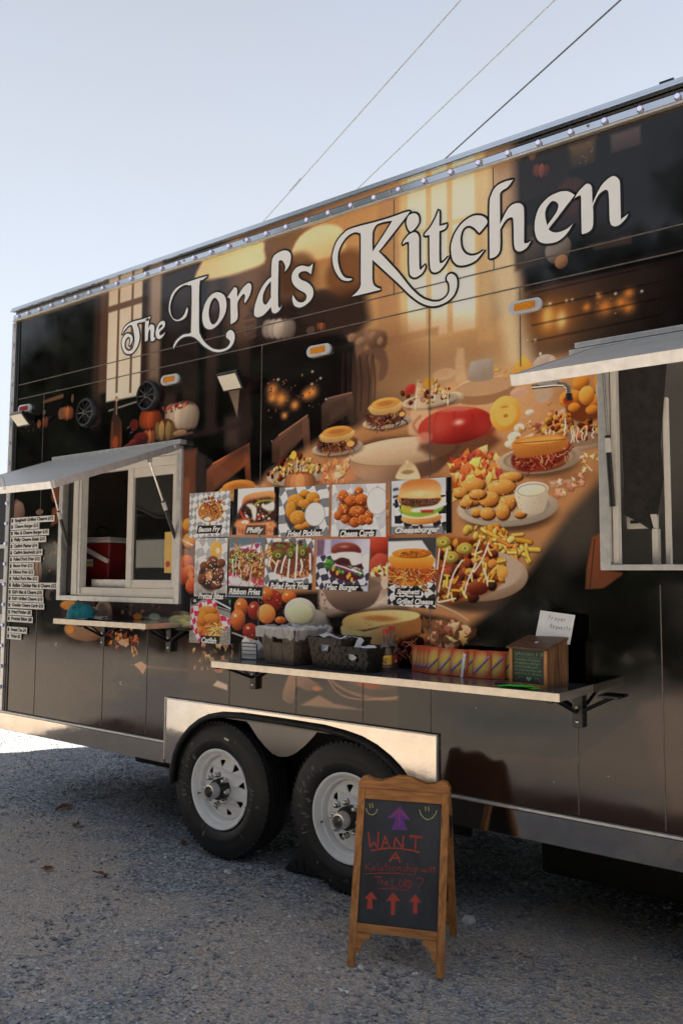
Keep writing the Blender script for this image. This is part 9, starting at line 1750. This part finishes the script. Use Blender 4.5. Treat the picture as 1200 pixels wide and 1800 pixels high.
# ---------------------------------------------------------------- chalkboard A-frame sign
sg = thing('chalkboard_sign', 'wooden folding chalkboard sign with red chalk writing standing on the gravel before the trailer', 'chalkboard sign', (-1.9955, -.531, 0), (0, 0, math.atan2(.156, .375)))
W2 = .203
def frame_side(root, lean, y0, front):
    Rx = Matrix.Translation((0, y0, 0)) @ Matrix.Rotation(lean, 4, 'X')
    f = thing('board_frame' if front else 'rear_frame', None, None); f.parent = root
    for sx in (-1, 1): MB().box(sx*W2, -.011, 0, sx*(W2-.032), .011, .712, Rx).build('stile', M['oak'], f, bevel=.002)
    cr = [(-W2+.0005,.7125)] ; ptsT = [(W2-.0005,.7125),(W2,.735),(W2-.012,.757),(W2-.035,.763),(W2-.065,.750),(W2-.10,.745),(W2-.14,.757),(.03,.771),(0,.773),(-.03,.771),(-W2+.14,.757),(-W2+.10,.745),(-W2+.065,.750),(-W2+.035,.763),(-W2+.012,.757),(-W2,.735)]
    mb_ = MB(); n_ = len(ptsT); top_ = ptsT+cr
    for (xa, za), (xb, zb) in zip(top_[1:-1], top_[2:]):
        if abs(xa-xb) < 1e-4: continue
        mb_.hexa([tuple(Rx @ Vector(p)) for p in ((xb,-.012,.7128),(xa,-.012,.7128),(xa,.012,.7128),(xb,.012,.7128),(xb,-.012,zb),(xa,-.012,za),(xa,.012,za),(xb,.012,zb))])
    mb_.build('crest', M['oak_rail'], f)
    MB().box(-W2+.0325,-.010,.668,W2-.0325,.010,.712,Rx).build('rail', M['oak_rail'], f, bevel=.002); MB().box(-W2+.0325,-.010,.135,W2-.0325,.010,.168,Rx).build('rail', M['oak_rail'], f, bevel=.002)
    for sx in (-1, 1):
        MB().prism([(sx*x, z) for x, z in ([(.1700,.134),(.112,.134),(.112,.112),(.130,.108),(.145,.090),(.150,.068),(.158,.055),(.1700,.052)][::1 if sx < 0 else -1])], -.009, .009, Rx).build('corner_block', M['oak_rail'], f)
    MB().box(-W2+.0325,-.002,.1685,W2-.0325,.004,.6675,Rx).build('board' , M['slate'], f)
    return f, Rx
ff, RX = frame_side(sg, R(-16.0), 0, True)
frame_side(sg, R(16.0), .43+.0, False)
for sx in (-1, 1):
    MB().tube([(sx*(W2+.003), .175, .60), (sx*(W2+.004), .205, .50), (sx*(W2+.003), .25, .58)], .003, 6).build('hinge_stay', M['black_metal'], sg)
def chalk(name, mb, m):
    mb.v = [tuple(RX @ Vector(p)) for p in mb.v]; return mb.build(name, m, ff)
def row(px, py):  # crop pixel -> board fraction, undoing the lean of the left edge
    L = 290-(py-245)*.0795; Rr = 868-(py-290)*.052
    return ((px-L)/(Rr-L), (py-245-(px-L)*.085)/(1330-245))
def bt(px, py): u_, v_ = row(px, py); return (-.1705+u_*.341, .6675-v_*.499)
def st(mb, pts, w_, closed=False):
    q_ = [np.array(bt(*p)) for p in pts]; o_ = []
    for a_, b_ in zip(q_[:-1], q_[1:]):
        for k in range(4): o_.append(a_+(b_-a_)*k/4+np.array([rnd.uniform(-1,1), rnd.uniform(-1,1)])*.0007)
    ribbon(mb, o_+[q_[-1]], w_, -.0028, .28)
def area(mb, pts): mb.add([(bt(*p)[0], -.0026, bt(*p)[1]) for p in pts], [tuple(range(len(pts)))])
y_ = MB()
for P2 in ([(322,290),(326,330)],[(343,288),(347,328)],[(293,333),(300,365),(320,388),(345,392),(368,375),(382,340)],[(745,315),(747,355)],[(768,315),(770,355)],[(700,345),(708,385),(735,420),(765,432),(795,415),(820,380),(830,350)]): st(y_, P2, .0034)
chalk('chalk_smile', y_, M['chalk_yellow'])
p_ = MB(); area(p_, [(556,310),(632,438),(578,430),(604,528),(482,525),(520,425),(452,418)]); chalk('chalk_arrow', p_, M['chalk_purple'])
r_ = MB(); 
for P2 in ([(480,410),(548,345),(612,420)],[(548,352),(545,495)]): st(r_, P2, .0035)
for P2 in ([(308,550),(318,680),(350,635),(375,690),(385,545)],[(405,688),(432,580),(470,690)],[(418,640),(458,642)],[(498,690),(512,590),(565,690),(575,575)],[(618,575),(715,585)],[(668,580),(660,695)],[(620,582),(712,592)],
           [(462,805),(512,722),(545,812)],[(480,770),(532,775)],[(322,712),(400,695),(520,685),(620,700),(690,718)]): st(r_, P2, .0062)
chalk('chalk_writing', r_, M['chalk_red'])
d_ = MB()
for P2 in ([(275,820),(280,885)],[(318,818),(285,850),(325,890)],[(330,868),(350,865),(345,848),(332,855),(335,880),(355,882)],[(372,815),(372,885)],[(400,850),(385,862),(390,882),(408,875),(410,850),(412,885)],[(435,815),(432,878),(442,885)],[(422,840),(450,842)],[(462,845),(460,885)],[(462,825),(463,830)],[(500,848),(482,860),(486,882),(505,880),(510,860),(500,848)],[(525,850),(525,885)],[(525,862),(540,850),(550,862),(550,886)],[(582,848),(568,856),(582,868),(578,884),(564,882)],[(598,815),(598,886)],[(598,862),(612,852),(622,866),(622,888)],[(638,850),(637,886)],[(638,830),(639,834)],[(655,850),(652,915)],[(654,856),(670,852),(672,872),(655,880)],
           [(270,915),(400,905),(530,905),(645,915)],[(700,858),(708,888),(718,865),(728,890),(738,862)],[(750,862),(749,892)],[(750,842),(751,847)],[(775,835),(770,890)],[(760,855),(790,858)],[(800,840),(795,895)],[(785,850),(812,852)],
           [(345,940),(400,938)],[(372,940),(375,1000)],[(398,960),(395,1005)],[(398,982),(410,975),(418,1005)],[(428,990),(445,985),(438,972),(428,985),(432,1003),(450,1002)],[(480,945),(480,1020),(515,1022)],[(540,958),(528,985),(532,1018),(555,1020),(562,985),(540,958)],[(575,955),(575,1028)],[(575,955),(598,968),(575,990),(602,1030)],[(608,960),(608,1030)],[(605,958),(628,978),(625,1015),(608,1030)],[(368,1040),(480,1035),(600,1050)],[(665,945),(690,935),(715,950),(705,985),(678,1005),(682,1025)],[(680,1045),(682,1050)]): st(d_, P2, .0034)
chalk('chalk_writing', d_, M['chalk_dim'])
for P2 in ([(318,1065),(362,1132),(322,1128),(326,1212),(278,1213),(290,1130),(260,1128)],[(484,1068),(540,1138),(500,1140),(492,1258),(462,1258),(468,1140),(428,1140)],[(652,1080),(696,1145),(664,1146),(664,1240),(630,1238),(636,1143),(604,1140)]):
    a_ = MB(); area(a_, P2); chalk('chalk_arrow', a_, M['chalk_red'])

# ---------------------------------------------------------------- litter and leaves on the gravel
def leaf(x, y, s, label, seed, m='leaf'):
    q_ = random.Random(seed); pts = []
    for k_ in range(11):
        a_ = 2*math.pi*k_/11; r_ = s*(1 if k_ % 2 == 0 else .62)*q_.uniform(.8, 1.15); pts.append((r_*math.cos(a_), r_*.6*math.sin(a_), q_.uniform(0, .35)*s))
    mb_ = MB(); mb_.add(pts+[(0,0,.1*s)], [(k_, (k_+1) % 11, 11) for k_ in range(11)])
    tag(mb_.build('leaf' if m == 'leaf' else 'paper_scrap', M[m], None, loc=(x, y, float(hgt(x, y))+.012), rot=(q_.uniform(-.2,.2), q_.uniform(-.2,.2), q_.uniform(0, 6))), label, 'leaf' if m == 'leaf' else 'litter')
leaf(-5.178, .06, .075, 'largest dry brown leaf, on the shaded gravel left of the wheels', 1); leaf(-4.82, -.09, .05, 'small dry leaf just beyond the largest brown leaf', 2); leaf(-4.385, .163, .036, 'dry leaf nearest the rear wheel, on the left', 3)
leaf(-3.977, .096, .04, 'small brown leaf close in front of the rear wheel', 4); leaf(-3.862, -.60, .055, 'curled brown leaf on bare dust in the open gravel', 5); leaf(-4.219, -.69, .045, 'dark leaf left of the curled brown leaf on dust', 6); leaf(-3.10, -.02, .02, 'tiny rust coloured leaf beside the wheel chock', 7)
leaf(-2.061, -.80, .028, 'white paper scrap on the gravel left of the chalkboard sign', 8, 'paper')

# ---------------------------------------------------------------- beyond: neighbouring trailer, overhead cables, trees across the lot
nb = thing('parked_trailer', 'dark trailer with a white framed hatch parked beyond the left end', 'trailer', (-13.4, 4.4, 0), local=False)
MB().box(-15.6, 3.6, .5, -11.2, 5.9, 2.95).build('trailer_body', M['far_body'], nb, bevel=.03); MB().box(-15.62, 3.57, .42, -11.18, 5.92, .497).build('trailer_skirt', M['far_red'], nb); MB().box(-15.6, 3.585, .86, -11.2, 3.5985, 1.02).build('white_band', M['far_white'], nb)
MB().box(-13.5, 3.55, 1.5, -11.75, 3.5985, 1.56).box(-13.5,3.55,2.04,-11.75,3.5985,2.10).box(-13.5,3.55,1.565,-13.44,3.5985,2.035).box(-11.81,3.55,1.565,-11.75,3.5985,2.035).build('hatch_frame', M['far_white'], nb); MB().box(-15.62,3.58,2.955,-11.18,5.92,3.0).build('trailer_roof', M['far_white'], nb)
for xw in (-14.2, -12.6): MB().lathe([(0,.02),(.2,.02),(.22,.06),(.34,.05),(.36,0),(.36,-.18)], n=28, axis='y').build('wheel', M['rubber'], nb, 40, loc=(xw, 3.66, .37))
for i, (p, q_, lb_) in enumerate((((-4.982,5.423),(-11.722,8.896),'leftmost overhead cable, with a splice sleeve near its lower end'), ((-4.026,6.147),(-9.315,8.911),'middle overhead cable crossing the sky'), ((-3.36,6.65),(-7.427,8.94),'rightmost and darkest overhead cable'))):
    p, q_ = Vector((*p, 9.0)), Vector((*q_, 9.0)); d = (q_-p).normalized(); a0, a1 = p-d*22, q_+d*26; L = (a1-a0).length
    pts = [a0.lerp(a1, k_/40) for k_ in range(41)]
    t_ = thing('overhead_cable', lb_, 'overhead cable', tuple(p.lerp(q_, .5)), local=False, group='overhead cables above the trailer'); MB().tube([tuple(k_) for k_ in pts], (.010, .010, .012)[i], 6).build('cable_strand', M['cable' if i == 2 else 'cable_pale'], t_, 60)
    if i == 0: c0 = Vector((-9.965, 7.986, 9.0)); MB().tube([tuple(c0-d*.28), tuple(c0+d*.28)], .02, 8).build('splice_sleeve', M['cable_pale'], t_, 60)
pt = thing('parked_trailer', 'dark trailer with a white upper band across the lot, mirrored in the left window pane', 'trailer', (-14, -9, 0), local=False)
MB().box(-18, -10.6, .5, -10.8, -8.2, 1.80).build('trailer_body', M['far_body'], pt, bevel=.03); MB().box(-18.02, -10.62, 1.803, -10.78, -8.18, 2.4).build('white_band', M['far_white'], pt)
for xw in (-15, -13.8): MB().lathe([(0,.02),(.34,.05),(.36,0),(.36,-.18)], n=24, axis='y').build('wheel', M['rubber'], pt, 40, loc=(xw, -8.3, .37))
def treeline(y, x0, x1, n_, seed):
    """a far wood behind the camera: what the glossy trailer and the window panes mirror"""
    q_ = np.random.default_rng(seed); V, F = [], []
    for k_ in range(n_):
        cx, cy, h_ = q_.uniform(x0, x1), y+q_.uniform(-3, 3), q_.uniform(9, 12)
        m_ = 900; c = q_.normal(size=(m_, 3)); c /= np.linalg.norm(c, axis=1)[:, None]; c *= q_.uniform(.45, 1, (m_, 1)); c = c*np.array([h_*.34, h_*.3, h_*.5])+np.array([cx, cy, h_*.58])
        a1 = q_.normal(size=(m_, 3))*.5; a2 = q_.normal(size=(m_, 3))*.5
        k0 = len(V); V += [tuple(p) for p in np.stack([c-a1, c+a1, c+a2], 1).reshape(-1, 3)]; F += [(k0+3*i, k0+3*i+1, k0+3*i+2) for i in range(m_)]
        k0 = len(V); 
        for j in range(6): V += [(cx+.22*math.cos(j*1.047), cy+.22*math.sin(j*1.047), 0), (cx+.14*math.cos(j*1.047), cy+.14*math.sin(j*1.047), h_*.6)]
        F += [(k0+2*j, k0+2*((j+1) % 6), k0+2*((j+1) % 6)+1, k0+2*j+1) for j in range(6)]
    me_ = bpy.data.meshes.new('treeline'); me_.from_pydata(V, [], F); me_.materials.append(M['foliage']); tag(link('treeline', me_), kind='stuff')
treeline(-17, -55, 30, 34, 2)
q_ = np.random.default_rng(8); m_ = 9000; c = np.stack([q_.uniform(-42, 24, m_), -9.6+q_.uniform(-.9, .9, m_), q_.uniform(0, 1, m_)**.8*1.9], 1); a1, a2 = q_.normal(size=(2, m_, 3))*.16  # added unseen leafy row, keeps bright far ground out of the wrap's reflection
me_ = bpy.data.meshes.new('reflection_block'); me_.from_pydata([tuple(p) for p in np.stack([c-a1, c+a1, c+a2], 1).reshape(-1, 3)], [], [(3*i, 3*i+1, 3*i+2) for i in range(m_)]); me_.materials.append(M['foliage']); tag(link('reflection_block', me_), kind='stuff')
